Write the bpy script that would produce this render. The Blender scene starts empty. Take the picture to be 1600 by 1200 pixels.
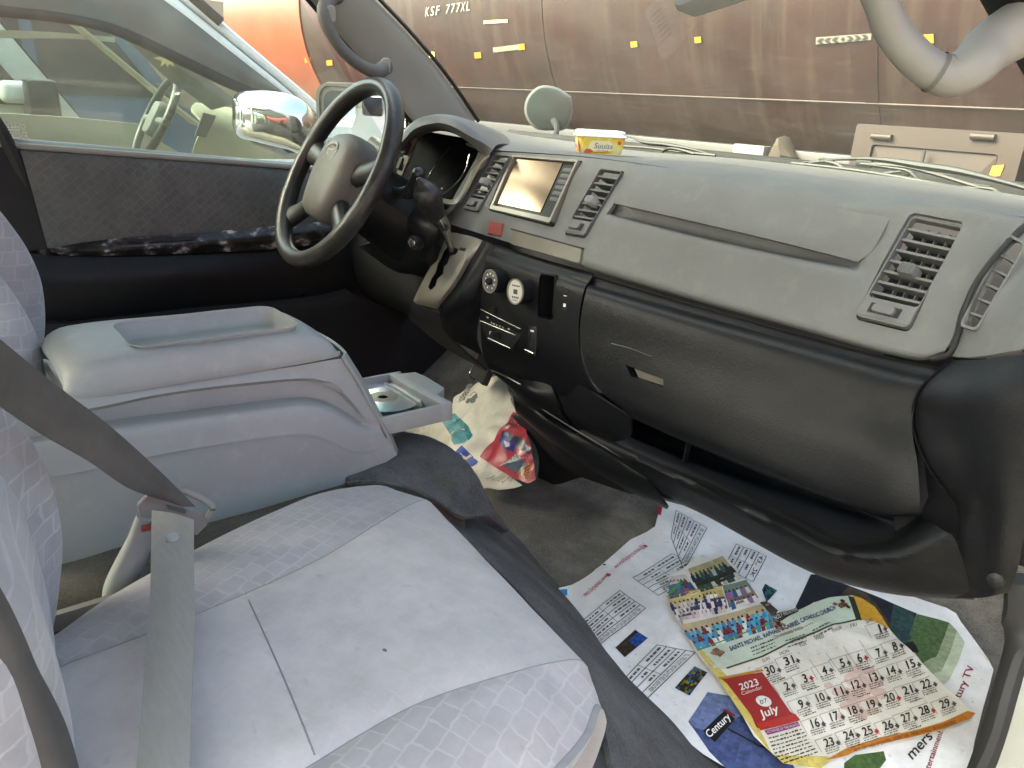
import bpy, bmesh, math, random
from mathutils import Vector, Matrix, noise, geometry

sc = bpy.context.scene
COL = sc.collection
R_ = math.radians
random.seed(7)

# ---------------------------------------------------------------- camera, sky, sun, exposure
FPX = 1200.0
_F = Vector((1600.0, -345.0, FPX)).normalized()          # van's forward axis, seen from the camera
_L = Vector((-1008.0, -500.0, FPX))
_L = (_L - _F * _L.dot(_F)).normalized()
AX, AY = -_L, _F
AZ = AX.cross(AY)
if AZ.y > 0:
    AZ = -AZ
CAM = Vector((0.94, 0.0, 0.85))
cam_d = bpy.data.cameras.new('camera')
cam = bpy.data.objects.new('camera', cam_d)
COL.objects.link(cam)
right = Vector((AX.x, AY.x, AZ.x)); down = Vector((AX.y, AY.y, AZ.y)); fwd = Vector((AX.z, AY.z, AZ.z))
M = Matrix((( right.x, -down.x, -fwd.x, CAM.x), (right.y, -down.y, -fwd.y, CAM.y), (right.z, -down.z, -fwd.z, CAM.z), (0, 0, 0, 1)))
cam.matrix_world = M
cam_d.sensor_width = 36.0
cam_d.lens = FPX / 1600.0 * 36.0
cam_d.clip_start = 0.02
cam_d.clip_end = 800.0
sc.camera = cam

SUN_EL, SUN_AZ = 40.0, 205.0        # azimuth clockwise from +Y (north)
w = bpy.data.worlds.new('World'); sc.world = w; w.use_nodes = True
nt = w.node_tree; nt.nodes.clear()
out = nt.nodes.new('ShaderNodeOutputWorld'); bg = nt.nodes.new('ShaderNodeBackground'); sky = nt.nodes.new('ShaderNodeTexSky')
sky.sky_type = 'NISHITA'; sky.sun_disc = False
sky.sun_elevation = R_(SUN_EL); sky.sun_rotation = R_(SUN_AZ)
sky.air_density = 0.4; sky.dust_density = 5.0; sky.ozone_density = 0.0
bg.inputs[1].default_value = 0.15
hz = nt.nodes.new('ShaderNodeMix'); hz.data_type = 'RGBA'; hz.blend_type = 'MULTIPLY'; hz.inputs[0].default_value = 1.0; hz.inputs[7].default_value = (.94, 1.0, .85, 1)   # hazy, dusty air
nt.links.new(sky.outputs[0], hz.inputs[6]); nt.links.new(hz.outputs[2], bg.inputs[0]); nt.links.new(bg.outputs[0], out.inputs[0])
sd = bpy.data.lights.new('sun', 'SUN'); sun = bpy.data.objects.new('sun', sd); COL.objects.link(sun)
sd.energy = 0.6; sd.angle = R_(30.0); sd.color = (1.0, 0.93, 0.84)
_s = Vector((math.sin(R_(SUN_AZ)) * math.cos(R_(SUN_EL)), math.cos(R_(SUN_AZ)) * math.cos(R_(SUN_EL)), math.sin(R_(SUN_EL))))
sun.rotation_euler = _s.to_track_quat('Z', 'Y').to_euler()
sun.location = (0, 0, 20)
vs = sc.view_settings
vs.view_transform = 'Standard'; vs.look = 'None'; vs.gamma = 1.0; vs.use_curve_mapping = False
vs.exposure = 3.75
sc.cycles.use_denoising = True
sc.cycles.max_bounces = 10; sc.cycles.diffuse_bounces = 5; sc.cycles.glossy_bounces = 4; sc.cycles.transparent_max_bounces = 16
sc.cycles.caustics_reflective = False; sc.cycles.caustics_refractive = False
sc.cycles.sample_clamp_indirect = 4.0

# ---------------------------------------------------------------- helpers
def U(px, py, x=None, y=None, z=None, pl=None):
    """the point of the place that stands behind a measured picture point, on the plane x=, y=, z= or pl=(point, normal)"""
    v = Vector((px - 800.0, py - 600.0, FPX))
    r = Vector((AX.dot(v), AY.dot(v), AZ.dot(v)))
    if pl is not None:
        t = (pl[0] - CAM).dot(pl[1]) / r.dot(pl[1])
    else:
        t = (x - CAM.x) / r.x if x is not None else ((y - CAM.y) / r.y if y is not None else (z - CAM.z) / r.z)
    return CAM + r * t

def cy(l): return [U(a, b, y=c) for a, b, c in l]
def cx(l): return [U(a, b, x=c) for a, b, c in l]
def cz(l): return [U(a, b, z=c) for a, b, c in l]
def V(*a): return Vector(a)

MATS = {}
class NT:
    def __init__(s, name):
        s.m = bpy.data.materials.new(name); s.m.use_nodes = True; s.t = s.m.node_tree; s.t.nodes.clear()
        s.o = s.n('ShaderNodeOutputMaterial')
    def n(s, k, **kw):
        q = s.t.nodes.new(k)
        for a, b in kw.items(): setattr(q, a, b)
        return q
    def l(s, a, b): s.t.links.new(a, b)
    def coord(s, scale=(1, 1, 1), rot=(0, 0, 0)):
        tc = s.n('ShaderNodeTexCoord'); mp = s.n('ShaderNodeMapping')
        mp.inputs['Scale'].default_value = scale; mp.inputs['Rotation'].default_value = rot
        s.l(tc.outputs['Object'], mp.inputs[0]); return mp.outputs[0]
    def noise(s, vec, scale, detail=3, rough=.55):
        q = s.n('ShaderNodeTexNoise'); q.inputs['Scale'].default_value = scale; q.inputs['Detail'].default_value = detail
        q.inputs['Roughness'].default_value = rough; s.l(vec, q.inputs['Vector']); return q.outputs['Fac']
    def ramp(s, fac, stops):
        q = s.n('ShaderNodeValToRGB'); e = q.color_ramp.elements
        while len(e) < len(stops): e.new(.5)
        for el, (p, c) in zip(e, stops): el.position = p; el.color = (*c, 1) if len(c) == 3 else c
        s.l(fac, q.inputs[0]); return q.outputs[0]
    def mix(s, fac, a, b):
        q = s.n('ShaderNodeMix', data_type='RGBA')
        for i, v in ((0, fac), (6, a), (7, b)):
            if hasattr(v, 'is_linked'): s.l(v, q.inputs[i])
            elif i == 0: q.inputs[0].default_value = v
            else: q.inputs[i].default_value = (*v, 1)
        return q.outputs[2]
    def bump(s, h, strength, dist=.001, nrm=None):
        q = s.n('ShaderNodeBump'); q.inputs['Strength'].default_value = strength; q.inputs['Distance'].default_value = dist
        s.l(h, q.inputs['Height'])
        if nrm: s.l(nrm, q.inputs['Normal'])
        return q.outputs[0]
    def bsdf(s, color=None, rough=.5, metal=0, spec=.5, normal=None, sheen=0, coat=0):
        b = s.n('ShaderNodeBsdfPrincipled')
        if color is not None:
            if hasattr(color, 'is_linked'): s.l(color, b.inputs['Base Color'])
            else: b.inputs['Base Color'].default_value = (*color, 1)
        if hasattr(rough, 'is_linked'): s.l(rough, b.inputs['Roughness'])
        else: b.inputs['Roughness'].default_value = rough
        b.inputs['Metallic'].default_value = metal; b.inputs['Specular IOR Level'].default_value = spec
        if sheen: b.inputs['Sheen Weight'].default_value = sheen; b.inputs['Sheen Roughness'].default_value = .4
        if coat: b.inputs['Coat Weight'].default_value = coat; b.inputs['Coat Roughness'].default_value = .08
        if normal: s.l(normal, b.inputs['Normal'])
        s.l(b.outputs[0], s.o.inputs[0]); return b

def plastic(name, c, rough=.5, grain=900, gstr=.12, var=.12, spec=.4, dust=None):
    t = NT(name); co = t.coord()
    big = t.noise(co, 9, 4); fine = t.noise(co, grain, 2)
    lo = tuple(v * (1 - var) for v in c); hi = tuple(v * (1 + var) for v in c)
    col = t.ramp(big, [(.3, lo), (.7, hi)])
    if dust:
        d = t.ramp(t.noise(co, 38, 6, .7), [(.52, (0, 0, 0)), (.75, (1, 1, 1))])
        col = t.mix(d, col, dust)
    r = t.n('ShaderNodeMapRange'); r.inputs[3].default_value = rough - .08; r.inputs[4].default_value = rough + .1
    t.l(t.noise(co, 24, 5, .65), r.inputs[0])
    t.bsdf(col, r.outputs[0], spec=spec, normal=t.bump(fine, gstr, .0006))
    MATS[name] = t.m; return t.m

def simple(name, c, rough=.5, metal=0, spec=.5, coat=0):
    t = NT(name); co = t.coord()
    col = t.ramp(t.noise(co, 30, 4), [(.3, tuple(v * .92 for v in c)), (.7, tuple(min(1, v * 1.06) for v in c))])
    t.bsdf(col, rough, metal, spec, coat=coat); MATS[name] = t.m; return t.m

def fabric(name, base, line, rot, scale, amount=1.0, axes='xy', sheen=.25):
    t = NT(name); tc = t.n('ShaderNodeTexCoord')
    sep = t.n('ShaderNodeSeparateXYZ'); t.l(tc.outputs['Object'], sep.inputs[0])
    cmb = t.n('ShaderNodeCombineXYZ')
    idx = {'x': 0, 'y': 1, 'z': 2}
    t.l(sep.outputs[idx[axes[0]]], cmb.inputs[0]); t.l(sep.outputs[idx[axes[1]]], cmb.inputs[1])
    mp = t.n('ShaderNodeMapping'); mp.inputs['Rotation'].default_value = (0, 0, rot); t.l(cmb.outputs[0], mp.inputs[0])
    wob = t.n('ShaderNodeTexNoise'); wob.inputs['Scale'].default_value = 55; wob.inputs['Detail'].default_value = 2
    t.l(mp.outputs[0], wob.inputs['Vector'])
    va = t.n('ShaderNodeVectorMath', operation='MULTIPLY_ADD'); va.inputs[1].default_value = (.009, .009, 0)
    t.l(wob.outputs['Color'], va.inputs[0]); t.l(mp.outputs[0], va.inputs[2])
    br = t.n('ShaderNodeTexBrick'); br.offset = .5; br.squash = .8; br.squash_frequency = 3
    br.inputs['Color1'].default_value = (.15, .15, .15, 1); br.inputs['Color2'].default_value = (.55, .55, .55, 1); br.inputs['Mortar'].default_value = (1, 1, 1, 1)
    br.inputs['Scale'].default_value = scale; br.inputs['Mortar Size'].default_value = .035; br.inputs['Mortar Smooth'].default_value = .6
    br.inputs['Brick Width'].default_value = .55; br.inputs['Row Height'].default_value = .42
    t.l(va.outputs[0], br.inputs['Vector'])
    obj = tc.outputs['Object']
    worn = t.ramp(t.noise(obj, 14, 5, .6), [(.3, (.25, .25, .25)), (.62, (1, 1, 1))])
    fac = t.n('ShaderNodeMath', operation='MULTIPLY'); t.l(br.outputs['Color'], fac.inputs[0]); t.l(worn, fac.inputs[1])
    f2 = t.n('ShaderNodeMath', operation='MULTIPLY'); f2.inputs[1].default_value = amount; t.l(fac.outputs[0], f2.inputs[0])
    nap = t.ramp(t.noise(obj, 26, 6, .7), [(.3, tuple(v * .86 for v in base)), (.7, tuple(v * 1.1 for v in base))])
    nap = t.mix(t.ramp(t.noise(obj, 5, 5, .6), [(.45, (0, 0, 0)), (.7, (.5, .5, .5))]), nap, tuple(v * .78 for v in base))
    nap = t.mix(t.ramp(t.noise(obj, 48, 2, .5), [(.70, (0, 0, 0)), (.78, (.45, .45, .45))]), nap, tuple(v * .6 for v in base))
    col = t.mix(f2.outputs[0], nap, line)
    fuzz = t.noise(obj, 1400, 2)
    bmp = t.bump(fuzz, .25, .0008, t.bump(br.outputs['Color'], .25 * amount, .001))
    t.bsdf(col, .9, spec=.15, sheen=sheen, normal=bmp); MATS[name] = t.m; return t.m

def carpet(name, c1, c2, c3):
    t = NT(name); co = t.coord()
    f = t.noise(co, 300, 4, .8); b = t.noise(co, 9, 5, .65)
    col = t.ramp(f, [(.3, c1), (.6, c2), (.8, c3)])
    dusty = t.ramp(b, [(.45, (0, 0, 0)), (.75, (.55, .55, .55))])
    col = t.mix(dusty, col, tuple(v * 1.15 for v in c3))
    t.bsdf(col, 1.0, spec=.05, sheen=.15, normal=t.bump(t.noise(co, 260, 4, .75), .9, .004)); MATS[name] = t.m

def glass(name, tint, dust=.0, dustc=(.5, .5, .46), gloss=.6, streak=False):
    t = NT(name); co = t.coord()
    tr = t.n('ShaderNodeBsdfTransparent'); tr.inputs[0].default_value = (*tint, 1)
    gl = t.n('ShaderNodeBsdfGlossy'); gl.inputs['Roughness'].default_value = .02
    fr = t.n('ShaderNodeFresnel'); fr.inputs['IOR'].default_value = 1.45
    fm = t.n('ShaderNodeMath', operation='MULTIPLY'); fm.inputs[1].default_value = gloss; t.l(fr.outputs[0], fm.inputs[0])
    mx = t.n('ShaderNodeMixShader'); t.l(fm.outputs[0], mx.inputs[0]); t.l(tr.outputs[0], mx.inputs[1]); t.l(gl.outputs[0], mx.inputs[2])
    last = mx.outputs[0]
    if dust:
        df = t.n('ShaderNodeBsdfDiffuse'); df.inputs[0].default_value = (*dustc, 1)
        tl = t.n('ShaderNodeBsdfTranslucent'); tl.inputs[0].default_value = (*dustc, 1)
        ad = t.n('ShaderNodeMixShader'); ad.inputs[0].default_value = .5; t.l(df.outputs[0], ad.inputs[1]); t.l(tl.outputs[0], ad.inputs[2])
        n1 = t.noise(co, 5, 6, .65)
        fac = t.ramp(n1, [(.3, (dust * .45,) * 3), (.72, (dust * 1.6,) * 3)])
        if streak:
            co2 = t.coord((3, 3, 60), (0, .5, .6))
            s2 = t.ramp(t.noise(co2, 5, 4, .6), [(.56, (0, 0, 0)), (.72, (dust * .75,) * 3)])
            sp = t.ramp(t.noise(co, 210, 2, .5), [(.74, (0, 0, 0)), (.8, (dust * 1.2,) * 3)])
            a1 = t.n('ShaderNodeMath', operation='ADD'); t.l(fac, a1.inputs[0]); t.l(s2, a1.inputs[1])
            a2 = t.n('ShaderNodeMath', operation='ADD', use_clamp=True); t.l(a1.outputs[0], a2.inputs[0]); t.l(sp, a2.inputs[1])
            fac = a2.outputs[0]
        m2 = t.n('ShaderNodeMixShader'); t.l(fac, m2.inputs[0]); t.l(last, m2.inputs[1]); t.l(ad.outputs[0], m2.inputs[2]); last = m2.outputs[0]
    t.l(last, t.o.inputs[0]); MATS[name] = t.m

def ink(name, rough=.45, spec=.4):
    t = NT(name); a = t.n('ShaderNodeVertexColor', layer_name='ink')
    co = t.coord(); sm = t.ramp(t.noise(co, 7, 6, .7), [(.42, (.80, .79, .76)), (.62, (1, 1, 1))]); sp = t.ramp(t.noise(co, 120, 3, .6), [(.28, (.75, .73, .70)), (.36, (1, 1, 1))])
    m1 = t.n('ShaderNodeMix', data_type='RGBA', blend_type='MULTIPLY'); m1.inputs[0].default_value = 1; t.l(a.outputs[0], m1.inputs[6]); t.l(sm, m1.inputs[7])
    m2 = t.n('ShaderNodeMix', data_type='RGBA', blend_type='MULTIPLY'); m2.inputs[0].default_value = 1; t.l(m1.outputs[2], m2.inputs[6]); t.l(sp, m2.inputs[7])
    t.bsdf(m2.outputs[2], rough, spec=spec); MATS[name] = t.m

# ------------------------------------------------ mesh building
def resample(pts, n):
    pts = [Vector(p) for p in pts]
    if len(pts) == 2: return [pts[0].lerp(pts[1], i / (n - 1)) for i in range(n)]
    dense = []
    P = [pts[0] * 2 - pts[1]] + pts + [pts[-1] * 2 - pts[-2]]
    for i in range(1, len(P) - 2):
        p0, p1, p2, p3 = P[i - 1:i + 3]
        t0 = 0; t1 = t0 + max(1e-6, (p1 - p0).length) ** .5; t2 = t1 + max(1e-6, (p2 - p1).length) ** .5; t3 = t2 + max(1e-6, (p3 - p2).length) ** .5
        for k in range(14):
            t = t1 + (t2 - t1) * k / 14
            a1 = p0 * ((t1 - t) / (t1 - t0)) + p1 * ((t - t0) / (t1 - t0)); a2 = p1 * ((t2 - t) / (t2 - t1)) + p2 * ((t - t1) / (t2 - t1)); a3 = p2 * ((t3 - t) / (t3 - t2)) + p3 * ((t - t2) / (t3 - t2))
            b1 = a1 * ((t2 - t) / (t2 - t0)) + a2 * ((t - t0) / (t2 - t0)); b2 = a2 * ((t3 - t) / (t3 - t1)) + a3 * ((t - t1) / (t3 - t1))
            dense.append(b1 * ((t2 - t) / (t2 - t1)) + b2 * ((t - t1) / (t2 - t1)))
    dense.append(pts[-1])
    d = [0.0]
    for a, b in zip(dense, dense[1:]): d.append(d[-1] + (b - a).length)
    o = []; j = 0
    for i in range(n):
        s = d[-1] * i / (n - 1)
        while j < len(d) - 2 and d[j + 1] < s: j += 1
        f = (s - d[j]) / max(1e-9, d[j + 1] - d[j]); o.append(dense[j].lerp(dense[j + 1], min(1, max(0, f))))
    return o

def loft(bm, curves, nu=32, nv=24, lin=False):
    C = [resample(c, nu) for c in curves]
    g = []
    if lin: rows = C
    else:
        cols = [resample([c[i] for c in C], nv) for i in range(nu)]
        rows = [[cols[i][j] for i in range(nu)] for j in range(nv)]
    for r in rows: g.append([bm.verts.new(p) for p in r])
    for j in range(len(g) - 1):
        for i in range(nu - 1): bm.faces.new((g[j][i], g[j][i + 1], g[j + 1][i + 1], g[j + 1][i]))
    return g

def tube(bm, pts, rad, n=14, samples=40, ell=1.0, updir=None, caps=True, closed=False):
    """swept round (or elliptical) bar; rad is one number or a list along it"""
    P = resample(pts, samples) if samples else [Vector(p) for p in pts]
    m = len(P); rings = []
    up = updir or Vector((0, 0, 1))
    for i, p in enumerate(P):
        a = P[(i - 1) % m] if closed else P[max(0, i - 1)]; b = P[(i + 1) % m] if closed else P[min(m - 1, i + 1)]
        t = (b - a).normalized()
        s = t.cross(up)
        if s.length < 1e-4: s = t.cross(Vector((1, 0, 0)))
        s.normalize(); q = s.cross(t).normalized()
        if isinstance(rad, (list, tuple)):
            f = i / (m - 1) * (len(rad) - 1); k = min(int(f), len(rad) - 2); r = rad[k] + (rad[k + 1] - rad[k]) * (f - k)
        else: r = rad
        rings.append([bm.verts.new(p + s * (math.cos(2 * math.pi * k / n) * r) + q * (math.sin(2 * math.pi * k / n) * r * ell)) for k in range(n)])
    rr = list(zip(rings, rings[1:])) + ([(rings[-1], rings[0])] if closed else [])
    for a, b in rr:
        for k in range(n): bm.faces.new((a[k], a[(k + 1) % n], b[(k + 1) % n], b[k]))
    if caps and not closed: bm.faces.new(rings[0][::-1]); bm.faces.new(rings[-1])

class Fr:
    """a local frame: origin, unit axes u, v, and normal n = u x v"""
    def __init__(s, o, u, v):
        s.o = Vector(o); s.u = Vector(u).normalized(); v = Vector(v); s.n = s.u.cross(v).normalized(); s.v = s.n.cross(s.u)
    def p(s, a, b, c=0): return s.o + s.u * a + s.v * b + s.n * c

class Q:
    """a bilinear panel spanned by four corners (bottom left, bottom right, top right, top left), normal towards the cabin"""
    def __init__(s, bl, br, tr, tl):
        s.c = [Vector(q) for q in (bl, br, tr, tl)]
        s.n = ((s.c[1] - s.c[0]) + (s.c[2] - s.c[3])).cross((s.c[3] - s.c[0]) + (s.c[2] - s.c[1])).normalized()
    def p(s, a, b, d=0):
        bl, br, tr, tl = s.c
        return bl.lerp(br, a).lerp(tl.lerp(tr, a), b) + s.n * d

def rrect(x0, x1, y0, y1, rx, ry=None, seg=5):
    ry = ry or rx; o = []
    for cx_, cy_, a0 in ((x1 - rx, y0 + ry, -90), (x1 - rx, y1 - ry, 0), (x0 + rx, y1 - ry, 90), (x0 + rx, y0 + ry, 180)):
        for k in range(seg + 1):
            a = R_(a0 + 90 * k / seg); o.append((cx_ + rx * math.cos(a), cy_ + ry * math.sin(a)))
    return o

def prism(bm, F, pts, d0, d1, inset=0.0):
    """extrude a 2-D outline on frame F between two depths, optional inset rim at the top; F is Fr or Q"""
    n = len(pts); cxm = sum(p[0] for p in pts) / n; cym = sum(p[1] for p in pts) / n
    lv = [(pts, d0), (pts, d1)]
    if inset:
        q = [(cxm + (p[0] - cxm) * (1 - inset), cym + (p[1] - cym) * (1 - inset)) for p in pts]
        lv = [(pts, d0), (pts, d1 - (d1 - d0) * .25), (q, d1)]
    rings = [[bm.verts.new(F.p(p[0], p[1], d)) for p in ps] for ps, d in lv]
    for a, b in zip(rings, rings[1:]):
        for k in range(n): bm.faces.new((a[k], a[(k + 1) % n], b[(k + 1) % n], b[k]))
    bm.faces.new(rings[0][::-1]); bm.faces.new(rings[-1])

def ringprism(bm, F, po, pi, d0, d1):
    n = len(po)
    A = [[bm.verts.new(F.p(p[0], p[1], d)) for p in ps] for ps, d in ((po, d0), (po, d1), (pi, d1), (pi, d0))]
    for a, b in ((0, 1), (1, 2), (2, 3), (3, 0)):
        for k in range(n): bm.faces.new((A[a][k], A[a][(k + 1) % n], A[b][(k + 1) % n], A[b][k]))

def qbox(bm, F, a0, a1, b0, b1, d0, d1):
    prism(bm, F, [(a0, b0), (a1, b0), (a1, b1), (a0, b1)], d0, d1)

def circ(r, n=28, cx_=0, cy_=0, ry=None): return [(cx_ + r * math.cos(2 * math.pi * k / n), cy_ + (ry or r) * math.sin(2 * math.pi * k / n)) for k in range(n)]

def box(bm, c, s, bev=0, rot=None, seg=2):
    r = bmesh.ops.create_cube(bm, size=1.0)
    vs_ = r['verts']
    bmesh.ops.scale(bm, vec=s, verts=vs_)
    if bev:
        es = {e for v in vs_ for e in v.link_edges}
        res = bmesh.ops.bevel(bm, geom=list(es), offset=bev, segments=seg, affect='EDGES', profile=.5)
        vs_ = list({v for f in res['faces'] for v in f.verts} | {v for v in vs_ if v.is_valid})
    if rot is not None: bmesh.ops.rotate(bm, cent=(0, 0, 0), matrix=rot.to_3x3(), verts=vs_)
    bmesh.ops.translate(bm, vec=c, verts=vs_)

def ellipsoid(bm, c, r, rot=None, u=28, v=16):
    s = bmesh.ops.create_uvsphere(bm, u_segments=u, v_segments=v, radius=1)['verts']
    bmesh.ops.scale(bm, vec=r, verts=s)
    if rot is not None: bmesh.ops.rotate(bm, cent=(0, 0, 0), matrix=rot.to_3x3(), verts=s)
    bmesh.ops.translate(bm, vec=c, verts=s)

def shell(bm, t, toward=None):
    """give an open sheet a real thickness t on the side away from the seats"""
    toward = Vector(toward) if toward is not None else Vector((.35, -.1, 1.0))
    bm.normal_update()
    if sum(f.normal.dot(toward - f.calc_center_median()) for f in bm.faces) < 0: bmesh.ops.reverse_faces(bm, faces=bm.faces)
    bm.normal_update()
    fs = list(bm.faces); vs_ = list(bm.verts); be = [(e.verts[0], e.verts[1], e.link_loops[0].vert is e.verts[0]) for e in bm.edges if len(e.link_faces) == 1]
    m = {v: bm.verts.new(v.co - v.normal * t) for v in vs_}
    for f in fs: bm.faces.new([m[v] for v in reversed(f.verts)])
    for a, b, fw in be:
        bm.faces.new((b, a, m[a], m[b]) if fw else (a, b, m[b], m[a]))
    bm.normal_update()

def setp(o, parent):
    if parent is not None:
        o.parent = parent
        L = parent.location if parent.type == 'EMPTY' else Vector((0, 0, 0))
        o.matrix_parent_inverse = Matrix.Translation(-L)

def obj(name, bm, mat, parent=None, smooth=True, angle=38, thick=0.0, cut=None, bevel=0.0, recalc=True, toward=None):
    if recalc: bmesh.ops.recalc_face_normals(bm, faces=bm.faces)
    if thick: shell(bm, thick, toward)
    me = bpy.data.meshes.new(name); bm.to_mesh(me); bm.free()
    o = bpy.data.objects.new(name, me); COL.objects.link(o)
    ms = mat if isinstance(mat, (list, tuple)) else [mat]
    for m in ms: me.materials.append(MATS[m] if isinstance(m, str) else m)
    tmp = []
    if cut:
        for cb in cut:
            bmesh.ops.recalc_face_normals(cb, faces=cb.faces)
            cm = bpy.data.meshes.new('cutter'); cb.to_mesh(cm); cb.free()
            co = bpy.data.objects.new('cutter', cm); COL.objects.link(co); tmp.append(co)
            md = o.modifiers.new('cut', 'BOOLEAN'); md.operation = 'DIFFERENCE'; md.solver = 'EXACT'; md.object = co
    if bevel:
        md = o.modifiers.new('bevel', 'BEVEL'); md.width = bevel; md.segments = 2; md.limit_method = 'ANGLE'; md.angle_limit = R_(45); md.harden_normals = False
    if cut or bevel:
        dg = bpy.context.evaluated_depsgraph_get(); dg.update()
        m2 = bpy.data.meshes.new_from_object(o.evaluated_get(dg)); m2.name = name
        o.modifiers.clear(); o.data = m2; bpy.data.meshes.remove(me); me = m2
        for co in tmp:
            cm = co.data; bpy.data.objects.remove(co); bpy.data.meshes.remove(cm)
    if smooth:
        me.polygons.foreach_set('use_smooth', [True] * len(me.polygons))
        me.set_sharp_from_angle(angle=R_(angle))
    setp(o, parent)
    return o

def thing(name, label, cat, loc=(0, 0, 0), group=None):
    o = bpy.data.objects.new(name, None); COL.objects.link(o); o.location = loc; o.empty_display_size = .05
    o['label'] = label; o['category'] = cat
    if group: o['group'] = group
    return o

def tag(o, label, cat, group=None):
    o['label'] = label; o['category'] = cat
    if group: o['group'] = group
    return o

def B(): return bmesh.new()

# ---------------------------------------------------------------- materials
plastic('grey_plastic', (.132, .134, .128), .55, 520, .5, .07, spec=.3, dust=(.155, .155, .144))
plastic('grey_plastic_dark', (.105, .108, .106), .5, 900, .15)
plastic('console_grey', (.285, .302, .294), .5, 1300, .16, .06, spec=.35, dust=(.335, .34, .325))
plastic('warm_grey_trim', (.12, .109, .086), .42, 1200, .1)
plastic('black_plastic', (.0058, .0062, .0072), .43, 340, .6, .15, spec=.25, dust=(.0115, .0115, .0112))
plastic('black_smooth', (.014, .014, .015), .35, 1500, .06, .1)
plastic('black_matte', (.012, .012, .013), .75, 900, .2)
plastic('wheel_black', (.018, .0175, .0165), .34, 900, .16, .2, dust=(.045, .042, .036))
plastic('hub_grey', (.092, .087, .075), .5, 500, .35, .15)
plastic('pillar_grey', (.27, .274, .247), .6, 900, .12, .06)
plastic('handle_beige', (.215, .21, .19), .55, 900, .1, .08)
plastic('headliner', (.4, .39, .37), .9, 300, .3)
simple('chrome', (.85, .85, .86), .08, 1)
simple('chrome_dark', (.4, .39, .37), .2, 1)
simple('void_black', (.003, .003, .003), .8, 0, .1)
simple('silver_bezel', (.24, .225, .185), .36, .35)
simple('red_switch', (.25, .045, .035), .4)
simple('white_body', (.72, .73, .745), .3, 0, .5, .4)
simple('mirror_glass', (.9, .9, .9), .01, 1)
simple('screen', (.36, .27, .185), .22, 1)  # warm tone of the reflection on the display, painted into its metal colour
simple('dusty_mirror', (.07, .085, .08), .22, .6)
simple('rubber', (.012, .012, .012), .7)
simple('white_mark', (.75, .75, .72), .5)
simple('cream_dial', (.55, .53, .45), .5)
fabric('seat_fabric', (.36, .335, .335), (.50, .478, .46), R_(62), 24, .6, 'xy')
fabric('seat_center', (.45, .418, .405), (.52, .495, .475), R_(62), 24, .22, 'xy')
fabric('back_fabric', (.36, .355, .36), (.50, .50, .50), R_(8), 24, .9, 'yz')
fabric('door_fabric', (.105, .112, .105), (.17, .174, .164), R_(-38), 30, .8, 'yz', .1)
simple('seam_thread', (.22, .215, .22), .8)
fabric('seat_side', (.27, .265, .265), (.3, .295, .295), R_(62), 24, .1, 'xy')
fabric('seat_center_pale', (.495, .464, .446), (.54, .515, .49), R_(62), 24, .2, 'xy')
carpet('floor_carpet', (.06, .055, .047), (.15, .138, .117), (.3, .277, .238))
carpet('grey_carpet', (.03, .03, .03), (.085, .085, .083), (.2, .197, .187))
carpet('tan_carpet', (.05, .045, .035), (.09, .082, .066), (.15, .14, .115))
glass('windscreen_glass', (.80, .82, .76), .13, (.36, .38, .31), .025, True)
glass('window_glass', (.70, .80, .73), .05, (.5, .52, .46), .8)
glass('far_glass', (.62, .69, .62), .09, (.34, .36, .31), .8)

t = NT('belt_web'); co = t.coord((1, 1, 1)); wv = t.n('ShaderNodeTexWave'); wv.inputs['Scale'].default_value = 420; wv.inputs['Distortion'].default_value = .5
t.l(co, wv.inputs[0]); col = t.ramp(t.noise(t.coord((6, 40, 6)), 9, 5, .7), [(.3, (.245, .238, .21)), (.7, (.285, .278, .245))])
t.bsdf(col, .6, spec=.35, normal=t.bump(wv.outputs['Fac'], .25, .0006)); MATS['belt_web'] = t.m
t = NT('belt_dark'); co = t.coord(); col = t.ramp(t.noise(co, 12, 5, .65), [(.35, (.06, .058, .054)), (.7, (.1, .096, .088))])
t.bsdf(col, .6, spec=.4, normal=t.bump(t.noise(t.coord((60, 60, 500)), 9, 2), .3, .0006)); MATS['belt_dark'] = t.m
# peeling camouflage-like arm strip of the door
t = NT('worn_strip'); co = t.coord((1, 1, 1.6)); col = t.ramp(t.noise(co, 30, 4, .6), [(.45, (.008, .008, .009)), (.56, (.05, .05, .052)), (.66, (.5, .51, .52))])
t.bsdf(col, .35); MATS['worn_strip'] = t.m
# rusty, streaked tank paint
t = NT('tank_paint'); co = t.coord()
st = t.noise(t.coord((2.2, .4, .10)), 6, 6, .7); bl = t.noise(t.coord((1, 1, 1.6)), 1.6, 6, .65)
c0 = t.ramp(bl, [(.3, (.012, .0036, .003)), (.55, (.021, .006, .0048)), (.75, (.033, .0135, .0095))])
c1 = t.mix(t.ramp(st, [(.5, (0, 0, 0)), (.78, (.55, .55, .55))]), c0, (.062, .048, .034))
t.bsdf(c1, .5, spec=.4, normal=t.bump(bl, .15, .02)); MATS['tank_paint'] = t.m
t = NT('tank_head'); co = t.coord(); c0 = t.ramp(t.noise(co, 2, 5, .6), [(.3, (.16, .036, .016)), (.7, (.21, .055, .028))]); t.bsdf(c0, .38, spec=.5); MATS['tank_head'] = t.m
t = NT('toolbox_paint'); co = t.coord(); c0 = t.ramp(t.noise(co, 3, 6, .65), [(.3, (.014, .0062, .0042)), (.7, (.022, .0105, .0072))]); t.bsdf(c0, .6); MATS['toolbox_paint'] = t.m
simple('amber', (.42, .18, .02), .35); simple('pale_yellow', (.6, .52, .16), .4); simple('off_white', (.15, .146, .125), .5); simple('stencil_white', (.36, .33, .27), .6)
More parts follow.
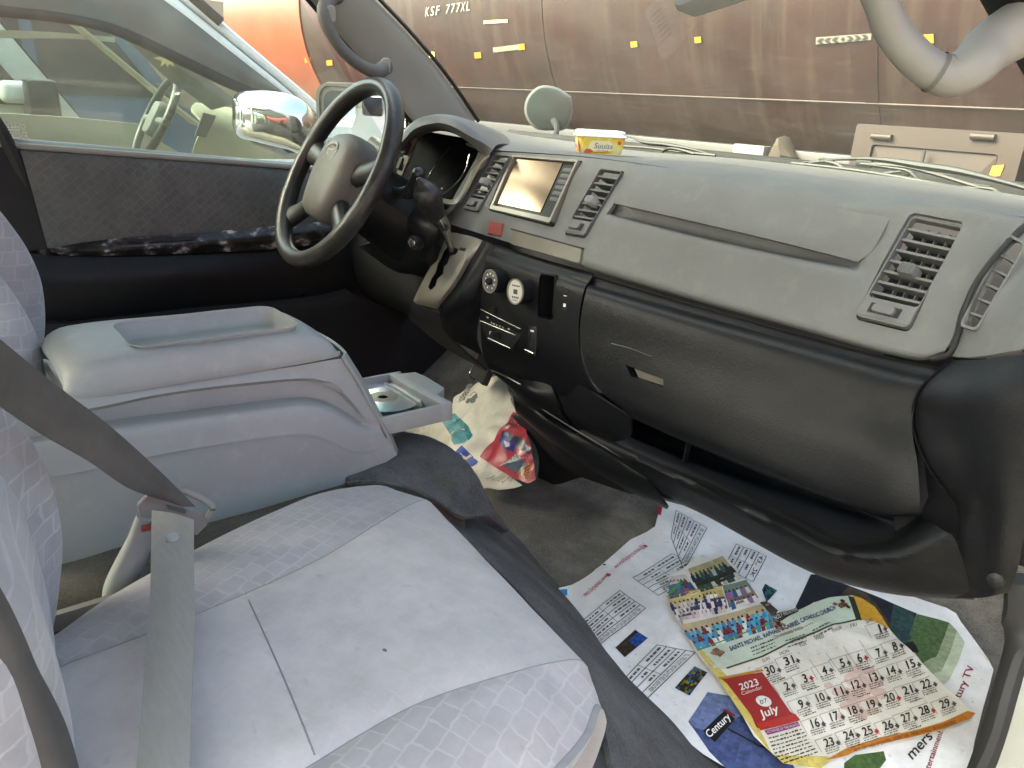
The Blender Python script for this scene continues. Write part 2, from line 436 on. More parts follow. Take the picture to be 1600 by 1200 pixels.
simple('dark_metal', (.03, .03, .032), .5); simple('beige_trim', (.30, .275, .2), .6); simple('blue_paint', (.05, .10, .19), .35); simple('silver_paint', (.5, .53, .5), .35, .3)
simple('red_paint', (.35, .04, .04), .35); simple('stone', (.045, .035, .025), .9); simple('leaf_card', (.3, .25, .13), .7)
simple('wiper_metal', (.032, .036, .034), .5); simple('wiper_light', (.05, .053, .048), .45)
t = NT('dirt_ground'); co = t.coord(); c0 = t.ramp(t.noise(co, 1.2, 8, .7), [(.3, (.2, .18, .14)), (.7, (.3, .275, .22))]); t.bsdf(c0, .95, spec=.1, normal=t.bump(t.noise(co, 14, 6, .7), .6, .05)); MATS['dirt_ground'] = t.m
t = NT('plaster'); co = t.coord(); c0 = t.ramp(t.noise(co, .6, 7, .65), [(.3, (.2, .15, .12)), (.7, (.28, .22, .175))]); t.bsdf(c0, .9, spec=.1); MATS['plaster'] = t.m
ink('paper_ink', .5, .35)
ink('gloss_ink', .3, .5)

# ---------------------------------------------------------------- ground and far surroundings
GZ = -0.52
bm = B(); n = 24
g = [[bm.verts.new(((i / n - .5) * 900, (j / n - .5) * 900, GZ)) for i in range(n + 1)] for j in range(n + 1)]
for j in range(n):
    for i in range(n): bm.faces.new((g[j][i], g[j][i + 1], g[j + 1][i + 1], g[j + 1][i]))
o = obj('ground', bm, 'dirt_ground'); o['kind'] = 'structure'

# ---------------------------------------------------------------- the van's cab shell
shellR = thing('van_cab', 'grey trimmed van cab with raked windscreen pillars, carpeted floor and roof around the seats', 'van', (0, .4, .12))
# windscreen plane: through the foot of the left pillar, raked back
WB, WZ, WS = 1.135, .785, -.55          # base y, base z, dz per dy
def wpt(x, s): return Vector((x, WB - s + -.06 * (x / .7) ** 2, WZ - WS * s))
# pillar trims (flattened bars)
PLn = (Vector((0, 1.10, .80)), Vector((0, .55, 1)).normalized())
def pil(px, py, x): return U(px, py, x=x)
bm = B()
lo = [pil(742, 192, -.665), pil(690, 117, -.66), pil(630, 47, -.655), pil(575, -10, -.65), pil(480, -110, -.63)]
mid = [pil(700, 205, -.672), pil(640, 118, -.668), pil(575, 45, -.66), pil(520, -12, -.652), pil(420, -110, -.64)]
hi = [pil(645, 190, -.69), pil(585, 118, -.69), pil(528, 52, -.685), pil(478, -8, -.675), pil(380, -105, -.66)]
hi2 = [p + (p - CAM).normalized() * .03 + V(.004, 0, 0) for p in hi]
lo2 = [p + (p - CAM).normalized() * .03 + V(-.004, 0, 0) for p in lo]
loft(bm, [lo2, lo, mid, hi, hi2], 24, 22); obj('pillar_trim', bm, 'pillar_grey', shellR, thick=.004)
bm = B(); tube(bm, [p + V(.004, .008, .004) for p in lo], .0045, 8); obj('screen_seal', bm, 'rubber', shellR)
bm = B(); tube(bm, [p + V(-.012, .01, 0) for p in hi], .011, 8); obj('door_seal', bm, 'rubber', shellR)
# right pillar
bm = B()
ra = [pil(1640, 185, .63), pil(1597, 110, .63), pil(1560, 48, .625), pil(1530, -5, .62), pil(1470, -110, .61)]
rb = [p + V(.03, -.035, .012) for p in ra]; rc = [p + V(.075, -.04, .02) for p in ra]; rd = [p + V(.11, 0, .02) for p in ra]; r0 = [p + V(.0, .03, -.01) for p in ra]
loft(bm, [r0, ra, rb, rc, rd], 24, 22); obj('pillar_trim', bm, 'black_matte', shellR, thick=.004)
# windscreen spans the two pillars and bulges forward
gl_ = resample([p + (p - CAM).normalized() * .02 for p in [U(757, 207, x=-.665)] + lo[1:]], 12); gr_ = resample([p + (p - CAM).normalized() * .03 + V(.02, 0, 0) for p in [U(1668, 232, x=.64)] + ra[1:]], 12)
bm = B(); gl_ = [gl_[0] + V(0, .07, -.07)] + gl_; gr_ = [gr_[0] + V(0, .07, -.07)] + gr_
loft(bm, [[a.lerp(b_, f) + V(0, .30 * f * (1 - f) * (1 - .4 * k / 12), .0) for f in (-.02, .15, .35, .5, .65, .85, 1.03)] for k, (a, b_) in enumerate(zip(gl_, gr_))], 30, 20)
obj('windscreen', bm, 'windscreen_glass', shellR)
# roof, rear part of the body, floor
bm = B(); loft(bm, [[V(x, y, 1.215 - .03 * (x / .78) ** 2 + (.012 if -1.6 < y < .2 else 0)) for x in (-.78, -.4, 0, .4, .76)] for y in (-2.6, -1.4, -.3, .35, .62)], 16, 14)
obj('roof_lining', bm, 'headliner', shellR, thick=.03, toward=(0, -.5, .5))
def slab(name, a, b, mat, bev=.01):
    bm = B(); a = Vector(a); b = Vector(b); box(bm, (a + b) / 2, (b - a), bev); return obj(name, bm, mat, shellR)
slab('body_side', (-.82, -2.6, -.1), (-.79, -.12, .72), 'headliner')
slab('body_side', (.79, -2.6, -.1), (.82, -.55, .72), 'headliner')
slab('rear_wall', (-.8, -2.63, -.1), (.8, -2.6, .7), 'headliner')
slab('door_pillar', (-.80, -.14, -.1), (-.74, .02, 1.2), 'pillar_grey', .02)
slab('door_pillar', (.74, -.62, -.1), (.80, -.42, 1.2), 'pillar_grey', .02)
slab('roof_rail', (-.80, -2.6, 1.15), (-.74, .60, 1.2), 'headliner', .02)
slab('roof_rail', (.72, -2.6, 1.15), (.78, .60, 1.2), 'headliner', .02)
# floor with toe board
bm = B()
def floorz(x, y):
    z = .115 + .006 * noise.noise(Vector((x * 7, y * 7, 0))) + .0025 * noise.noise(Vector((x * 31, y * 31, 3)))
    y0 = 1.02 + .2 * max(0, min(1, (x - .0) / .2))
    if y > y0: z += (y - y0) * .75
    return z
nx, ny = 90, 80
g = [[bm.verts.new((x, y, floorz(x, y))) for x in [-.78 + 1.53 * i / nx for i in range(nx + 1)]] for y in [-.2 + 1.55 * j / ny for j in range(ny + 1)]]
for j in range(ny):
    for i in range(nx): bm.faces.new((g[j][i], g[j][i + 1], g[j + 1][i + 1], g[j + 1][i]))
obj('cabin_floor', bm, 'floor_carpet', shellR, thick=.02)
slab('door_core', (-.80, -.06, -.1), (-.768, 1.2, .69), 'black_matte')
slab('kick_panel', (-.768, .72, -.1), (-.75, 1.34, .62), 'black_matte')
slab('firewall', (-.8, 1.33, -.1), (.8, 1.36, .78), 'black_matte')
# right sill with rubber seal and kick panel
bm = B()
a = [U(1600, 905, x=.765), U(1592, 1000, x=.775), U(1566, 1100, x=.785), U(1528, 1215, x=.79), U(1490, 1290, x=.79)]
tube(bm, a, .011, 10, ell=1.5); obj('door_seal', bm, 'rubber', shellR)
bm = B()
b1 = [p + V(.008, 0, .008) for p in a]; b2 = [p + V(.05, 0, .02) for p in a]; b3 = [p + V(.07, -.01, -.04) for p in a]
loft(bm, [b1, b2, b3], 20, 10); obj('door_sill', bm, 'pillar_grey', shellR, thick=.003)
bm = B(); loft(bm, [[V(.765, .86, .1), V(.765, 1.0, .12), V(.755, 1.2, .2)], [V(.775, .86, .3), V(.772, .95, .45), V(.765, 1.1, .6)]], 10, 6)
obj('kick_panel', bm, 'black_plastic', shellR, thick=.004)
# grab handles
hl = cx([(556, -60, -.63), (520, -25, -.62), (507, 18, -.612), (512, 42, -.605), (530, 72, -.6), (560, 100, -.6), (588, 112, -.607), (603, 104, -.63)])
hl[1] = U(519, -8, x=-.632); hl[0] = U(528, -4, x=-.655)
bm = B(); tube(bm, hl, [.013, .0165, .015, .0125, .0125, .0125, .015, .0165], 14, 60); 
gh = obj('grab_handle', bm, 'grey_plastic', shellR)
for (px, py, x) in ((517, 22, -.597), (603, 103, -.612)):
    bm = B(); f = Fr(U(px, py, x=x), V(.45, -.2, -.6), V(.2, .9, .3)); c = U(px, py, x=x); dr = (CAM - c).normalized()
    f = Fr(c, V(0, 0, 1).cross(dr), V(0, 0, 1)); prism(bm, f, rrect(-.0095, .0095, -.016, .016, .008), -.006, .0015, .12); obj('screw_cap', bm, 'pillar_grey', gh)
hr = [U(1345, -60, y=.62), U(1372, -8, y=.635), U(1392, 42, y=.65), U(1424, 84, y=.665), U(1458, 111, y=.68), U(1487, 119, y=.69), U(1518, 103, y=.70), U(1548, 73, y=.72), U(1600, 40, y=.74)]
bm = B(); tube(bm, hr, [.0115, .0125, .0135, .014, .0145, .0165, .0185, .021, .023], 16, 60, 1.0); hb = obj('grab_handle', bm, 'handle_beige', shellR)
simple('grime', (.12, .112, .095), .8)
bm = B(); ca_ = resample(hr, 60); tube(bm, [ca_[33], ca_[33].lerp(ca_[34], .5), ca_[34]], .0164, 18, 4, caps=False); obj('mould_line', bm, 'grime', hb)
# inner mirror hanging from the roof front, only its lower corner in view
bm = B(); f = Fr(U(1068, -14, y=.62), V(1, -.25, .12), V(-.15, .25, 1)); prism(bm, f, rrect(-.0, .2, -.022, .06, .012), -.012, .012, .05); mr = obj('inner_mirror', bm, 'console_grey', shellR)
for k in range(4):
    bm = B(); prism(bm, f, rrect(.008, .19, -.012 + k * .014, -.006 + k * .014, .002), -.0125, -.0145); obj('rib', bm, 'grey_plastic', mr)
# wipers on the outside of the screen
def wip(px, py, d=.03): return U(px, py, pl=(wpt(0, .0) + V(0, d, d), V(0, .55, 1).normalized()))
def wipc(l, y=1.17): return [U(a, b, y=y) for a, b in l]
W1 = thing('windscreen_wiper', 'pale long wiper lying across the foot of the windscreen before the brown toolbox', 'wiper', U(1400, 265, y=1.17), 'wipers at the foot of the windscreen')
bm = B(); tube(bm, wipc([(1240, 256), (1290, 250), (1370, 249), (1440, 259), (1500, 268), (1600, 293), (1640, 306)]), [.002, .003, .005, .009, .009, .006, .006], 8, 40, .6); obj('arm', bm, 'wiper_metal', W1)
bm = B(); tube(bm, wipc([(1237, 255), (1320, 264), (1400, 276), (1500, 294), (1560, 304)], 1.165), .0028, 8, 30); obj('blade', bm, 'wiper_light', W1)
bm = B(); tube(bm, wipc([(1237, 258), (1320, 268), (1400, 280), (1500, 298), (1560, 308)], 1.163), .002, 6, 30); obj('rubber_edge', bm, 'rubber', W1)
bm = B()
for l in ([(1290, 252), (1305, 256), (1320, 264)], [(1290, 252), (1272, 254), (1262, 257)], [(1345, 256), (1390, 262), (1420, 268), (1435, 282)], [(1408, 268), (1380, 272)], [(1530, 293), (1550, 296), (1565, 305)], [(1530, 294), (1505, 294)], [(1345, 256), (1420, 262), (1530, 293)]):
    tube(bm, wipc(l, 1.167), .003, 6, 12)
obj('yoke', bm, 'wiper_metal', W1)
bm = B()
for px, py in ((1291, 253), (1350, 256), (1408, 269), (1532, 294)):
    b2 = B(); c = U(px, py, y=1.168); box(b2, c, (.026, .006, .011), .002); obj('yoke_joint', b2, 'wiper_metal', W1)
bm.free()
W2 = thing('windscreen_wiper', 'pale shorter wiper behind the yellow margarine tub', 'wiper', U(1040, 228, y=1.16), 'wipers at the foot of the windscreen')
bm = B(); tube(bm, wipc([(960, 214), (985, 214), (1005, 222), (1040, 226), (1080, 233), (1115, 243)], 1.16), [.002, .0025, .007, .0065, .004, .003], 8, 30, .6); obj('arm', bm, 'wiper_metal', W2)
bm = B(); tube(bm, wipc([(965, 228), (1010, 231), (1060, 237), (1118, 243)], 1.158), .0024, 6, 24); obj('blade', bm, 'wiper_light', W2)
bm = B(); tube(bm, wipc([(1035, 237), (1045, 232), (1070, 236), (1085, 241)], 1.157), .0028, 6, 14); obj('yoke', bm, 'wiper_metal', W2)
# round fender mirror outside the left screen corner
FM = thing('round_mirror', 'round dusty convex mirror on a stalk seen through the windscreen beyond the instrument hood', 'mirror', U(880, 205, y=1.6))
c = U(858, 170, y=1.6); rxp = .072
vd = (CAM - c).normalized(); f = Fr(c, V(1, 0, .1), V(0, .25, 1)); f = Fr(c, V(0, 0, 1).cross(vd), V(0, 0, 1)); 
tilt = [(.9, .62), (.25, 1), (-.5, 1), (-1, .35), (-1, -.35), (-.55, -.95), (.2, -1.0), (.75, -.9), (1, -.15)]
pp = resample([Vector((a * rxp, b * .062, 0)) for a, b in tilt + tilt[:1]], 30)[:-1]
bm = B(); prism(bm, f, [(p.x, p.y) for p in pp], -.03, 0, .25); obj('housing', bm, 'grey_plastic_dark', FM)
bm = B(); prism(bm, f, [(p.x * .9, p.y * .9) for p in pp], -.001, .004, .12); obj('mirror_face', bm, 'dusty_mirror', FM)
bm = B(); tube(bm, [c + V(0, .02, -.03), U(870, 200, y=1.58), U(865, 222, y=1.5)], [.012, .008, .008], 8, 12); obj('stalk', bm, 'black_matte', FM)

# ---------------------------------------------------------------- driver's door
door = thing('driver_door', 'far van door with grey patterned cloth panel, black lower trim and half open window view', 'door', (-.78, .4, .4))
door['label'] = 'closed far van door with grey patterned cloth panel, black lower trim and peeling black and white strip'
def dx(l, x): return [U(a, b, x=x) for a, b in l]
bm = B(); loft(bm, [dx([(30, 232), (150, 241), (300, 252), (440, 264), (560, 276)], -.755), dx([(32, 236), (150, 246), (300, 257), (440, 269), (560, 280)], -.745),
    dx([(48, 290), (160, 290), (300, 292), (440, 300), (560, 305)], -.735), dx([(75, 388), (180, 380), (320, 370), (440, 362), (560, 350)], -.735)], 30, 20)
obj('cloth_panel', bm, 'door_fabric', door, thick=.006)
bm = B(); loft(bm, [dx([(-60, 226), (32, 232)], -.748), dx([(-40, 300), (50, 296)], -.738), dx([(-20, 400), (80, 388)], -.738)], 8, 14); obj('rear_panel', bm, 'black_matte', door, thick=.006)
bm = B(); loft(bm, [dx([(78, 388), (130, 379), (200, 371), (320, 363), (440, 352), (520, 345)], -.733), dx([(84, 392), (130, 390), (200, 386), (320, 378), (440, 370), (520, 362)], -.718), dx([(95, 399), (130, 400), (200, 399), (320, 395), (440, 388), (520, 380)], -.731)], 30, 10)
st = obj('arm_strip', bm, 'worn_strip', door, thick=.006)
bm = B(); loft(bm, [dx([(196, 374), (260, 371), (312, 369)], -.716), dx([(204, 377), (260, 376), (306, 373)], -.714)], 10, 3); obj('peel_gap', bm, 'rubber', st, thick=.002)
bm = B(); loft(bm, [dx([(-10, 390), (95, 400), (200, 401), (320, 397), (440, 390), (620, 375)], -.738), dx([(0, 430), (95, 440), (200, 436), (320, 425), (440, 420), (640, 400)], -.722), dx([(20, 480), (100, 480), (200, 470), (320, 458), (440, 446), (640, 425)], -.728), dx([(30, 500), (100, 500), (200, 488), (320, 476), (440, 464), (640, 440)], -.735)], 30, 20)
obj('lower_panel', bm, 'black_plastic', door, thick=.006)
bm = B(); loft(bm, [dx([(30, 502), (100, 502), (300, 481), (500, 461), (540, 450)], -.733), dx([(30, 508), (100, 508), (300, 488), (510, 467), (545, 456)], -.712), dx([(40, 540), (110, 540), (300, 530), (520, 510), (620, 500)], -.712), dx([(60, 760), (160, 760), (350, 760), (560, 740), (640, 700)], -.73)], 26, 20)
obj('map_pocket', bm, 'black_matte', door, thick=.006)
bm = B(); tube(bm, dx([(-40, 222), (30, 228), (150, 237), (300, 248), (470, 262), (560, 272)], -.752), .006, 8, 30, 1.0); obj('belt_moulding', bm, 'pillar_grey', door)
bm = B(); loft(bm, [dx([(-40, 196), (12, 212), (150, 226), (300, 240), (440, 252), (560, 262)], -.79), dx([(-40, 219), (30, 226), (150, 235), (300, 246), (470, 260), (560, 270)], -.757)], 26, 4); obj('window_channel', bm, 'black_smooth', door, thick=.004)
bm = B(); tube(bm, dx([(-60, 120), (-8, 190), (12, 225), (50, 320), (82, 450), (110, 600)], -.75), .012, 8, 30); obj('door_seal', bm, 'rubber', door)
bm = B(); loft(bm, [dx([(-120, -60), (0, -60), (200, -70), (420, -80)], -.775), dx([(-120, 215), (0, 225), (200, 243), (640, 280)], -.782)], 16, 8); obj('window', bm, 'window_glass', door)
bm = B(); f = Fr(U(26, 205, x=-.779), V(0, 1, 0), V(0, 0, 1))
for k in range(6):
    for j in range(7): 
        if random.random() < .8: qbox(bm, f, -.018 + j * .005, -.018 + j * .005 + random.uniform(.002, .0045), -.014 + k * .005, -.014 + k * .005 + .0022, 0, .0006)
obj('glass_stamp', bm, 'white_mark', door)
# outer rear-view mirror of this door
bm = B(); mc = U(572, 196, x=-.93)
n_ = V(.5, -.86, .03).normalized(); u_ = V(0, 0, 1).cross(n_); fm = Fr(mc, u_, V(0, 0, 1))
mo_ = rrect(-.15, .135, -.09, .098, .034)
mrg = [[bm.verts.new(fm.p(p[0] * s_, p[1] * s_, d)) for p in mo_] for s_, d in ((.5, -.09), (.8, -.07), (.97, -.02), (1.0, -.004), (.99, .003), (.93, .003), (.92, -.002))]
for a_, c_ in zip(mrg, mrg[1:]):
    for k in range(len(mo_)): bm.faces.new((a_[k], a_[(k + 1) % len(mo_)], c_[(k + 1) % len(mo_)], c_[k]))
bm.faces.new(mrg[0][::-1]); bm.faces.new(mrg[-1])
hs = obj('mirror_housing', bm, 'black_smooth', door)
bm = B(); prism(bm, fm, rrect(-.125, .118, -.068, .08, .028), -.002, .0045); obj('mirror_face', bm, 'mirror_glass', hs)
bm = B(); tube(bm, [mc + V(.02, .0, -.04), mc + V(.07, .03, -.07), mc + V(.15, .08, -.09)], .018, 10, 12); obj('mirror_arm', bm, 'black_smooth', hs)

# ---------------------------------------------------------------- dashboard
dash = thing('dashboard', 'two tone grey and black van dashboard with screen, vents, knobs and open lower shelf', 'dashboard', (0, 1.0, .45))
def P(name, bm, mat, **kw): return obj(name, bm, mat, dash, **kw)
# top pad up to the windscreen
bm = B()
loft(bm, [cy([(690, 190, 1.18), (735, 192, 1.16), (800, 208, 1.16), (900, 222, 1.16), (1000, 236, 1.15), (1130, 246, 1.14), (1240, 257, 1.13), (1400, 277, 1.12), (1500, 291, 1.11), (1700, 322, 1.10)]),
          cy([(715, 204, 1.06), (757, 207, 1.04), (830, 222, 1.05), (905, 236, 1.05), (1000, 246, 1.05), (1130, 256, 1.03), (1240, 268, 1.02), (1400, 289, 1.0), (1500, 304, .99), (1700, 336, .97)]),
          cy([(725, 222, .93), (760, 225, .91), (830, 233, .91), (905, 240, .915), (1005, 252, .92), (1130, 266, .915), (1240, 284, .91), (1400, 303, .90), (1500, 315, .89), (1700, 345, .88)]),
          cy([(758, 237, .862), (830, 241, .869), (905, 246, .878), (1000, 258, .880), (1130, 278, .880), (1240, 298, .878), (1400, 317, .872), (1500, 325, .867), (1700, 351, .855)]),
          cy([(756, 243, .87), (828, 247, .88), (903, 253, .889), (992, 266, .89), (1130, 286, .89), (1240, 305, .887), (1400, 323, .883), (1500, 332, .878), (1700, 360, .87)])], 50, 22)
P('top_pad', bm, 'grey_plastic', thick=.004, angle=60)

# centre panel with openings
def bigger(q, s0, s1, t0, t1): return Q(q.p(s0, t0), q.p(s1, t0), q.p(s1, t1), q.p(s0, t1))
qv1 = Q(*cy([(720, 326, .803), (744, 331, .803), (797, 240, .848), (772, 238, .846)]))
qv2 = Q(*cy([(876, 363, .803), (911, 369, .803), (973, 264, .862), (937, 259, .860)]))
qsc = Q(*cy([(765, 326, .813), (859, 348, .808), (904, 250, .862), (801, 242, .858)]))
qvr = Q(*cy([(1331, 494, .793), (1417, 515, .793), (1509, 350, .856), (1424, 332, .856)]))
bm = B()
loft(bm, [cy([(748, 236, .860), (830, 240, .866), (905, 245, .874), (968, 252, .880), (1003, 257, .876)]),
          cy([(742, 250, .846), (815, 258, .852), (905, 268, .856), (955, 278, .86), (984, 284, .859)]),
          cy([(722, 285, .825), (790, 295, .829), (870, 312, .832), (922, 325, .834), (953, 327, .832)]),
          cy([(705, 315, .810), (780, 335, .812), (850, 352, .814), (905, 368, .812), (927, 368, .810)]),
          cy([(694, 338, .803), (775, 360, .802), (850, 380, .800), (900, 392, .800), (917, 392, .800)]),
          cy([(690, 346, .800), (770, 371, .798), (845, 394, .796), (900, 411, .794), (911, 414, .794)])], 44, 30)
cuts = []
for q in (qv1, qv2):
    b = B(); prism(b, q, rrect(0, 1, 0, 1, .12, .05), -.03, .03); cuts.append(b)
b = B(); prism(b, qsc, rrect(-.02, 1.02, -.03, 1.02, .03, .04), -.05, .03); cuts.append(b)
qtray = Q(*cy([(800, 382, .797), (909, 413, .794), (913, 389, .802), (803, 359, .804)]))
P('center_panel', bm, 'grey_plastic', thick=.006, cut=cuts, angle=50)
bm = B(); prism(bm, qtray, rrect(.0, 1.0, 0.0, .94, .03, .1), -.006, .005, .02); P('storage_drawer', bm, 'warm_grey_trim')
bm = B(); qbox(bm, qtray, -.02, 1.0, .95, 1.04, -.006, .0045); P('drawer_gap', bm, 'rubber')
qhz = Q(*cy([(764, 366, .802), (786, 371, .802), (790, 350, .81), (769, 346, .81)]))
bm = B(); prism(bm, qhz, rrect(0, 1, 0, 1, .12), -.004, .0075, .1); hz = P('hazard_button', bm, 'red_switch')
bm = B(); 
tri = [(.3, .3), (.7, .3), (.5, .68)]; ringprism(bm, qhz, tri, [(.38, .35), (.62, .35), (.5, .58)], .0076, .0081); obj('triangle_mark', bm, 'red_paint', hz)

def vent(name, q, nsl, slat_mat, frame_mat, wheel_t, knob_t, knob_mat, topfill=.0):
    """louvred air outlet: duct, slats, sliding knob and thumb wheel below"""
    bm = B()
    t0 = wheel_t
    ringprism(bm, q, rrect(.02, .98, .02, .98, .1, .04), rrect(.055, .965, t0 + .02, .965, .07, .03), -.012, -.002)
    v = obj(name, bm, frame_mat, dash)
    bm = B(); prism(bm, q, rrect(.04, .96, .04, .96, .06), -.05, -.028); obj('duct', bm, 'black_matte', v)
    for k in range(3):
        bm = B(); qbox(bm, q, .28 + .2 * k, .30 + .2 * k, t0, .95, -.028, -.02); obj('fin', bm, slat_mat, v)
    for k in range(nsl):
        b0 = t0 + .05 + (.9 - t0) * (k + .1) / nsl
        bm = B()
        A = [q.p(.06, b0, -.004), q.p(.96, b0, -.004), q.p(.96, b0 + .016, -.026), q.p(.06, b0 + .016, -.026)]
        Bq = [p + (q.c[3] - q.c[0]).normalized() * .0028 for p in A]
        vv = [bm.verts.new(p) for p in A + Bq]
        for f in ((0, 1, 2, 3), (7, 6, 5, 4), (0, 4, 5, 1), (1, 5, 6, 2), (2, 6, 7, 3), (3, 7, 4, 0)): bm.faces.new([vv[i] for i in f])
        obj('slat', bm, slat_mat, v)
    bm = B(); prism(bm, q, rrect(.34, .66, knob_t - .05, knob_t + .055, .08, .02), -.012, .007, .12)
    for k in range(7): qbox(bm, q, .37 + k * .039, .385 + k * .039, knob_t - .035, knob_t + .04, .006, .0082)
    obj('knob', bm, knob_mat, v)
    bm = B(); qbox(bm, q, .06, .97, .04, t0 + .01, -.02, -.001); obj('wheel_plate', bm, frame_mat, v)
    bm = B(); qbox(bm, q, .2, .75, .075, t0 - .03, -.01, .0002); obj('slot', bm, 'rubber', v)
    bm = B(); prism(bm, q, rrect(.26, .68, .08, t0 - .035, .06, .03), -.01, .0035, .08); 
    obj('thumb_wheel', bm, slat_mat, v)
    return v
vent('air_vent', qv1, 7, 'grey_plastic_dark', 'grey_plastic_dark', .2, .5, 'console_grey')
vent('air_vent', qv2, 7, 'grey_plastic_dark', 'grey_plastic_dark', .2, .5, 'console_grey')

# head unit with screen and key strip
bm = B(); ringprism(bm, qsc, rrect(0, 1, 0, 1, .02), rrect(.035, .975, .07, .965, .015), -.03, .001); hu = P('head_unit', bm, 'silver_bezel')
bm = B(); prism(bm, qsc, rrect(.03, .98, .06, .97, .012), -.03, -.006); obj('fascia', bm, 'black_smooth', hu)
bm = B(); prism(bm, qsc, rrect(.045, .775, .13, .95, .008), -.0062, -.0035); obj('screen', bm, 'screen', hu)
bm = B(); prism(bm, qsc, rrect(.79, .965, .08, .955, .008), -.0062, -.0042); ks = obj('key_strip', bm, 'black_smooth', hu)
for k in range(6):
    bm = B(); prism(bm, qsc, rrect(.82, .94, .34 + k * .095, .40 + k * .095, .02), -.0044, -.0034, .1); obj('key', bm, 'grey_plastic_dark', hu)
bm = B(); prism(bm, qsc, circ(.016, 14, .93, .13, .026), -.0044, -.0036); obj('reset_hole', bm, 'rubber', hu)
bm = B(); qbox(bm, qsc, .02, 1.0, -.02, .035, -.02, .0005); obj('lower_gap', bm, 'rubber', hu)

# passenger side panel with upper box lid
bm = B()
loft(bm, [cy([(1000, 253, .903), (1130, 271, .900), (1240, 290, .896), (1330, 303, .892), (1420, 312, .887), (1520, 322, .878), (1600, 340, .86)]),
          cy([(1000, 259, .874), (1130, 279, .874), (1240, 299, .871), (1330, 311, .868), (1420, 319, .864), (1520, 328, .858), (1600, 346, .84)]),
          cy([(985, 275, .857), (1115, 296, .857), (1240, 317, .855), (1342, 330, .853), (1420, 338, .852), (1510, 352, .85), (1580, 366, .832)]),
          cy([(958, 313, .850), (1080, 345, .848), (1220, 378, .846), (1334, 402, .843), (1352, 406, .827), (1410, 418, .824), (1490, 425, .827), (1530, 430, .82)]),
          cy([(950, 330, .846), (1080, 363, .844), (1220, 394, .842), (1322, 414, .838), (1350, 421, .823), (1390, 432, .819), (1475, 440, .821), (1520, 445, .816)]),
          cy([(944, 337, .822), (1080, 371, .820), (1220, 402, .819), (1322, 424, .818), (1385, 440, .817), (1470, 448, .818), (1515, 453, .813)]),
          cy([(925, 368, .807), (1070, 408, .807), (1220, 446, .806), (1320, 470, .806), (1380, 487, .806), (1455, 496, .807), (1498, 490, .802)]),
          cy([(914, 400, .796), (1080, 449, .796), (1250, 496, .796), (1330, 518, .796), (1390, 533, .795), (1455, 540, .795), (1489, 525, .792)]),
          cy([(911, 413, .793), (1080, 462, .793), (1250, 509, .793), (1330, 532, .793), (1390, 548, .793), (1442, 557, .793), (1477, 548, .79)]),
          cy([(914, 419, .803), (1080, 468, .803), (1250, 515, .803), (1330, 538, .803), (1390, 554, .803), (1442, 563, .803), (1477, 552, .80)])], 70, 44)
b = B(); prism(b, qvr, rrect(0, 1, 0, 1, .1, .05), -.035, .03)
P('passenger_panel', bm, 'grey_plastic', thick=.006, cut=[b], angle=55)
bm = B()
loft(bm, [cy([(1040, 249, .955), (1130, 255, .955), (1240, 270, .95), (1340, 284, .945), (1400, 292, .94)]),
          cy([(1015, 253, .903), (1120, 267, .898), (1240, 285, .893), (1340, 300, .889), (1408, 310, .884)]),
          cy([(996, 261, .870), (1120, 279, .868), (1240, 299, .866), (1330, 313, .864), (1398, 325, .861)]),
          cy([(978, 283, .846), (1100, 309, .844), (1230, 336, .842), (1320, 352, .842), (1380, 362, .840)]),
          cy([(962, 308, .830), (1080, 335, .828), (1220, 366, .826), (1310, 387, .829), (1359, 396, .830)]),
          cy([(957, 317, .826), (1080, 345, .824), (1220, 378, .822), (1310, 401, .826), (1340, 409, .827)])], 50, 26)
P('upper_box_lid', bm, 'grey_plastic', thick=.006, angle=50)
vent('air_vent', qvr, 7, 'grey_plastic', 'grey_plastic', .19, .5, 'grey_plastic')
# corner piece with narrow side demister outlet
bm = B()
sm = [(1603, 352, .838), (1562, 392, .815), (1526, 440, .80), (1506, 485, .792), (1496, 525, .789), (1482, 553, .787)]
loft(bm, [cy([(a - 4, b_, c + .02) for a, b_, c in sm]), cy([(a + 4, b_ + 3, c) for a, b_, c in sm]), cy([(1625, 385, .82), (1592, 425, .80), (1562, 465, .785), (1540, 505, .775), (1532, 530, .77), (1520, 558, .765)]),
          cy([(1690, 380, .78), (1660, 430, .76), (1645, 470, .75), (1636, 505, .745), (1625, 528, .742), (1600, 546, .742)]), cy([(1700, 384, .80), (1670, 436, .79), (1652, 476, .78), (1640, 511, .775), (1628, 534, .772), (1600, 552, .772)])], 40, 30)
qd = Q(*cy([(1505, 507, .783), (1527, 514, .775), (1603, 384, .812), (1576, 370, .826)]))
b = B(); prism(b, qd, rrect(0, 1, 0, 1, .25, .06), -.03, .03)
cp = P('corner_panel', bm, 'grey_plastic', thick=.005, cut=[b], angle=55)
bm = B(); prism(bm, qd, rrect(-.04, 1.04, -.02, 1.02, .2, .06), -.04, -.022); sv = P('side_vent', bm, 'grey_plastic_dark')
for k in range(5):
    bm = B(); qbox(bm, qd, -.02, 1.02, .13 + k * .165, .155 + k * .165, -.024, -.001); obj('slat', bm, 'grey_plastic', sv)
bm = B(); ringprism(bm, qd, rrect(-.12, 1.12, -.03, 1.03, .28, .07), rrect(0, 1, 0, 1, .25, .06), -.006, .002); obj('rim', bm, 'grey_plastic', sv)
bm = B(); tube(bm, cy([(a, b_ + 1, c - .002) for a, b_, c in sm] + [(1455, 561, .79)]), .0028, 8, 40); P('panel_gap', bm, 'rubber')

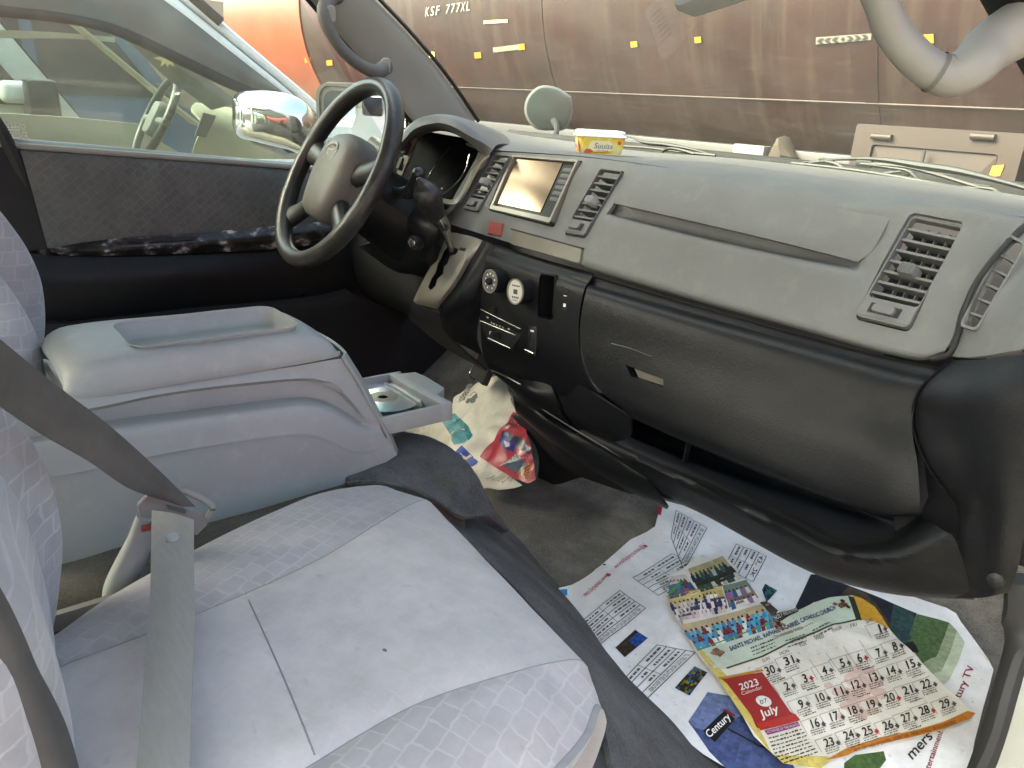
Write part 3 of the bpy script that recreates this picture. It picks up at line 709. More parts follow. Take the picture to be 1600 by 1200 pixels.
# instrument hood and gauges
bm = B()
loft(bm, [cy([(636, 240, .86), (655, 216, .87), (684, 205, .88), (712, 210, .89), (736, 226, .90), (756, 246, .90)]),
          cy([(626, 236, .775), (647, 206, .778), (681, 195, .785), (707, 202, .795), (736, 220, .81), (763, 243, .83)]),
          cy([(622, 226, .768), (646, 197, .772), (681, 187, .78), (711, 194, .79), (739, 212, .807), (768, 238, .83)]),
          cy([(623, 216, .785), (648, 190, .79), (682, 180, .80), (713, 185, .815), (742, 201, .835), (775, 227, .86)]),
          cy([(640, 200, .95), (670, 183, .95), (703, 181, .96), (735, 188, .97), (770, 203, .98), (803, 225, .99)]),
          cy([(690, 190, 1.1), (712, 187, 1.11), (735, 190, 1.12), (758, 198, 1.14), (780, 207, 1.15), (800, 215, 1.15)])], 40, 34)
P('instrument_hood', bm, 'grey_plastic_dark', thick=.004, angle=60)
qg = Q(*cy([(600, 330, .86), (700, 330, .86), (775, 215, .93), (640, 190, .93)]))
bm = B(); qbox(bm, qg, -.3, .95, -.3, .93, -.02, 0); ga = P('gauge_cluster', bm, 'void_black')
for pts in ([(662, 300, .85), (668, 280, .85), (682, 256, .855), (702, 231, .87)], [(688, 308, .835), (710, 290, .84), (726, 268, .845), (734, 240, .855)]):
    bm = B(); tube(bm, cy(pts), .0014, 6, 30); obj('dial_rim', bm, 'chrome_dark', ga)
bm = B(); prism(bm, Fr(U(691, 295, y=.848), V(1, 0, 0), V(0, .4, 1)), circ(.0022, 8), 0, .002); obj('warning_lamp', bm, 'white_mark', ga)
# bezel left of gauges with two switches, and silver strip right/below
bm = B(); loft(bm, [cy([(643, 214, .80), (630, 245, .79), (614, 285, .78), (604, 320, .775)]), cy([(651, 216, .80), (640, 246, .79), (622, 290, .78), (612, 325, .775)]), cy([(654, 217, .83), (643, 248, .82), (625, 292, .81), (615, 327, .80)])], 24, 8, )
bz = P('switch_bezel', bm, 'silver_bezel', thick=.004)
for (px, py) in ((634, 232), (626, 256)):
    bm = B(); f = Fr(U(px, py, y=.785), V(1, 0, 0), V(.0, .45, 1)); prism(bm, f, rrect(-.006, .006, -.012, .012, .002), -.004, .004, .1); obj('switch', bm, 'black_plastic', bz)
bm = B(); loft(bm, [cy([(764, 241, .835), (752, 250, .825), (738, 275, .815), (724, 303, .805), (712, 318, .80), (690, 316, .797), (668, 308, .793)]),
                    cy([(756, 238, .845), (748, 249, .835), (733, 273, .825), (720, 300, .812), (710, 311, .808), (690, 309, .805), (668, 301, .80)])], 40, 4)
P('gauge_bezel', bm, 'silver_bezel', thick=.004)
bm = B(); loft(bm, [cy([(716, 316, .800), (690, 330, .797), (650, 322, .79), (610, 330, .785)]), cy([(704, 332, .798), (690, 345, .797), (640, 350, .80), (600, 356, .80)]), cy([(700, 350, .82), (690, 360, .82), (640, 370, .83), (590, 380, .83)])], 24, 10)
P('cluster_lower_trim', bm, 'grey_plastic_dark', thick=.004)

# black lower dashboard: knee panel, shift console, heater panel, glove box, shelf, end panel
bm = B(); loft(bm, [cy([(470, 320, .88), (560, 330, .86), (640, 345, .84), (715, 362, .82)]), cy([(470, 390, .85), (560, 400, .83), (640, 410, .82), (700, 420, .80)]), cy([(490, 440, .88), (560, 455, .87), (640, 470, .86), (695, 490, .82)]), cy([(520, 440, 1.0), (580, 470, 1.0), (650, 500, 1.0), (720, 540, .95)])], 24, 20)
P('knee_panel', bm, 'black_matte', thick=.004)
bm = B()
loft(bm, [cy([(697, 371, .792), (682, 398, .775), (664, 432, .75), (649, 462, .735), (646, 470, .74)]), cy([(704, 364, .79), (690, 396, .768), (670, 432, .742), (653, 464, .727), (650, 474, .735)]),
          cy([(722, 366, .785), (708, 402, .762), (688, 438, .735), (666, 468, .722), (662, 478, .732)]), cy([(745, 372, .785), (727, 408, .762), (707, 443, .738), (684, 472, .724), (679, 482, .733)]), cy([(757, 377, .79), (733, 412, .772), (712, 447, .748), (690, 474, .735), (684, 484, .742)])], 30, 20)
slot = [(701, 384), (716, 389), (713, 397), (703, 400), (699, 412), (694, 416), (692, 428), (683, 436), (680, 447), (673, 453), (669, 449), (674, 436), (681, 425), (684, 412), (690, 402), (694, 392)]
class PxF:
    def __init__(s, a): s.a = a
    def p(s, px, py, d): 
        y = .722 + (478 - py) / 110 * .066
        return U(px, py, y=y - d)
b = B(); prism(b, PxF(0), slot, -.03, .03)
sg = P('shift_gate', bm, 'silver_bezel', thick=.004, cut=[b], angle=50)
bm = B(); prism(bm, PxF(0), [(690, 380), (722, 384), (690, 460), (664, 456)], -.016, -.012); obj('gate_well', bm, 'rubber', sg)
bm = B(); prism(bm, PxF(0), [(717, 391), (726, 393), (728, 388), (719, 386)], -.002, .006, .1); obj('release_button', bm, 'black_smooth', sg)
bm = B()
loft(bm, [cy([(748, 376, .790), (733, 412, .770), (712, 447, .746), (691, 474, .733), (685, 486, .74)]), cy([(762, 378, .786), (741, 420, .765), (720, 460, .744), (696, 490, .735), (690, 506, .745)]), cy([(772, 386, .79), (752, 440, .772), (736, 480, .765), (712, 515, .765), (700, 525, .77)]),
          cy([(774, 392, .80), (757, 450, .79), (748, 500, .79), (745, 535, .79), (752, 555, .80)])], 30, 22)
P('shift_console', bm, 'black_plastic', thick=.004)
bm = B(); loft(bm, [cy([(645, 470, .742), (662, 480, .736), (690, 490, .738)]), cy([(640, 486, .76), (668, 500, .76), (702, 526, .77)]), cy([(640, 500, .9), (690, 540, .9), (760, 580, .88)])], 14, 12); P('shift_console_foot', bm, 'black_matte', thick=.004)
# heater panel
qh = Q(*cy([(752, 520, .768), (893, 560, .768), (917, 440, .776), (764, 398, .778)]))
bm = B()
loft(bm, [cy([(764, 378, .800), (830, 399, .800), (928, 427, .800)]), cy([(762, 387, .787), (830, 408, .787), (923, 436, .787)]), cy([(761, 396, .785), (826, 414, .785), (918, 443, .785)]), cy([(760, 402, .776), (824, 420, .776), (914, 449, .776)]), cy([(752, 460, .770), (818, 480, .770), (904, 505, .770)]), cy([(751, 515, .770), (820, 540, .770), (908, 565, .770)]),
          cy([(756, 560, .785), (830, 590, .785), (930, 612, .775)]), cy([(768, 582, .80), (850, 622, .80), (990, 656, .775)])], 40, 36)
def hpt(px, py): 
    """panel coordinates of a picture point on the heater panel"""
    x = U(px, py, pl=(qh.p(.5, .5), qh.n)); e1 = qh.c[1] - qh.c[0]; e2 = qh.c[3] - qh.c[0]
    d = x - qh.c[0]; a11 = e1.dot(e1); a12 = e1.dot(e2); a22 = e2.dot(e2); b1 = d.dot(e1); b2 = d.dot(e2); D = a11 * a22 - a12 * a12
    return ((b1 * a22 - b2 * a12) / D, (a11 * b2 - a12 * b1) / D)
fh = Fr(qh.p(.5, .5), qh.c[1] - qh.c[0], qh.c[3] - qh.c[0])
def hm(px, py):
    d = U(px, py, pl=(fh.o, fh.n)) - fh.o; return (d.dot(fh.u), d.dot(fh.v))
b = B(); 
cub = [hm(845, 430), hm(878, 440), hm(866, 498), hm(834, 488)]
cxm = sum(p[0] for p in cub) / 4; cw = .019; ch = .034; cym = sum(p[1] for p in cub) / 4
prism(b, fh, rrect(cxm - cw, cxm + cw, cym - ch, cym + ch, .007), -.04, .03)
hp = P('heater_panel', bm, 'black_plastic', thick=.004, cut=[b], angle=50)
bm = B(); prism(bm, fh, rrect(cxm - cw - .001, cxm + cw + .001, cym - ch - .001, cym + ch + .001, .007), -.034, -.028); pk = P('cubby', bm, 'rubber')
bm = B(); ringprism(bm, fh, rrect(cxm - cw - .002, cxm + cw + .002, cym - ch - .003, cym + ch + .002, .008), rrect(cxm - cw, cxm + cw, cym - ch, cym + ch, .007), -.028, .0025); obj('rim', bm, 'black_plastic', pk)
def dial(name, px, py, r, facemat):
    a, b_ = hm(px, py); bm = B()
    prism(bm, fh, circ(r * 1.06, 36, a, b_), -.004, .004)
    prism(bm, fh, circ(r, 36, a, b_), .0, .026, .0)
    k = P(name, bm, 'black_plastic')
    bm = B(); ringprism(bm, fh, circ(r, 36, a, b_), circ(r * .9, 36, a, b_), .026, .0285); obj('rim', bm, 'silver_bezel', k)
    bm = B(); prism(bm, fh, circ(r * .9, 36, a, b_), .0255, .0268); obj('face', bm, facemat, k)
    return k, a, b_
k1, a1, b1 = dial('fan_knob', 786, 439, .0195, 'grey_plastic_dark')
bm = B(); prism(bm, fh, circ(.0062, 20, a1, b1), .0265, .033, .2); obj('cap', bm, 'black_plastic', k1)
bm = B()
for k in range(9):
    a = R_(-60 + 300 * k / 8)
    qbox(bm, fh, a1 + .0125 * math.cos(a) - .0013, a1 + .0125 * math.cos(a) + .0013, b1 + .0125 * math.sin(a) - .0013, b1 + .0125 * math.sin(a) + .0013, .0268, .0272)
obj('marks', bm, 'white_mark', k1)
k2, a2, b2 = dial('lighter_plug', 826, 455, .0205, 'cream_dial')
bm = B()
qbox(bm, fh, a2 - .005, a2 + .005, b2 - .004, b2 + .0035, .0268, .0272)
for k in range(5): qbox(bm, fh, a2 - .009 + k * .004, a2 - .0065 + k * .004, b2 + .008, b2 + .0105, .0268, .0272)
for k in range(4): qbox(bm, fh, a2 - .008 + k * .0045, a2 - .0052 + k * .0045, b2 - .0108, b2 - .0075, .0268, .0272)
for k in range(5): qbox(bm, fh, a2 - .006 + k * .0026, a2 - .0046 + k * .0026, b2 - .0145, b2 - .013, .0268, .0272)
obj('marks', bm, 'dark_metal', k2)
a, b_ = hm(885, 467); bm = B(); prism(bm, fh, rrect(a - .0052, a + .0052, b_ - .018, b_ + .018, .0025), -.002, .0028, .06); sw = P('rocker_switch', bm, 'black_smooth')
bm = B(); qbox(bm, fh, a - .0025, a + .0025, b_ - .012, b_ - .007, .0028, .0033); qbox(bm, fh, a - .0032, a + .0032, b_ + .004, b_ + .0055, .0028, .0033); obj('marks', bm, 'white_mark', sw)
# slider slots
bm = B(); prism(bm, fh, [hm(753, 478), hm(818, 500), hm(815, 516), hm(752, 493)], -.001, .0012); sl = P('slider_panel', bm, 'black_smooth')
bm = B(); prism(bm, fh, [hm(752, 499), hm(816, 522), hm(800, 546), hm(762, 532)], -.001, .0012); obj('slot_plate', bm, 'black_smooth', sl)
for l in ([(752, 483), (815, 514)], [(764, 528), (799, 544)], [(752, 501), (808, 524)]):
    bm = B(); pts = [fh.p(*hm(*p), .002) for p in l]; tube(bm, pts, .0009, 6, 6); obj('edge', bm, 'chrome_dark', sl)
for (px, py) in ((775, 485), (780, 523)):
    a, b_ = hm(px, py); bm = B(); prism(bm, fh, rrect(a - .006, a + .006, b_ - .0055, b_ + .0055, .0015), 0, .009, .15); obj('slider', bm, 'black_plastic', sl)
bm = B()
for k, (px, py) in enumerate([(763, 496), (769, 504), (773, 506), (777, 508), (782, 510), (787, 512), (796, 514)]):
    a, b_ = hm(px, py); s_ = .0028 if k in (0, 6) else .0012; qbox(bm, fh, a - s_, a + s_, b_ - .0014, b_ + .0014, .0012, .0018)
a, b_ = hm(773, 520); qbox(bm, fh, a - .0022, a + .0022, b_ + .002, b_ + .0032, .009, .0096); qbox(bm, fh, a - .0022, a - .001, b_ - .003, b_ + .003, .009, .0096)
obj('marks', bm, 'cream_dial', sl)
a, b_ = hm(832, 530); bm = B(); prism(bm, fh, rrect(a - .010, a + .010, b_ - .026, b_ + .022, .003), -.001, .0016, .05); bl_ = P('blank_cover', bm, 'black_smooth')
bm = B(); qbox(bm, fh, a - .004, a + .004, b_ + .012, b_ + .015, .0016, .0022); obj('mark', bm, 'white_mark', bl_)
bm = B(); tube(bm, [fh.p(*hm(822, 546), .002), fh.p(*hm(835, 552), .002)], .0012, 6, 6); obj('edge', bm, 'chrome_dark', bl_)
# lower stack and knee bolster right of it
bm = B(); loft(bm, [cy([(762, 568, .79), (812, 590, .785), (860, 600, .785)]), cy([(768, 580, .775), (815, 605, .77), (870, 625, .78)]), cy([(790, 600, .785), (820, 628, .78), (880, 655, .79)]), cy([(800, 612, .83), (830, 640, .82), (900, 670, .82)])], 20, 14); at_ = P('ashtray', bm, 'black_plastic', thick=.004)
bm = B(); tube(bm, cy([(766, 578, .772), (790, 588, .768), (814, 601, .766)]), .0012, 6, 10); obj('edge', bm, 'chrome_dark', at_)
bm = B(); loft(bm, [cy([(905, 600, .772), (935, 620, .765), (985, 652, .762)]), cy([(880, 620, .775), (920, 650, .768), (985, 680, .765)]), cy([(868, 612, .79), (890, 650, .785), (960, 690, .785)]), cy([(855, 605, .82), (870, 645, .82), (930, 690, .82)])], 20, 14); P('knee_bolster', bm, 'black_plastic', thick=.004)

# glove box
bm = B()
loft(bm, [cy([(922, 428, .808), (1100, 480, .806), (1300, 535, .802), (1400, 560, .80), (1472, 574, .795)]), cy([(926, 434, .797), (1100, 484, .796), (1300, 540, .793), (1400, 566, .790), (1466, 579, .788)]), cy([(922, 442, .794), (1095, 492, .792), (1298, 548, .788), (1400, 575, .785), (1456, 588, .781)]),
          cy([(916, 455, .772), (1090, 505, .77), (1292, 560, .768), (1392, 588, .765), (1442, 600, .762)]), cy([(906, 520, .760), (1080, 570, .756), (1270, 630, .750), (1370, 650, .748), (1425, 658, .75)]), cy([(922, 590, .752), (1085, 640, .742), (1275, 702, .733), (1380, 725, .730), (1434, 730, .735)]),
          cy([(975, 642, .750), (1100, 695, .738), (1250, 756, .728), (1380, 796, .726), (1438, 800, .730)]), cy([(985, 652, .757), (1104, 704, .747), (1255, 765, .737), (1380, 805, .735), (1436, 806, .74)]), cy([(1000, 655, .80), (1110, 705, .80), (1260, 762, .79), (1380, 800, .785), (1430, 800, .785)])], 60, 44)
fl = Fr(U(1011, 588, y=.752), U(1040, 598, y=.752) - U(983, 578, y=.752), V(0, .12, 1))
lp = [(U(a, b_, pl=(fl.o, fl.n)) - fl.o) for a, b_ in ((977, 570), (1038, 592), (1040, 606), (986, 588))]
lp = [(p.dot(fl.u), p.dot(fl.v)) for p in lp]
b = B(); prism(b, fl, lp, -.018, .03)
gb = P('glove_box', bm, 'black_plastic', thick=.025, cut=[b], angle=60)
bm = B(); prism(bm, fl, [(p[0] * .8 + .002, p[1] * .8 - .002) for p in lp], -.016, -.008); obj('latch_pull', bm, 'warm_grey_trim', gb)
bm = B(); tube(bm, cy([(955, 537, .758), (985, 545, .757), (1018, 558, .756)]), .0012, 6, 10); obj('latch_edge', bm, 'black_smooth', gb)
# open shelf under it
bm = B()
loft(bm, [cy([(860, 600, .93), (1050, 640, .93), (1240, 720, .93), (1400, 790, .90), (1440, 780, .84)]), cy([(900, 650, .93), (1060, 700, .93), (1250, 770, .92), (1390, 815, .90), (1436, 802, .82)]),
          cy([(960, 672, .85), (1100, 737, .83), (1240, 803, .80), (1320, 838, .785), (1385, 840, .775), (1440, 808, .765)]), cy([(930, 672, .80), (1090, 742, .775), (1238, 812, .752), (1310, 849, .74), (1395, 852, .73), (1458, 818, .735)]),
          cy([(905, 672, .785), (1080, 749, .757), (1232, 823, .735), (1300, 856, .726), (1400, 864, .717), (1476, 830, .722)]), cy([(900, 680, .783), (1077, 756, .752), (1228, 831, .731), (1292, 862, .722), (1400, 874, .713), (1488, 836, .718)]),
          cy([(915, 705, .788), (1076, 774, .765), (1225, 848, .742), (1290, 876, .732), (1400, 890, .724), (1500, 862, .726)]), cy([(960, 745, .795), (1082, 795, .785), (1235, 876, .76), (1295, 901, .75), (1400, 925, .742), (1520, 930, .742)]),
          cy([(990, 765, .85), (1090, 797, .84), (1240, 880, .82), (1300, 905, .82), (1400, 925, .82), (1520, 930, .82)])], 70, 44)
P('lower_shelf', bm, 'black_plastic', thick=.004, angle=60)
bm = B(); loft(bm, [cy([(1078, 668, .84), (1066, 720, .82)]), cy([(1082, 668, .84), (1070, 722, .815)]), cy([(1082, 670, .92), (1070, 724, .92)])], 8, 6); P('shelf_rib', bm, 'black_plastic', thick=.002)
# long beam running from the shelf to the centre
bm = B(); loft(bm, [cy([(795, 605, .81), (870, 655, .80), (960, 700, .79), (1020, 735, .785)]), cy([(800, 615, .79), (868, 665, .782), (950, 710, .775), (1010, 745, .775)]), cy([(805, 640, .79), (868, 690, .785), (950, 738, .78), (1040, 790, .785)]), cy([(812, 650, .83), (870, 700, .83), (950, 750, .83), (1040, 795, .83)])], 26, 16)
P('lower_beam', bm, 'black_plastic', thick=.004)
bm = B(); tube(bm, cy([(820, 622, .787), (900, 672, .778), (985, 722, .772)]), .0016, 6, 20); P('beam_edge', bm, 'black_smooth')
bm = B(); loft(bm, [cy([(800, 650, .90), (835, 660, .87), (880, 690, .87), (960, 740, .9)]), cy([(838, 700, .93), (870, 720, .92), (900, 740, .93), (980, 770, .95)]), cy([(840, 755, .97), (870, 757, .97), (920, 745, 1.0), (1000, 770, 1.02)])], 20, 12); P('heater_duct', bm, 'black_matte', thick=.004)
# right end panel by the door opening
bm = B()
loft(bm, [cy([(1483, 560, .80), (1446, 606, .775), (1428, 655, .77), (1448, 722, .75), (1494, 792, .752), (1496, 850, .74), (1470, 935, .76)]), cy([(1490, 562, .785), (1440, 610, .757), (1431, 655, .752), (1451, 720, .735), (1497, 793, .738), (1502, 850, .727), (1500, 934, .745)]), cy([(1530, 562, .760), (1498, 615, .735), (1492, 660, .73), (1508, 725, .722), (1535, 795, .722), (1538, 855, .72), (1535, 934, .735)]),
          cy([(1590, 555, .735), (1570, 620, .715), (1565, 680, .71), (1565, 740, .71), (1568, 800, .712), (1565, 860, .716), (1556, 930, .73)]), cy([(1650, 545, .72), (1645, 620, .71), (1640, 690, .71), (1620, 770, .715), (1600, 840, .72), (1590, 890, .725), (1575, 926, .735)])], 44, 30)
ep = P('end_panel', bm, 'black_plastic', thick=.004, angle=60)
bm = B(); loft(bm, [cy([(1380, 540, .84), (1390, 700, .84), (1400, 860, .82)]), cy([(1540, 540, .83), (1545, 700, .82), (1550, 860, .80)])], 8, 6); P('backing_panel', bm, 'black_matte', thick=.004)
bm = B(); f = Fr(U(1555, 908, y=.722), V(1, .2, 0), V(0, .1, 1)); prism(bm, f, circ(.0075, 20), -.004, .001, .3); obj('trim_clip', bm, 'black_plastic', ep)
bm = B(); tube(bm, cy([(1483, 566, .783), (1436, 610, .757), (1425, 655, .752), (1446, 722, .738), (1494, 794, .738)]), .0013, 6, 36); P('panel_gap', bm, 'void_black')

# ---------------------------------------------------------------- steering wheel, column, gear lever
WC = V(-.36, .623, .716); yaw, tl = -.061, .50
wu = V(math.cos(yaw), math.sin(yaw), 0); wf = V(-math.sin(yaw), math.cos(yaw), 0); wv = wf * math.sin(tl) + V(0, 0, 1) * math.cos(tl)
fw = Fr(WC, wu, wv)                       # n points at the driver
wheel = thing('steering_wheel', 'worn black four spoke steering wheel with dusty grey centre pad and oval emblem', 'steering wheel', WC)
bm = B()
NR = 96; rings = []
for i in range(NR):
    a = 2 * math.pi * i / NR; rr = []
    grip = .0135 + (.0015 if 20 < math.degrees(a) % 180 < 160 else .0005)
    fing = .0008 * math.sin(a * 46) if 35 < math.degrees(a) < 75 or 105 < math.degrees(a) < 145 else 0
    for k in range(16):
        b_ = 2 * math.pi * k / 16; r = .168 + (grip + (fing if math.cos(b_) < -.2 else 0)) * math.cos(b_)
        rr.append(bm.verts.new(fw.p(r * math.cos(a), r * math.sin(a), grip * 1.12 * math.sin(b_))))
    rings.append(rr)
for i in range(NR):
    for k in range(16): bm.faces.new((rings[i][k], rings[(i + 1) % NR][k], rings[(i + 1) % NR][(k + 1) % 16], rings[i][(k + 1) % 16]))
obj('rim', bm, 'wheel_black', wheel)
bm = B()
po = resample([V(*p, 0) for p in [(-.068, .045), (-.04, .068), (0, .074), (.04, .068), (.068, .045), (.072, .0), (.062, -.05), (.045, -.083), (0, -.09), (-.045, -.083), (-.062, -.05), (-.072, 0), (-.068, .045)]], 49)[:-1]
rows = [(1.0, -.03), (1.0, -.008), (.97, .006), (.88, .016), (.7, .022), (.45, .025), (.2, .026)]
rg = [[bm.verts.new(fw.p(p.x * s_, p.y * s_, d)) for p in po] for s_, d in rows]
for a, b_ in zip(rg, rg[1:]):
    for k in range(48): bm.faces.new((a[k], a[(k + 1) % 48], b_[(k + 1) % 48], b_[k]))
bm.faces.new(rg[-1]); bm.faces.new(rg[0][::-1])
hub = obj('centre_pad', bm, 'hub_grey', wheel, angle=60)
def spoke(a0, r0, w0, a1, r1, w1):
    bm = B(); p0 = V(math.cos(R_(a0)) * r0, math.sin(R_(a0)) * r0, 0); p1 = V(math.cos(R_(a1)) * r1, math.sin(R_(a1)) * r1, 0)
    d = (p1 - p0).normalized(); s_ = V(-d.y, d.x, 0)
    c = []
    for t_, wd, dp in ((0, w0, -.004), (.35, w0 * .8, -.006), (.7, w1 * .9, -.006), (1, w1 * 1.2, -.002)):
        q = p0.lerp(p1, t_); row = []
        for sx, dd in ((-1, -.012), (-1, -.002), (-.6, .006), (0, .008), (.6, .006), (1, -.002), (1, -.012)):
            row.append(fw.p(q.x + s_.x * wd * sx, q.y + s_.y * wd * sx, dp + dd))
        c.append(row)
    g = loft(bm, c, 13, 12); obj('spoke', bm, 'wheel_black', wheel, thick=.003, toward=fw.p(0, 0, .5))
for a in (1, -1):
    spoke(90 + a * 84, .05, .024, 90 + a * 79, .163, .022); spoke(90 + a * 142, .055, .022, 90 + a * 130, .163, .02)
def oval(bm, f, ax, ay, oy, d, r):
    pts = [f.p(ax * math.cos(2 * math.pi * k / 40), oy + ay * math.sin(2 * math.pi * k / 40), d) for k in range(40)]
    tube(bm, pts, r, 6, 0, closed=True)
fe = Fr(fw.p(0, .028, .0235), wu, wv); 
bm = B(); oval(bm, fe, .024, .0185, 0, .001, .0017); oval(bm, fe, .0085, .0165, -.001, .001, .0014); oval(bm, fe, .0175, .0065, .009, .001, .0014)
obj('emblem', bm, 'silver_bezel', hub)
bm = B()
for k in range(6): qbox(bm, fw, -.016 + k * .0055, -.0122 + k * .0055, -.022, -.0185, .0225, .0232)
obj('airbag_mark', bm, 'grey_plastic_dark', hub)
colm = thing('steering_column', 'black column shroud behind the steering wheel with ignition lock and two stalks', 'steering column', WC + wf * .2)
bm = B()
ax = -fw.n
def sect(d, w, h, off=0): return [WC + ax * d + wu * (w * math.cos(2 * math.pi * k / 20)) + wv * (h * math.sin(2 * math.pi * k / 20) + off) for k in range(21)]
loft(bm, [sect(.02, .035, .035), sect(.035, .07, .062, -.004), sect(.09, .078, .066, -.01), sect(.15, .085, .07, -.015), sect(.24, .09, .075, -.02)], 40, 20); obj('shroud', bm, 'black_plastic', colm)
bm = B(); loft(bm, [cy([(655, 318, .74), (690, 330, .76), (706, 352, .78)]), cy([(640, 340, .72), (684, 358, .74), (690, 385, .765)]), cy([(612, 365, .72), (650, 405, .735), (682, 408, .76)]), cy([(560, 385, .74), (620, 425, .76), (670, 430, .78)])], 20, 18); obj('lower_shroud', bm, 'black_plastic', colm, thick=.004)
lk = U(646, 379, y=.715); d_ = (lk - V(-.36, .9, .62)).normalized(); d_ = V(.25, -.9, .2).normalized()
fk = Fr(lk, V(0, 0, 1).cross(d_), V(0, 0, 1)); bm = B(); prism(bm, fk, circ(.0135, 28), -.02, .004, .12); ik = obj('ignition_lock', bm, 'black_smooth', colm)
bm = B(); prism(bm, fk, circ(.0085, 24), .003, .006, .1); obj('key_barrel', bm, 'chrome_dark', ik)
bm = B(); qbox(bm, fk, -.0012, .0012, -.004, .004, .006, .0066); obj('key_slot', bm, 'rubber', ik)
bm = B(); tube(bm, [V(-.33, .70, .69), U(640, 300, x=-.24), U(650, 283, x=-.215), U(654, 272, x=-.205)], [.007, .008, .0125, .0115], 12, 24); ellipsoid(bm, U(654, 272, x=-.205), (.0115, .0115, .0115)); obj('stalk', bm, 'black_smooth', colm)
bm = B(); tube(bm, [V(-.39, .72, .70), V(-.5, .71, .71), V(-.55, .705, .715)], [.006, .007, .010], 10, 16); obj('stalk', bm, 'black_smooth', colm)
lever = thing('gear_lever', 'black gear lever knob on a tapered chrome shaft rising from the silver shift plate', 'gear lever', U(705, 392, y=.762))
kb = U(706, 391, y=.765); k1_ = U(693, 352, y=.735); k2_ = U(682, 336, y=.722); k3_ = U(668, 306, y=.70); k4_ = U(658, 288, y=.69)
bm = B(); tube(bm, [kb, kb.lerp(k1_, .5), k1_, k2_], [.005, .0058, .011, .0155], 18, 20); obj('shaft', bm, 'chrome_dark', lever)
bm = B(); ds = (k4_ - k2_).normalized(); ring_ = [k2_ - ds * .004, k2_, k2_.lerp(k3_, .5), k3_, k3_.lerp(k4_, .5), k4_, k4_ + ds * .008, k4_ + ds * .012]
tube(bm, ring_, [.0155, .0175, .0195, .022, .0235, .0205, .013, .003], 22, 30); obj('knob', bm, 'wheel_black', lever, angle=80)
# brake pedal in the dark footwell
ped = thing('brake_pedal', 'black pedal with a thin worn metal edge in the dark footwell under the heater panel', 'pedal', U(745, 585, y=.95))
bm = B(); f = Fr(U(752, 578, y=.93), V(1, -.2, 0), V(0, .45, 1)); prism(bm, f, rrect(-.035, .035, -.025, .03, .006), -.01, .004, .05); obj('pad', bm, 'rubber', ped)
bm = B(); tube(bm, [f.p(-.036, .026, .003), f.p(-.035, 0, .003), f.p(-.034, -.024, .003), f.p(0, -.025, .003)], .0012, 6, 16); obj('edge_trim', bm, 'chrome_dark', ped)
bm = B(); tube(bm, [f.p(0, 0, -.01), f.p(0, .06, -.08), f.p(0, .2, -.16)], .008, 8, 12); obj('arm', bm, 'dark_metal', ped)

# ---------------------------------------------------------------- seats
seat = thing('passenger_seat', 'pale lavender grey velour front seat with patterned bolsters and plain centre nearest the camera', 'seat', (.40, .1, .12))
def fr(curve, extra): 
    """carry a cushion line over the front lip and down"""
    e = curve[-1]; return curve + [e + V(*x) for x in extra]
C1 = cz([(-90, 1095, .365), (60, 1012, .372), (170, 934, .378), (330, 846, .384), (420, 803, .386), (500, 771, .382), (562, 760, .372), (598, 760, .364)])
C2 = cz([(-90, 1130, .396), (55, 1058, .398), (240, 987, .402), (385, 927, .402), (500, 873, .400), (590, 818, .392), (640, 789, .382), (668, 781, .372)])
C3 = cz([(300, 1350, .405), (420, 1240, .407), (500, 1187, .408), (650, 1101, .407), (800, 1051, .402), (870, 1034, .392), (908, 1032, .380)])
C4 = cz([(560, 1440, .380), (700, 1340, .382), (800, 1262, .380), (870, 1196, .376), (912, 1146, .370), (932, 1100, .364)])
lip = [(.002, .008, -.012), (.0, .006, -.04), (-.008, -.004, -.10)]
C0 = [p + V(-.012, 0, -.03) for p in C1]; C00 = [p + V(-.014, 0, -.12) for p in C1]
C5 = [p + V(-.002, -.005, -.016) for p in C4]; C6 = [p + V(-.014, -.024, -.05) for p in C4]; C7 = [p + V(-.03, -.05, -.12) for p in C4]
def mid(a, b_, t, dz, n=16): 
    A = resample(a, n); Bb = resample(b_, n); return [p.lerp(q, t) + V(0, 0, dz * math.sin(math.pi * min(1, .2 + i / n)) ** .5) for i, (p, q) in enumerate(zip(A, Bb))]
E3 = lambda c: fr(c, lip)
bm = B(); loft(bm, [E3(c) for c in (C00, C0, C1, mid(C1, C2, .35, .010), mid(C1, C2, .75, .008), C2)], 60, 34); obj('cushion_bolster', bm, 'seat_fabric', seat, thick=.006, angle=70)
bm = B(); loft(bm, [E3(c) for c in (C2, mid(C2, C3, .06, .006), mid(C2, C3, .3, .008), mid(C2, C3, .6, .006), mid(C2, C3, .94, .006), C3)], 60, 40); cc = obj('cushion_centre', bm, ['seat_center', 'seat_center_pale'], seat, thick=.006, angle=70)
from mathutils.bvhtree import BVHTree
bvh = BVHTree.FromPolygons([v.co.copy() for v in cc.data.vertices], [list(p.vertices) for p in cc.data.polygons])
def onc(px, py, d=.0):
    v = Vector((px - 800.0, py - 600.0, FPX)); r = Vector((AX.dot(v), AY.dot(v), AZ.dot(v))).normalized()
    h = bvh.ray_cast(CAM, r); return h[0] + h[1] * d if h[0] is not None else U(px, py, z=.41)
xa, xb = onc(386, 935), onc(492, 1180)
for p in cc.data.polygons:
    q = p.center
    if (xb.x - xa.x) * (q.y - xa.y) - (xb.y - xa.y) * (q.x - xa.x) < 0: p.material_index = 1
bm = B(); loft(bm, [E3(c) for c in (C3, mid(C3, C4, .15, .008), mid(C3, C4, .55, .014), C4)], 50, 26); obj('cushion_bolster', bm, 'seat_fabric', seat, thick=.006, angle=70)
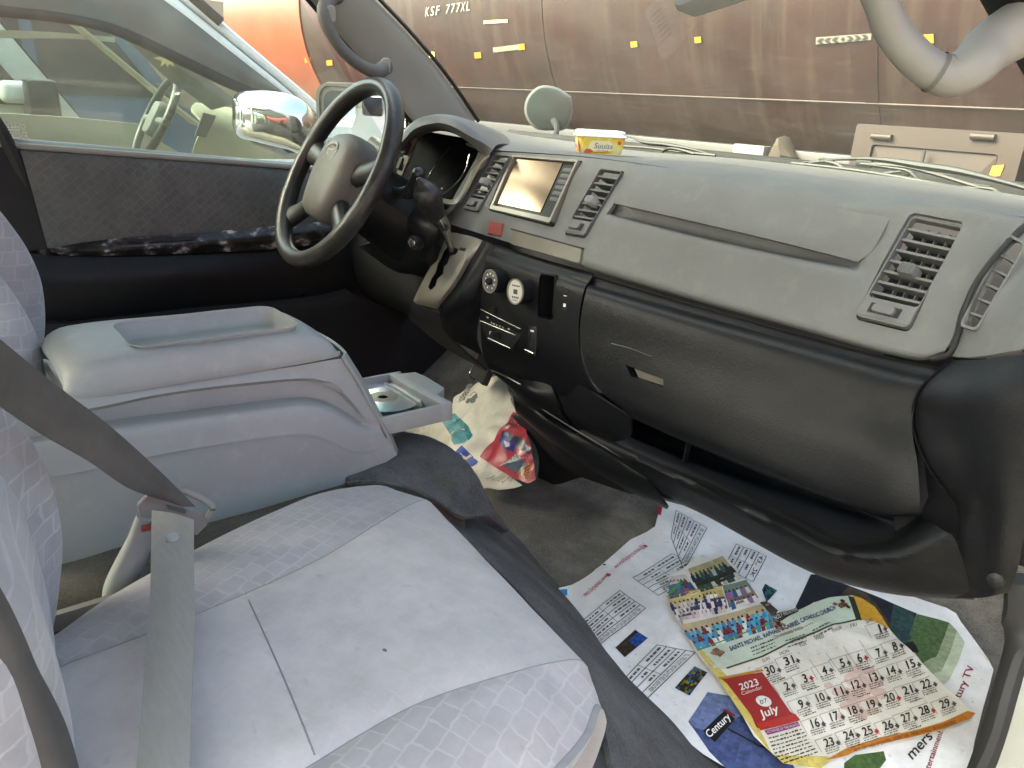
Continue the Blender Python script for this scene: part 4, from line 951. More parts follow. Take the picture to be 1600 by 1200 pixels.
bm = B(); loft(bm, [E3(c) for c in (C4, C5, C6, C7)], 50, 16); obj('cushion_skirt', bm, 'seat_side', seat, thick=.006, angle=70)
bm = B()
for c in (C2, C3, C4): tube(bm, [p + V(0, 0, -.0002) for p in resample(E3(c), 60)], .00065, 6, 60)
obj('seam', bm, 'seam_thread', seat)
# cross seam of the centre panel
bm = B(); tube(bm, [onc(384 + 108 * k / 20 + 3 * math.sin(k * .16), 928 + 252 * k / 20) for k in range(21)], .0007, 6, 40); obj('cross_seam', bm, 'seam_thread', seat)
bm = B(); f = Fr(onc(601, 1016), V(1, .3, 0), V(-.3, 1, 0)); prism(bm, f, circ(.0026, 12, 0, 0, .0017), -.003, .0005, .2); obj('burn_mark', bm, 'warm_grey_trim', seat)
# backrest
Eb = [U(a, b_, x=.205) for a, b_ in ((-120, 520), (-40, 596), (0, 642), (42, 700), (72, 770), (84, 850), (77, 930), (62, 1000), (40, 1062), (10, 1130))]
Sb = [U(a, b_, x=.265) for a, b_ in ((-200, 600), (-100, 680), (-10, 752), (22, 830), (44, 910), (54, 980), (52, 1050), (44, 1100), (20, 1150), (-10, 1200))]
Fb = [p + V(.10, .035, .0) for p in Sb]; Gb = [p + V(.20, .02, 0) for p in Sb]; Hb = [p + V(.27, -.03, 0) for p in Sb]; Ib = [p + V(.28, -.12, 0) for p in Sb]
Eb0 = [p + V(-.015, -.05, 0) for p in Eb]; Eb1 = [p + V(-.005, -.14, 0) for p in Eb]
bm = B(); loft(bm, [Eb1, Eb0, Eb, mid(Eb, Sb, .5, 0), Sb], 44, 28); obj('backrest_bolster', bm, 'back_fabric', seat, thick=.006, angle=70)
bm = B(); loft(bm, [Sb, [p + V(.03, .004, 0) for p in Sb], [p + V(.1, -.005, 0) for p in Sb], [p + V(.2, -.01, 0) for p in Sb], [p + V(.26, -.06, 0) for p in Sb], [p + V(.26, -.14, 0) for p in Sb]], 44, 24); obj('backrest_centre', bm, 'back_fabric', seat, thick=.006, angle=70)
bm = B(); tube(bm, [p + V(.0005, .0005, 0) for p in Sb], .0008, 6, 50); obj('seam', bm, 'seam_thread', seat)
# recliner bracket and base box
bm = B(); f = Fr(U(115, 958, x=.19), V(0, 1, 0), V(0, 0, 1)); prism(bm, f, rrect(-.06, .05, -.012, .006, .006), -.004, .004); obj('recliner_bracket', bm, 'handle_beige', seat)
bm = B(); box(bm, (.37, .18, .21), (.34, .36, .17), .02); obj('seat_base', bm, 'black_matte', seat)
bm = B(); pts = [(905, 1178), (925, 1164), (950, 1172), (965, 1192), (975, 1230), (900, 1230)]
f = Fr(U(930, 1195, z=.25), V(1, 0, 0), V(0, 1, .25)); pp = [(U(a, b_, pl=(f.o, f.n)) - f.o) for a, b_ in pts]; prism(bm, f, [(p.dot(f.u), p.dot(f.v)) for p in pp], -.03, 0, .08); obj('rail_cover', bm, 'grey_plastic_dark', seat)

dseat = thing('driver_seat', 'shaded grey patterned backrest of the far seat beside the black door seal', 'seat', (-.4, 0, .3))
def lobe(name, pts, x0, wd, mat, par, dep=.12):
    E = [U(a, b_, x=x0) for a, b_ in pts]
    c = [[p + V(-wd * .9, -.03, 0) for p in E], [p + V(-wd * .5, .0, 0) for p in E], [p + V(-wd * .15, .006, 0) for p in E], E, [p + V(.02, -.03, 0) for p in E], [p + V(.02, -dep, 0) for p in E]]
    bm = B(); loft(bm, c, 40, 24); return obj(name, bm, mat, par, thick=.006, angle=70)
lobe('backrest', [(-110, 240), (-45, 300), (0, 352), (31, 396), (52, 443), (59, 490), (58, 534), (50, 580), (40, 640)], -.24, .4, 'back_fabric', dseat)
bm = B(); box(bm, (-.42, .22, .33), (.42, .44, .12), .04, seg=4); obj('cushion', bm, 'back_fabric', dseat)
bm = B(); box(bm, (-.42, .2, .2), (.38, .4, .16), .02); obj('seat_base', bm, 'black_matte', dseat)
mseat = thing('middle_seat', 'lighter patterned backrest edge just behind the console lid', 'seat', (-.1, -.05, .4))
lobe('backrest', [(-120, 330), (-50, 396), (0, 446), (25, 480), (46, 518), (60, 556), (64, 590), (60, 640)], -.085, .12, 'back_fabric', mseat, .1)

# ---------------------------------------------------------------- centre console with pulled out drawer
con = thing('center_console', 'grey plastic console box between the seats with a sunken lid tray', 'console', (-.02, .25, .34))
def X_(l): return cx(l)
k0 = X_([(30, 648, .055), (108, 622, .055), (300, 595, .055), (460, 572, .055), (520, 562, .055), (538, 560, .05)])
k1c = X_([(40, 655, .06), (148, 637, .06), (250, 616, .06), (400, 597, .06), (487, 592, .06), (520, 602, .06), (550, 628, .06), (574, 655, .059), (590, 656, .058)])
k2c = X_([(40, 659, .051), (150, 641, .050), (250, 620, .050), (400, 601, .050), (486, 596, .050), (517, 606, .051), (546, 632, .053), (571, 659, .057), (591, 660, .058)])
k3c = X_([(40, 684, .046), (172, 657, .045), (281, 643, .045), (400, 628, .045), (478, 621, .045), (510, 628, .046), (545, 648, .05), (572, 664, .056), (592, 664, .0585)])
k4c = X_([(40, 688, .062), (176, 664, .062), (281, 650, .062), (400, 635, .062), (478, 627, .062), (511, 634, .062), (545, 653, .062), (574, 668, .06), (594, 668, .059)])
k5c = X_([(40, 695, .074), (180, 673, .074), (290, 658, .074), (400, 644, .074), (480, 637, .074), (514, 645, .073), (548, 662, .071), (577, 676, .066), (596, 674, .0605)])
k6c = X_([(40, 748, .081), (100, 742, .081), (240, 712, .081), (400, 686, .081), (480, 679, .081), (514, 688, .0795), (548, 704, .076), (582, 704, .07), (608, 690, .062)])
k7c = X_([(40, 752, .0795), (100, 746, .0795), (240, 716, .0795), (400, 689, .0800), (480, 682, .0800), (514, 691, .0788), (548, 707, .0755), (582, 707, .0695), (609, 693, .062)])
k8c = X_([(40, 895, .078), (85, 886, .078), (230, 842, .078), (400, 797, .078), (490, 770, .078), (560, 748, .074), (619, 712, .063)])
bm = B()
loft(bm, [k0, k1c], 50, 5); loft(bm, [k1c, k2c], 50, 4); loft(bm, [k2c, k3c], 50, 6); loft(bm, [k3c, k4c], 50, 4); loft(bm, [k4c, k5c, k6c], 50, 18); loft(bm, [k6c, k7c], 50, 3); loft(bm, [k7c, k8c], 50, 14)
bmesh.ops.remove_doubles(bm, verts=bm.verts, dist=.0002)
fe_ = X_([(538, 558, .055), (563, 598, .056), (584, 638, .058), (606, 678, .06), (620, 712, .062)])
cb = obj('body', bm, 'console_grey', con, thick=.004, angle=30)
bm = B(); loft(bm, [[p + V(0, -.004, 0) for p in fe_], [p + V(-.006, .003, 0) for p in fe_], [p + V(-.05, .012, 0) for p in fe_], [p + V(-.12, .012, 0) for p in fe_], [p + V(-.165, 0, 0) for p in fe_], [p + V(-.17, -.25, 0) for p in fe_]], 24, 24); obj('front_panel', bm, 'console_grey', con, thick=.004)
# lid: rounded slab with a tray cut into it
zb = U(300, 597, x=.058).z
ya, yb = U(104, 618, x=.058).y, U(535, 560, x=.058).y
lidx0, lidx1 = -.115, .06
def lidsec(y, top, wl, wr, drop=0):
    z0 = zb + .001; r = .016
    p = [(wr, z0), (wr + .002, z0 + .008), (wr - .002, top - r * .7), (wr - .008, top - r * .25), (wr - .022, top), ((wl + wr) / 2, top + .004), (wl + .022, top), (wl + .008, top - r * .25), (wl + .002, top - r * .7), (wl, z0)]
    return [V(a, y, b_) for a, b_ in p]
L_ = yb - ya; top = zb + .040
secs = [lidsec(ya + .012, zb + .006, lidx0 + .02, lidx1 - .02), lidsec(ya, zb + .015, lidx0 + .012, lidx1 - .012), lidsec(ya + .002, top - .012, lidx0 + .008, lidx1 - .008), lidsec(ya + .018, top - .001, lidx0 + .003, lidx1 - .003), lidsec(ya + .05, top + .002, lidx0, lidx1), lidsec(ya + L_ * .5, top, lidx0, lidx1), lidsec(yb - .06, top - .002, lidx0, lidx1), lidsec(yb - .03, top - .008, lidx0 + .002, lidx1 - .002), lidsec(yb - .008, top - .022, lidx0 + .006, lidx1 - .005), lidsec(yb, zb + .008, lidx0 + .012, lidx1 - .01)]
bm = B(); loft(bm, secs, 60, 44)
tr_ = cz([(183, 513, top), (204, 547, top), (452, 519, top), (420, 482, top)])
tx0 = max(lidx0 + .02, min(p.x for p in tr_)); tx1 = min(lidx1 - .02, max(p.x for p in tr_)); ty0 = min(p.y for p in tr_) ; ty1 = max(p.y for p in tr_)
print('lid', zb, ya, yb, 'tray', tr_)
fz = Fr((0, 0, 0), (1, 0, 0), (0, 1, 0))
b = B(); rr_ = rrect(tx0, tx1, ty0, ty1, .022, seg=8); cxm = (tx0 + tx1) / 2; cym = (ty0 + ty1) / 2
lv = [[b.verts.new(V(cxm + (p[0] - cxm) * s1, cym + (p[1] - cym) * s2, z_)) for p in rr_] for s1, s2, z_ in ((.80, .92, top - .016), (.84, .94, top - .015), (.97, .99, top + .001), (1.02, 1.01, top + .02))]
for a, c in zip(lv, lv[1:]):
    for k in range(len(rr_)): b.faces.new((a[k], a[(k + 1) % len(rr_)], c[(k + 1) % len(rr_)], c[k]))
b.faces.new(lv[0][::-1]); b.faces.new(lv[-1])
bm.normal_update()
lidbm = bm
lid_ = obj('lid', lidbm, 'console_grey', con, thick=.003, cut=[b], angle=40)
bm = B(); rr2 = rrect(tx0, tx1, ty0, ty1, .022, seg=8)
lv = [[bm.verts.new(V(cxm + (p[0] - cxm) * s1, cym + (p[1] - cym) * s2, z_)) for p in rr2] for s1, s2, z_ in ((1.035, 1.016, top + .0045), (1.01, 1.003, top + .0052), (.98, .99, top + .002), (.93, .97, top - .012), (.88, .95, top - .0165), (.80, .92, top - .018))]
for a, c in zip(lv, lv[1:]):
    for k in range(len(rr2)): bm.faces.new((a[k], a[(k + 1) % len(rr2)], c[(k + 1) % len(rr2)], c[k]))
bm.faces.new(lv[-1]); obj('tray', bm, 'console_grey', lid_, angle=50)
bm = B(); ringprism(bm, Fr((-.03, ya - .035, zb - .01), (1, 0, 0), (0, 1, 0)), rrect(-.085, .085, -.04, .04, .01), rrect(-.075, .078, -.034, .034, .008), -.06, .004); obj('rear_bin', bm, 'console_grey', con)
# drawer
dz0, dz1 = .398, .424
yf = .605
bm = B(); box(bm, (-.022, (.40 + yf) / 2, dz0), (.155, yf - .40, .004), .001); dr = obj('drawer', bm, 'console_grey', con)
bm = B(); box(bm, (.053, (.40 + yf) / 2, (dz0 + dz1) / 2), (.007, yf - .40, dz1 - dz0), .002); obj('drawer_side', bm, 'console_grey', dr)
bm = B(); box(bm, (-.098, (.40 + yf) / 2, (dz0 + dz1) / 2 + .002), (.007, yf - .40, dz1 - dz0), .002); obj('drawer_side', bm, 'console_grey', dr)
bm = B(); prism(bm, Fr((0, 0, 0), (1, 0, 0), (0, 1, 0)), [(-.104, yf - .016), (-.09, yf - .004), (-.085, yf + .02), (-.06, yf + .024), (.0, yf + .022), (.02, yf - .004), (.057, yf - .002), (.057, yf - .02), (-.0, yf - .024), (-.095, yf - .024)], dz0 - .002, dz1 + .002); obj('drawer_front', bm, 'console_grey', dr, bevel=.0025)
bm = B(); box(bm, (-.03, yf - .036, dz0 + .012), (.11, .004, .016), .001); obj('divider', bm, 'handle_beige', dr)
# compact disc lying in the drawer
cdz = dz0 + .016; cdc = U(598, 621, z=cdz); print('cd', cdc)
t = NT('disc'); tc = t.n('ShaderNodeTexCoord'); sp = t.n('ShaderNodeSeparateXYZ'); t.l(tc.outputs['Object'], sp.inputs[0])
at2 = t.n('ShaderNodeMath', operation='ARCTAN2'); t.l(sp.outputs[1], at2.inputs[0]); t.l(sp.outputs[0], at2.inputs[1])
mlt = t.n('ShaderNodeMath', operation='MULTIPLY_ADD'); mlt.inputs[1].default_value = .159; mlt.inputs[2].default_value = .5; t.l(at2.outputs[0], mlt.inputs[0])
cl = t.ramp(mlt.outputs[0], [(0, (.75, .8, .8)), (.12, (.5, .8, .75)), (.2, (.8, .78, .8)), (.3, (.45, .55, .95)), (.36, (.85, .6, .9)), (.42, (.55, .85, .9)), (.5, (.85, .87, .88)), (.62, (.9, .9, .8)), (.7, (.6, .85, .8)), (.8, (.85, .85, .9)), (.9, (.7, .75, .95)), (1, (.75, .8, .8))])  # rainbow sheen painted into the colour, by angle round the disc
t.bsdf(cl, .22, .75); MATS['disc'] = t.m
cd = thing('compact_disc', 'shiny compact disc lying label down in the pulled out console drawer', 'disc', cdc)
def ringmesh(name, r0, r1, z0, z1, mat):
    bm = B(); ringprism(bm, Fr((0, 0, 0), (1, 0, 0), (0, 1, 0)), circ(r1, 64), circ(r0, 64), z0, z1)
    o = obj(name, bm, mat, None); o.location = cdc; o.parent = cd; o.location = (0, 0, 0); return o
ringmesh('disc_surface', .022, .06, 0, .0012, 'disc'); ringmesh('disc_hub', .0076, .0221, -.0002, .0010, 'silver_bezel')

# carpet on the tunnel and riser, loose flap
riser = thing('carpeted_riser', 'grey felt covered seat riser and tunnel between the seat front and the floor papers', 'carpet', (.3, .5, .12))
bm = B(); loft(bm, [cz([(560, 775, .335), (640, 790, .325), (700, 825, .315), (745, 860, .305), (830, 945, .292), (905, 1035, .285), (935, 1105, .28), (965, 1230, .28)]),
                    cz([(560, 765, .33), (650, 780, .30), (725, 818, .28), (775, 860, .265), (860, 950, .25), (935, 1040, .24), (975, 1110, .235), (1020, 1240, .23)]),
                    cz([(600, 755, .30), (690, 785, .25), (768, 823, .19), (820, 870, .165), (890, 950, .15), (970, 1050, .14), (1050, 1130, .135), (1140, 1250, .135)]),
                    cz([(640, 750, .25), (730, 790, .20), (800, 832, .125), (850, 890, .12), (915, 960, .118), (990, 1060, .117), (1080, 1145, .117), (1190, 1260, .117)])], 60, 36)
obj('felt', bm, 'grey_carpet', riser, thick=.006)
bm = B(); loft(bm, [[V(x, y, z) for y in (.0, .2, .4, .55)] for x, z in ((-.2, .12), (-.17, .3), (-.1, .345), (.05, .345), (.16, .33), (.19, .2))], 20, 30); obj('tunnel', bm, 'tan_carpet', riser, thick=.006)
bm = B(); loft(bm, [cz([(560, 745, .345), (600, 715, .345), (640, 692, .34), (690, 700, .33), (735, 735, .30), (752, 772, .27)]), cz([(580, 752, .34), (640, 735, .33), (690, 740, .31), (730, 765, .28), (760, 795, .24), (775, 810, .22)]), cz([(560, 775, .33), (640, 775, .30), (690, 795, .27), (740, 812, .22), (765, 830, .18), (790, 840, .15)])], 30, 20); obj('tunnel_front', bm, 'grey_carpet', riser, thick=.006)
flap = thing('carpet_flap', 'loose grey felt flap with a frayed stitched edge lifting off the tunnel', 'carpet', U(690, 740, z=.33))
topc = cz([(540, 748, .352), (600, 716, .352), (622, 676, .352), (652, 678, .352), (690, 691, .35), (722, 714, .342), (744, 742, .328), (752, 774, .305), (770, 800, .27)])
botc = cz([(540, 757, .35), (575, 755, .352), (612, 757, .352), (650, 768, .345), (690, 787, .335), (722, 806, .322), (740, 806, .312), (765, 806, .292), (793, 829, .25)])
bm = B(); mdl = [a.lerp(b_, .5) + V(0, 0, .008) for a, b_ in zip(resample(topc, 12), resample(botc, 12))]
loft(bm, [topc, mdl, botc], 50, 18)
for v in bm.verts: v.co.z += .0018 * noise.noise(v.co * 40)
obj('felt', bm, 'grey_carpet', flap, thick=.006)
bm = B(); tube(bm, [p + V(0, 0, .001) for p in resample(botc, 60)], .0032, 6, 60)
for v in bm.verts: v.co += noise.noise_vector(v.co * 300) * .0016
obj('stitched_edge', bm, 'grey_carpet', flap)
bm = B(); tube(bm, cz([(60, 930, .30), (120, 916, .30), (200, 900, .30)]), .006, 8, 60)
for v in bm.verts: v.co += noise.noise_vector(v.co * 400) * .002
obj('carpet_hem', bm, 'tan_carpet', riser)

# ---------------------------------------------------------------- seat belts and buckle
belt = thing('seat_belt', 'grey seat belt with button stop and latch plate crossing the near seat', 'seat belt', U(270, 800, x=.22))
ue = [U(a, b_, x=c) for a, b_, c in ((-120, 425, .40), (-50, 490, .36), (33, 560, .325), (97, 611, .30), (167, 664, .275), (250, 738, .245), (304, 792, .225))]
le = [U(a, b_, x=c) for a, b_, c in ((-120, 555, .42), (-60, 592, .385), (0, 636, .355), (67, 680, .325), (140, 722, .295), (200, 762, .265), (267, 783, .232))]
bm = B(); loft(bm, [ue, [a.lerp(b_, .5) + V(.004, 0, .0) for a, b_ in zip(resample(ue, 12), resample(le, 12))], le], 40, 12); obj('shoulder_strap', bm, 'belt_dark', belt, thick=.0014)
l1 = cz([(237, 797, .462), (236, 840, .458), (235, 910, .452), (231, 980, .446), (224, 1065, .438), (213, 1200, .432), (205, 1300, .43)])
r1 = cz([(303, 812, .462), (303, 860, .458), (304, 950, .452), (302, 1030, .446), (299, 1110, .440), (296, 1200, .434), (292, 1310, .43)])
bm = B(); loft(bm, [l1, [a.lerp(b_, .5) + V(0, 0, .002) for a, b_ in zip(resample(l1, 12), resample(r1, 12))], r1], 50, 12); obj('lap_strap', bm, 'belt_web', belt, thick=.0014)
bc = U(270, 841, z=.4605); fb = Fr(bc, V(1, 0, 0), V(0, 1, .08))
bm = B(); prism(bm, fb, circ(.0062, 24), -.003, .003, .2); obj('button_stop', bm, 'console_grey', belt)
lc = U(272, 797, x=.218); dv = (CAM - lc).normalized(); dv = (dv + V(0, 0, .25)).normalized(); fl_ = Fr(lc, V(0, 0, 1).cross(dv), V(0, 0, 1))
def lpx(pts): 
    o = []
    for a, b_ in pts:
        d = U(a, b_, pl=(fl_.o, fl_.n)) - fl_.o; o.append((d.dot(fl_.u), d.dot(fl_.v)))
    return o
bm = B(); prism(bm, fl_, lpx([(230, 775), (245, 776), (302, 800), (326, 806), (324, 822), (308, 838), (240, 815), (228, 814), (217, 806), (214, 791)]), -.006, -.001, .04); lt = obj('latch_plate', bm, 'handle_beige', belt)
bm = B(); p3 = [V(*fl_.p(a, b_, .0)) for a, b_ in lpx([(250, 772), (276, 765), (326, 786), (332, 794), (324, 808)])]; tube(bm, p3, .0035, 10, 30); obj('latch_loop', bm, 'handle_beige', lt)
bm = B(); prism(bm, fl_, lpx([(260, 789), (262, 795), (290, 803), (292, 797)]), -.002, .0006, .05); obj('label_recess', bm, 'grey_plastic_dark', lt)
bk = thing('belt_buckle', 'grey plastic belt buckle stalk with a red release mark between seat and console', 'buckle', U(200, 900, x=.17))
bm = B(); pz = [U(236, 800, x=.205), U(225, 830, x=.195), U(205, 875, x=.18), U(188, 920, x=.165), U(180, 950, x=.16)]
tube(bm, pz, [.016, .018, .021, .023, .022], 16, 24, .6); obj('boot', bm, 'console_grey', bk)
bm = B(); c = U(231, 822, x=.214); d2 = (CAM - c).normalized(); f = Fr(c, V(0, 0, 1).cross(d2), V(0, 0, 1)); prism(bm, f, rrect(-.006, .006, -.0022, .0022, .001), 0, .006); obj('release_mark', bm, 'red_switch', bk)
belt2 = thing('seat_belt', 'dark belt strand hanging past the lower left seat back edge', 'seat belt', U(50, 1080, x=.5))
u2 = [U(a, b_, x=.48) for a, b_ in ((-60, 830), (0, 925), (30, 985), (56, 1046), (80, 1090), (100, 1133), (121, 1205), (135, 1280))]
l2 = [U(a, b_, x=.5) for a, b_ in ((-90, 960), (-30, 1045), (0, 1108), (15, 1150), (29, 1187), (40, 1215), (60, 1260), (75, 1320))]
bm = B(); loft(bm, [u2, [a.lerp(b_, .5) + V(.004, .004, 0) for a, b_ in zip(resample(u2, 10), resample(l2, 10))], l2], 36, 10); obj('strap', bm, 'belt_dark', belt2, thick=.0014)

# ---------------------------------------------------------------- printed papers on the floor
def lin(c): return tuple((v / 12.92 if v <= .04045 else ((v + .055) / 1.055) ** 2.4) for v in c)
def hx(h): return lin(tuple(int(h[i:i + 2], 16) / 255 for i in (0, 2, 4)))
_glyph = {}
def glyphs(txt):
    if txt not in _glyph:
        cu = bpy.data.curves.new('t', 'FONT'); cu.body = txt; cu.resolution_u = 3
        ob = bpy.data.objects.new('t', cu); me = bpy.data.meshes.new_from_object(ob)
        vs_ = [v.co.copy() for v in me.vertices]; fs = [list(p.vertices) for p in me.polygons]
        bpy.data.objects.remove(ob); bpy.data.curves.remove(cu); bpy.data.meshes.remove(me)
        _glyph[txt] = (vs_, fs)
    return _glyph[txt]

class Sheet:
    """a paper: flat layout on a plane, then laid over a gently creased surface; print is thin ink in the same mesh"""
    def __init__(s, o, n, surf, lift=.0005):
        s.o = Vector(o); s.n = Vector(n).normalized(); s.u = Vector((1, 0, 0)); s.u = (s.u - s.n * s.u.dot(s.n)).normalized(); s.v = s.n.cross(s.u)
        s.surf = surf; s.lift = lift; s.V = []; s.F = []; s.C = []
    def xy(s, px, py):
        d = U(px, py, pl=(s.o, s.n)) - s.o; return Vector((d.dot(s.u), d.dot(s.v)))
    def w(s, p, layer): return s.o + s.u * p[0] + s.v * p[1] + s.n * (s.surf(p[0], p[1]) + s.lift * layer)
    def add(s, pts, faces, col, layer):
        b = len(s.V); s.V += [s.w(p, layer) for p in pts]
        for f in faces: s.F.append([b + i for i in f]); s.C.append(col)
    def poly(s, px, col, layer=1, step=.012, raw=False):
        pts = [s.xy(*p) for p in px] if not raw else [Vector(p) for p in px]
        dn = []
        for a, b in zip(pts, pts[1:] + pts[:1]):
            k = max(1, int((b - a).length / step)); dn += [a.lerp(b, i / k) for i in range(k)]
        x0, x1 = min(p.x for p in dn), max(p.x for p in dn); y0, y1 = min(p.y for p in dn), max(p.y for p in dn)
        inn = []
        nx, ny = int((x1 - x0) / step), int((y1 - y0) / step)
        for i in range(1, nx + 1):
            for j in range(1, ny + 1):
                p = Vector((x0 + i * step * .99 + (j % 2) * step * .5, y0 + j * step * .99))
                ins = False; q = dn[-1]
                for c in dn:
                    if (c.y > p.y) != (q.y > p.y) and p.x < (q.x - c.x) * (p.y - c.y) / (q.y - c.y) + c.x: ins = not ins
                    q = c
                if ins and min((p - c).length for c in dn) > step * .45: inn.append(p)
        n = len(dn)
        vo, _, fo, *_r = geometry.delaunay_2d_cdt(dn + inn, [(i, (i + 1) % n) for i in range(n)], [list(range(n))], 1, 1e-7)
        cols = col if callable(col) else (lambda p: col)
        b = len(s.V); s.V += [s.w(p, layer) for p in vo]
        for f in fo:
            c = sum((Vector(vo[i]) for i in f), Vector((0, 0))) / len(f)
            s.F.append([b + i for i in f]); s.C.append(cols(c) if callable(col) else col)
    def quadmap(s, px):
        q = [s.xy(*p) for p in px]
        return lambda a, b: q[0].lerp(q[1], a).lerp(q[3].lerp(q[2], a), b)
    def quad(s, px, col, layer=2, nu=1, nv=1):
        m = s.quadmap(px) if not callable(px) else px
        for i in range(nu):
            for j in range(nv):
                c = col((i + .5) / nu, (j + .5) / nv) if callable(col) else col
                if c is None: continue
                s.add([m(i / nu, j / nv), m((i + 1) / nu, j / nv), m((i + 1) / nu, (j + 1) / nv), m(i / nu, (j + 1) / nv)], [(0, 1, 2, 3)], c, layer)
    def line(s, a, b, wd, col, layer=3):
        a = s.xy(*a) if not isinstance(a, Vector) else a; b = s.xy(*b) if not isinstance(b, Vector) else b
        d = (b - a); k = max(1, int(d.length / .015)); t = Vector((-d.y, d.x)).normalized() * wd / 2
        for i in range(k):
            p, q = a + d * (i / k), a + d * ((i + 1) / k); s.add([p - t, q - t, q + t, p + t], [(0, 1, 2, 3)], col, layer)
    def text(s, txt, p0, p1, pu, col, layer=3, fit=True, bold=0):
        vs_, fs = glyphs(txt)
        w_ = max(v.x for v in vs_); h = .72
        a = s.xy(*p0); ex = (s.xy(*p1) - a); ey = (s.xy(*pu) - a) / h
        ex = ex / w_
        offs = [(0, 0)] + ([(bold, 0), (0, bold), (bold, bold)] if bold else [])
        for k, (ox, oy) in enumerate(offs): s.add([a + ex * (v.x + ox) + ey * (v.y + oy) for v in vs_], fs, col, layer + k * .1)
    def scrib(s, p0, p1, h_px, col, n=9, layer=3):
        """small print: a row of broken strokes"""
        a = s.xy(*p0); b = s.xy(*p1); d = b - a; x = 0.0
        up = (s.xy(p0[0] + (p1[1] - p0[1]) / max(1, math.dist(p0, p1)) * h_px, p0[1] - (p1[0] - p0[0]) / max(1, math.dist(p0, p1)) * h_px) - a)
        while x < 1:
            l = random.uniform(.4, 1.4) / n; x2 = min(1, x + l)
            y0 = random.uniform(0, .25); y1 = random.uniform(.6, 1)
            s.add([a + d * x + up * y0, a + d * x2 + up * y0, a + d * x2 + up * y1, a + d * x + up * y1], [(0, 1, 2, 3)], col, layer); x = x2 + random.uniform(.15, .5) / n
    def build(s, name, mat, parent=None, thick=.0):
        me = bpy.data.meshes.new(name); me.from_pydata([tuple(v) for v in s.V], [], s.F); me.update()
        at = me.color_attributes.new('ink', 'FLOAT_COLOR', 'CORNER')
        k = 0; buf = []
        for f, c in zip(s.F, s.C):
            buf += [*c, 1.0] * len(f)
        at.data.foreach_set('color', buf)
        me.polygons.foreach_set('use_smooth', [True] * len(me.polygons))
        me.materials.append(MATS[mat]); o = bpy.data.objects.new(name, me); COL.objects.link(o); setp(o, parent); return o
def vary(c, a=.08):
    k = 1 + random.uniform(-a, a); return tuple(max(0, v * k) for v in c)

# big white television poster
def h_poster(x, y):
    a = .003 + .003 * noise.noise(Vector((x * 6, y * 6, 1))) + .0015 * noise.noise(Vector((x * 17, y * 17, 5)))
    for (ax_, ay_, px_, py_, hh, ww) in ((.8, .6, -.25, -.05, .003, .018), (.5, -.86, .1, .12, .002, .012), (.96, .2, -.12, .05, .002, .01)):
        d = (x - px_) * ax_ + (y - py_) * ay_; a += hh * math.exp(-(d / ww) ** 2)
    return a
PO = U(1200, 1000, z=.128)
po = Sheet(PO, (0, 0, 1), h_poster, .00035)
WH = hx('f2f1f2')
out_ = [(1034, 783), (1060, 790), (1090, 796), (1115, 802), (1150, 815), (1205, 842), (1260, 869), (1310, 893), (1360, 910), (1420, 932), (1478, 953), (1493, 962), (1500, 975), (1522, 1005), (1543, 1035), (1551, 1050), (1545, 1075), (1535, 1110), (1522, 1160), (1512, 1215), (1160, 1222), (1130, 1200), (1098, 1181), (1075, 1163), (1030, 1130), (1000, 1105), (975, 1088), (940, 1038), (915, 1012), (882, 975), (866, 945), (852, 924), (872, 922), (893, 917), (906, 910), (925, 898), (955, 872), (985, 848), (1010, 835), (1023, 826), (1027, 810)]
poster = thing('advert_poster', 'large creased white television advert sheet with printed tables lying on the carpeted floor', 'poster', PO)
po.poly(out_, WH, 0, .012)
dk = hx('2a2a30'); INKL = hx('5a5a60')
po.poly([(1266, 901), (1278, 901), (1325, 917), (1375, 937), (1432, 961), (1415, 1007), (1395, 1020), (1372, 985), (1338, 955), (1231, 975)], lambda p: vary(hx('23252e'), .25), 1, .010)
po.poly([(1305, 940), (1326, 919), (1352, 930), (1375, 955), (1395, 985), (1370, 975), (1335, 945)], lambda p: vary(hx('4d4334'), .4), 2, .008)
po.poly([(1395, 947), (1429, 962), (1424, 1000), (1405, 1020), (1388, 990)], lambda p: vary(hx('2f4a4a'), .35), 2, .008)
def grass(p):
    f = max(0, min(1, (p.x - U(1440, 1010, z=.132).x + PO.x * 0 + 0) * 0 + .0)); return vary(hx('4a6b35'), .3)
po.poly([(1432, 962), (1465, 971), (1482, 977), (1474, 1000), (1462, 1030), (1440, 1040), (1415, 1008)], lambda p: vary(hx('526a42'), .3), 2, .006)
po.poly([(1482, 977), (1494, 990), (1484, 1022), (1470, 1052), (1452, 1056), (1440, 1040), (1462, 1030), (1474, 1000)], lambda p: vary(hx('97a483'), .15), 2, .008)
po.poly([(1494, 990), (1506, 1008), (1497, 1036), (1482, 1065), (1470, 1075), (1452, 1056), (1470, 1052), (1484, 1022)], lambda p: vary(hx('c3cdb4'), .08), 2, .01)
po.poly([(1075, 1130), (1115, 1098), (1150, 1090), (1190, 1120), (1235, 1190), (1245, 1212), (1135, 1205), (1108, 1178)], lambda p: vary(hx('46527c'), .3), 1, .008)
po.poly([(1105, 1085), (1135, 1090), (1150, 1092), (1165, 1115), (1120, 1150), (1085, 1140), (1075, 1130)], lambda p: vary(hx('6e7ca6'), .25), 2, .008)
po.line((1136, 1142), (1186, 1170), .003, dk, 3); po.line((1186, 1170), (1230, 1180), .003, dk, 3)
po.quad([(1098, 1146), (1116, 1164), (1148, 1128), (1131, 1115)], hx('1d1b1c'), 5); po.quad([(1128, 1113), (1141, 1124), (1149, 1123), (1132, 1112)], hx('8c2030'), 4.5)
po.text('Century', (1107, 1160), (1141, 1128), (1099, 1150), hx('f2f0ee'), 9, bold=.02)
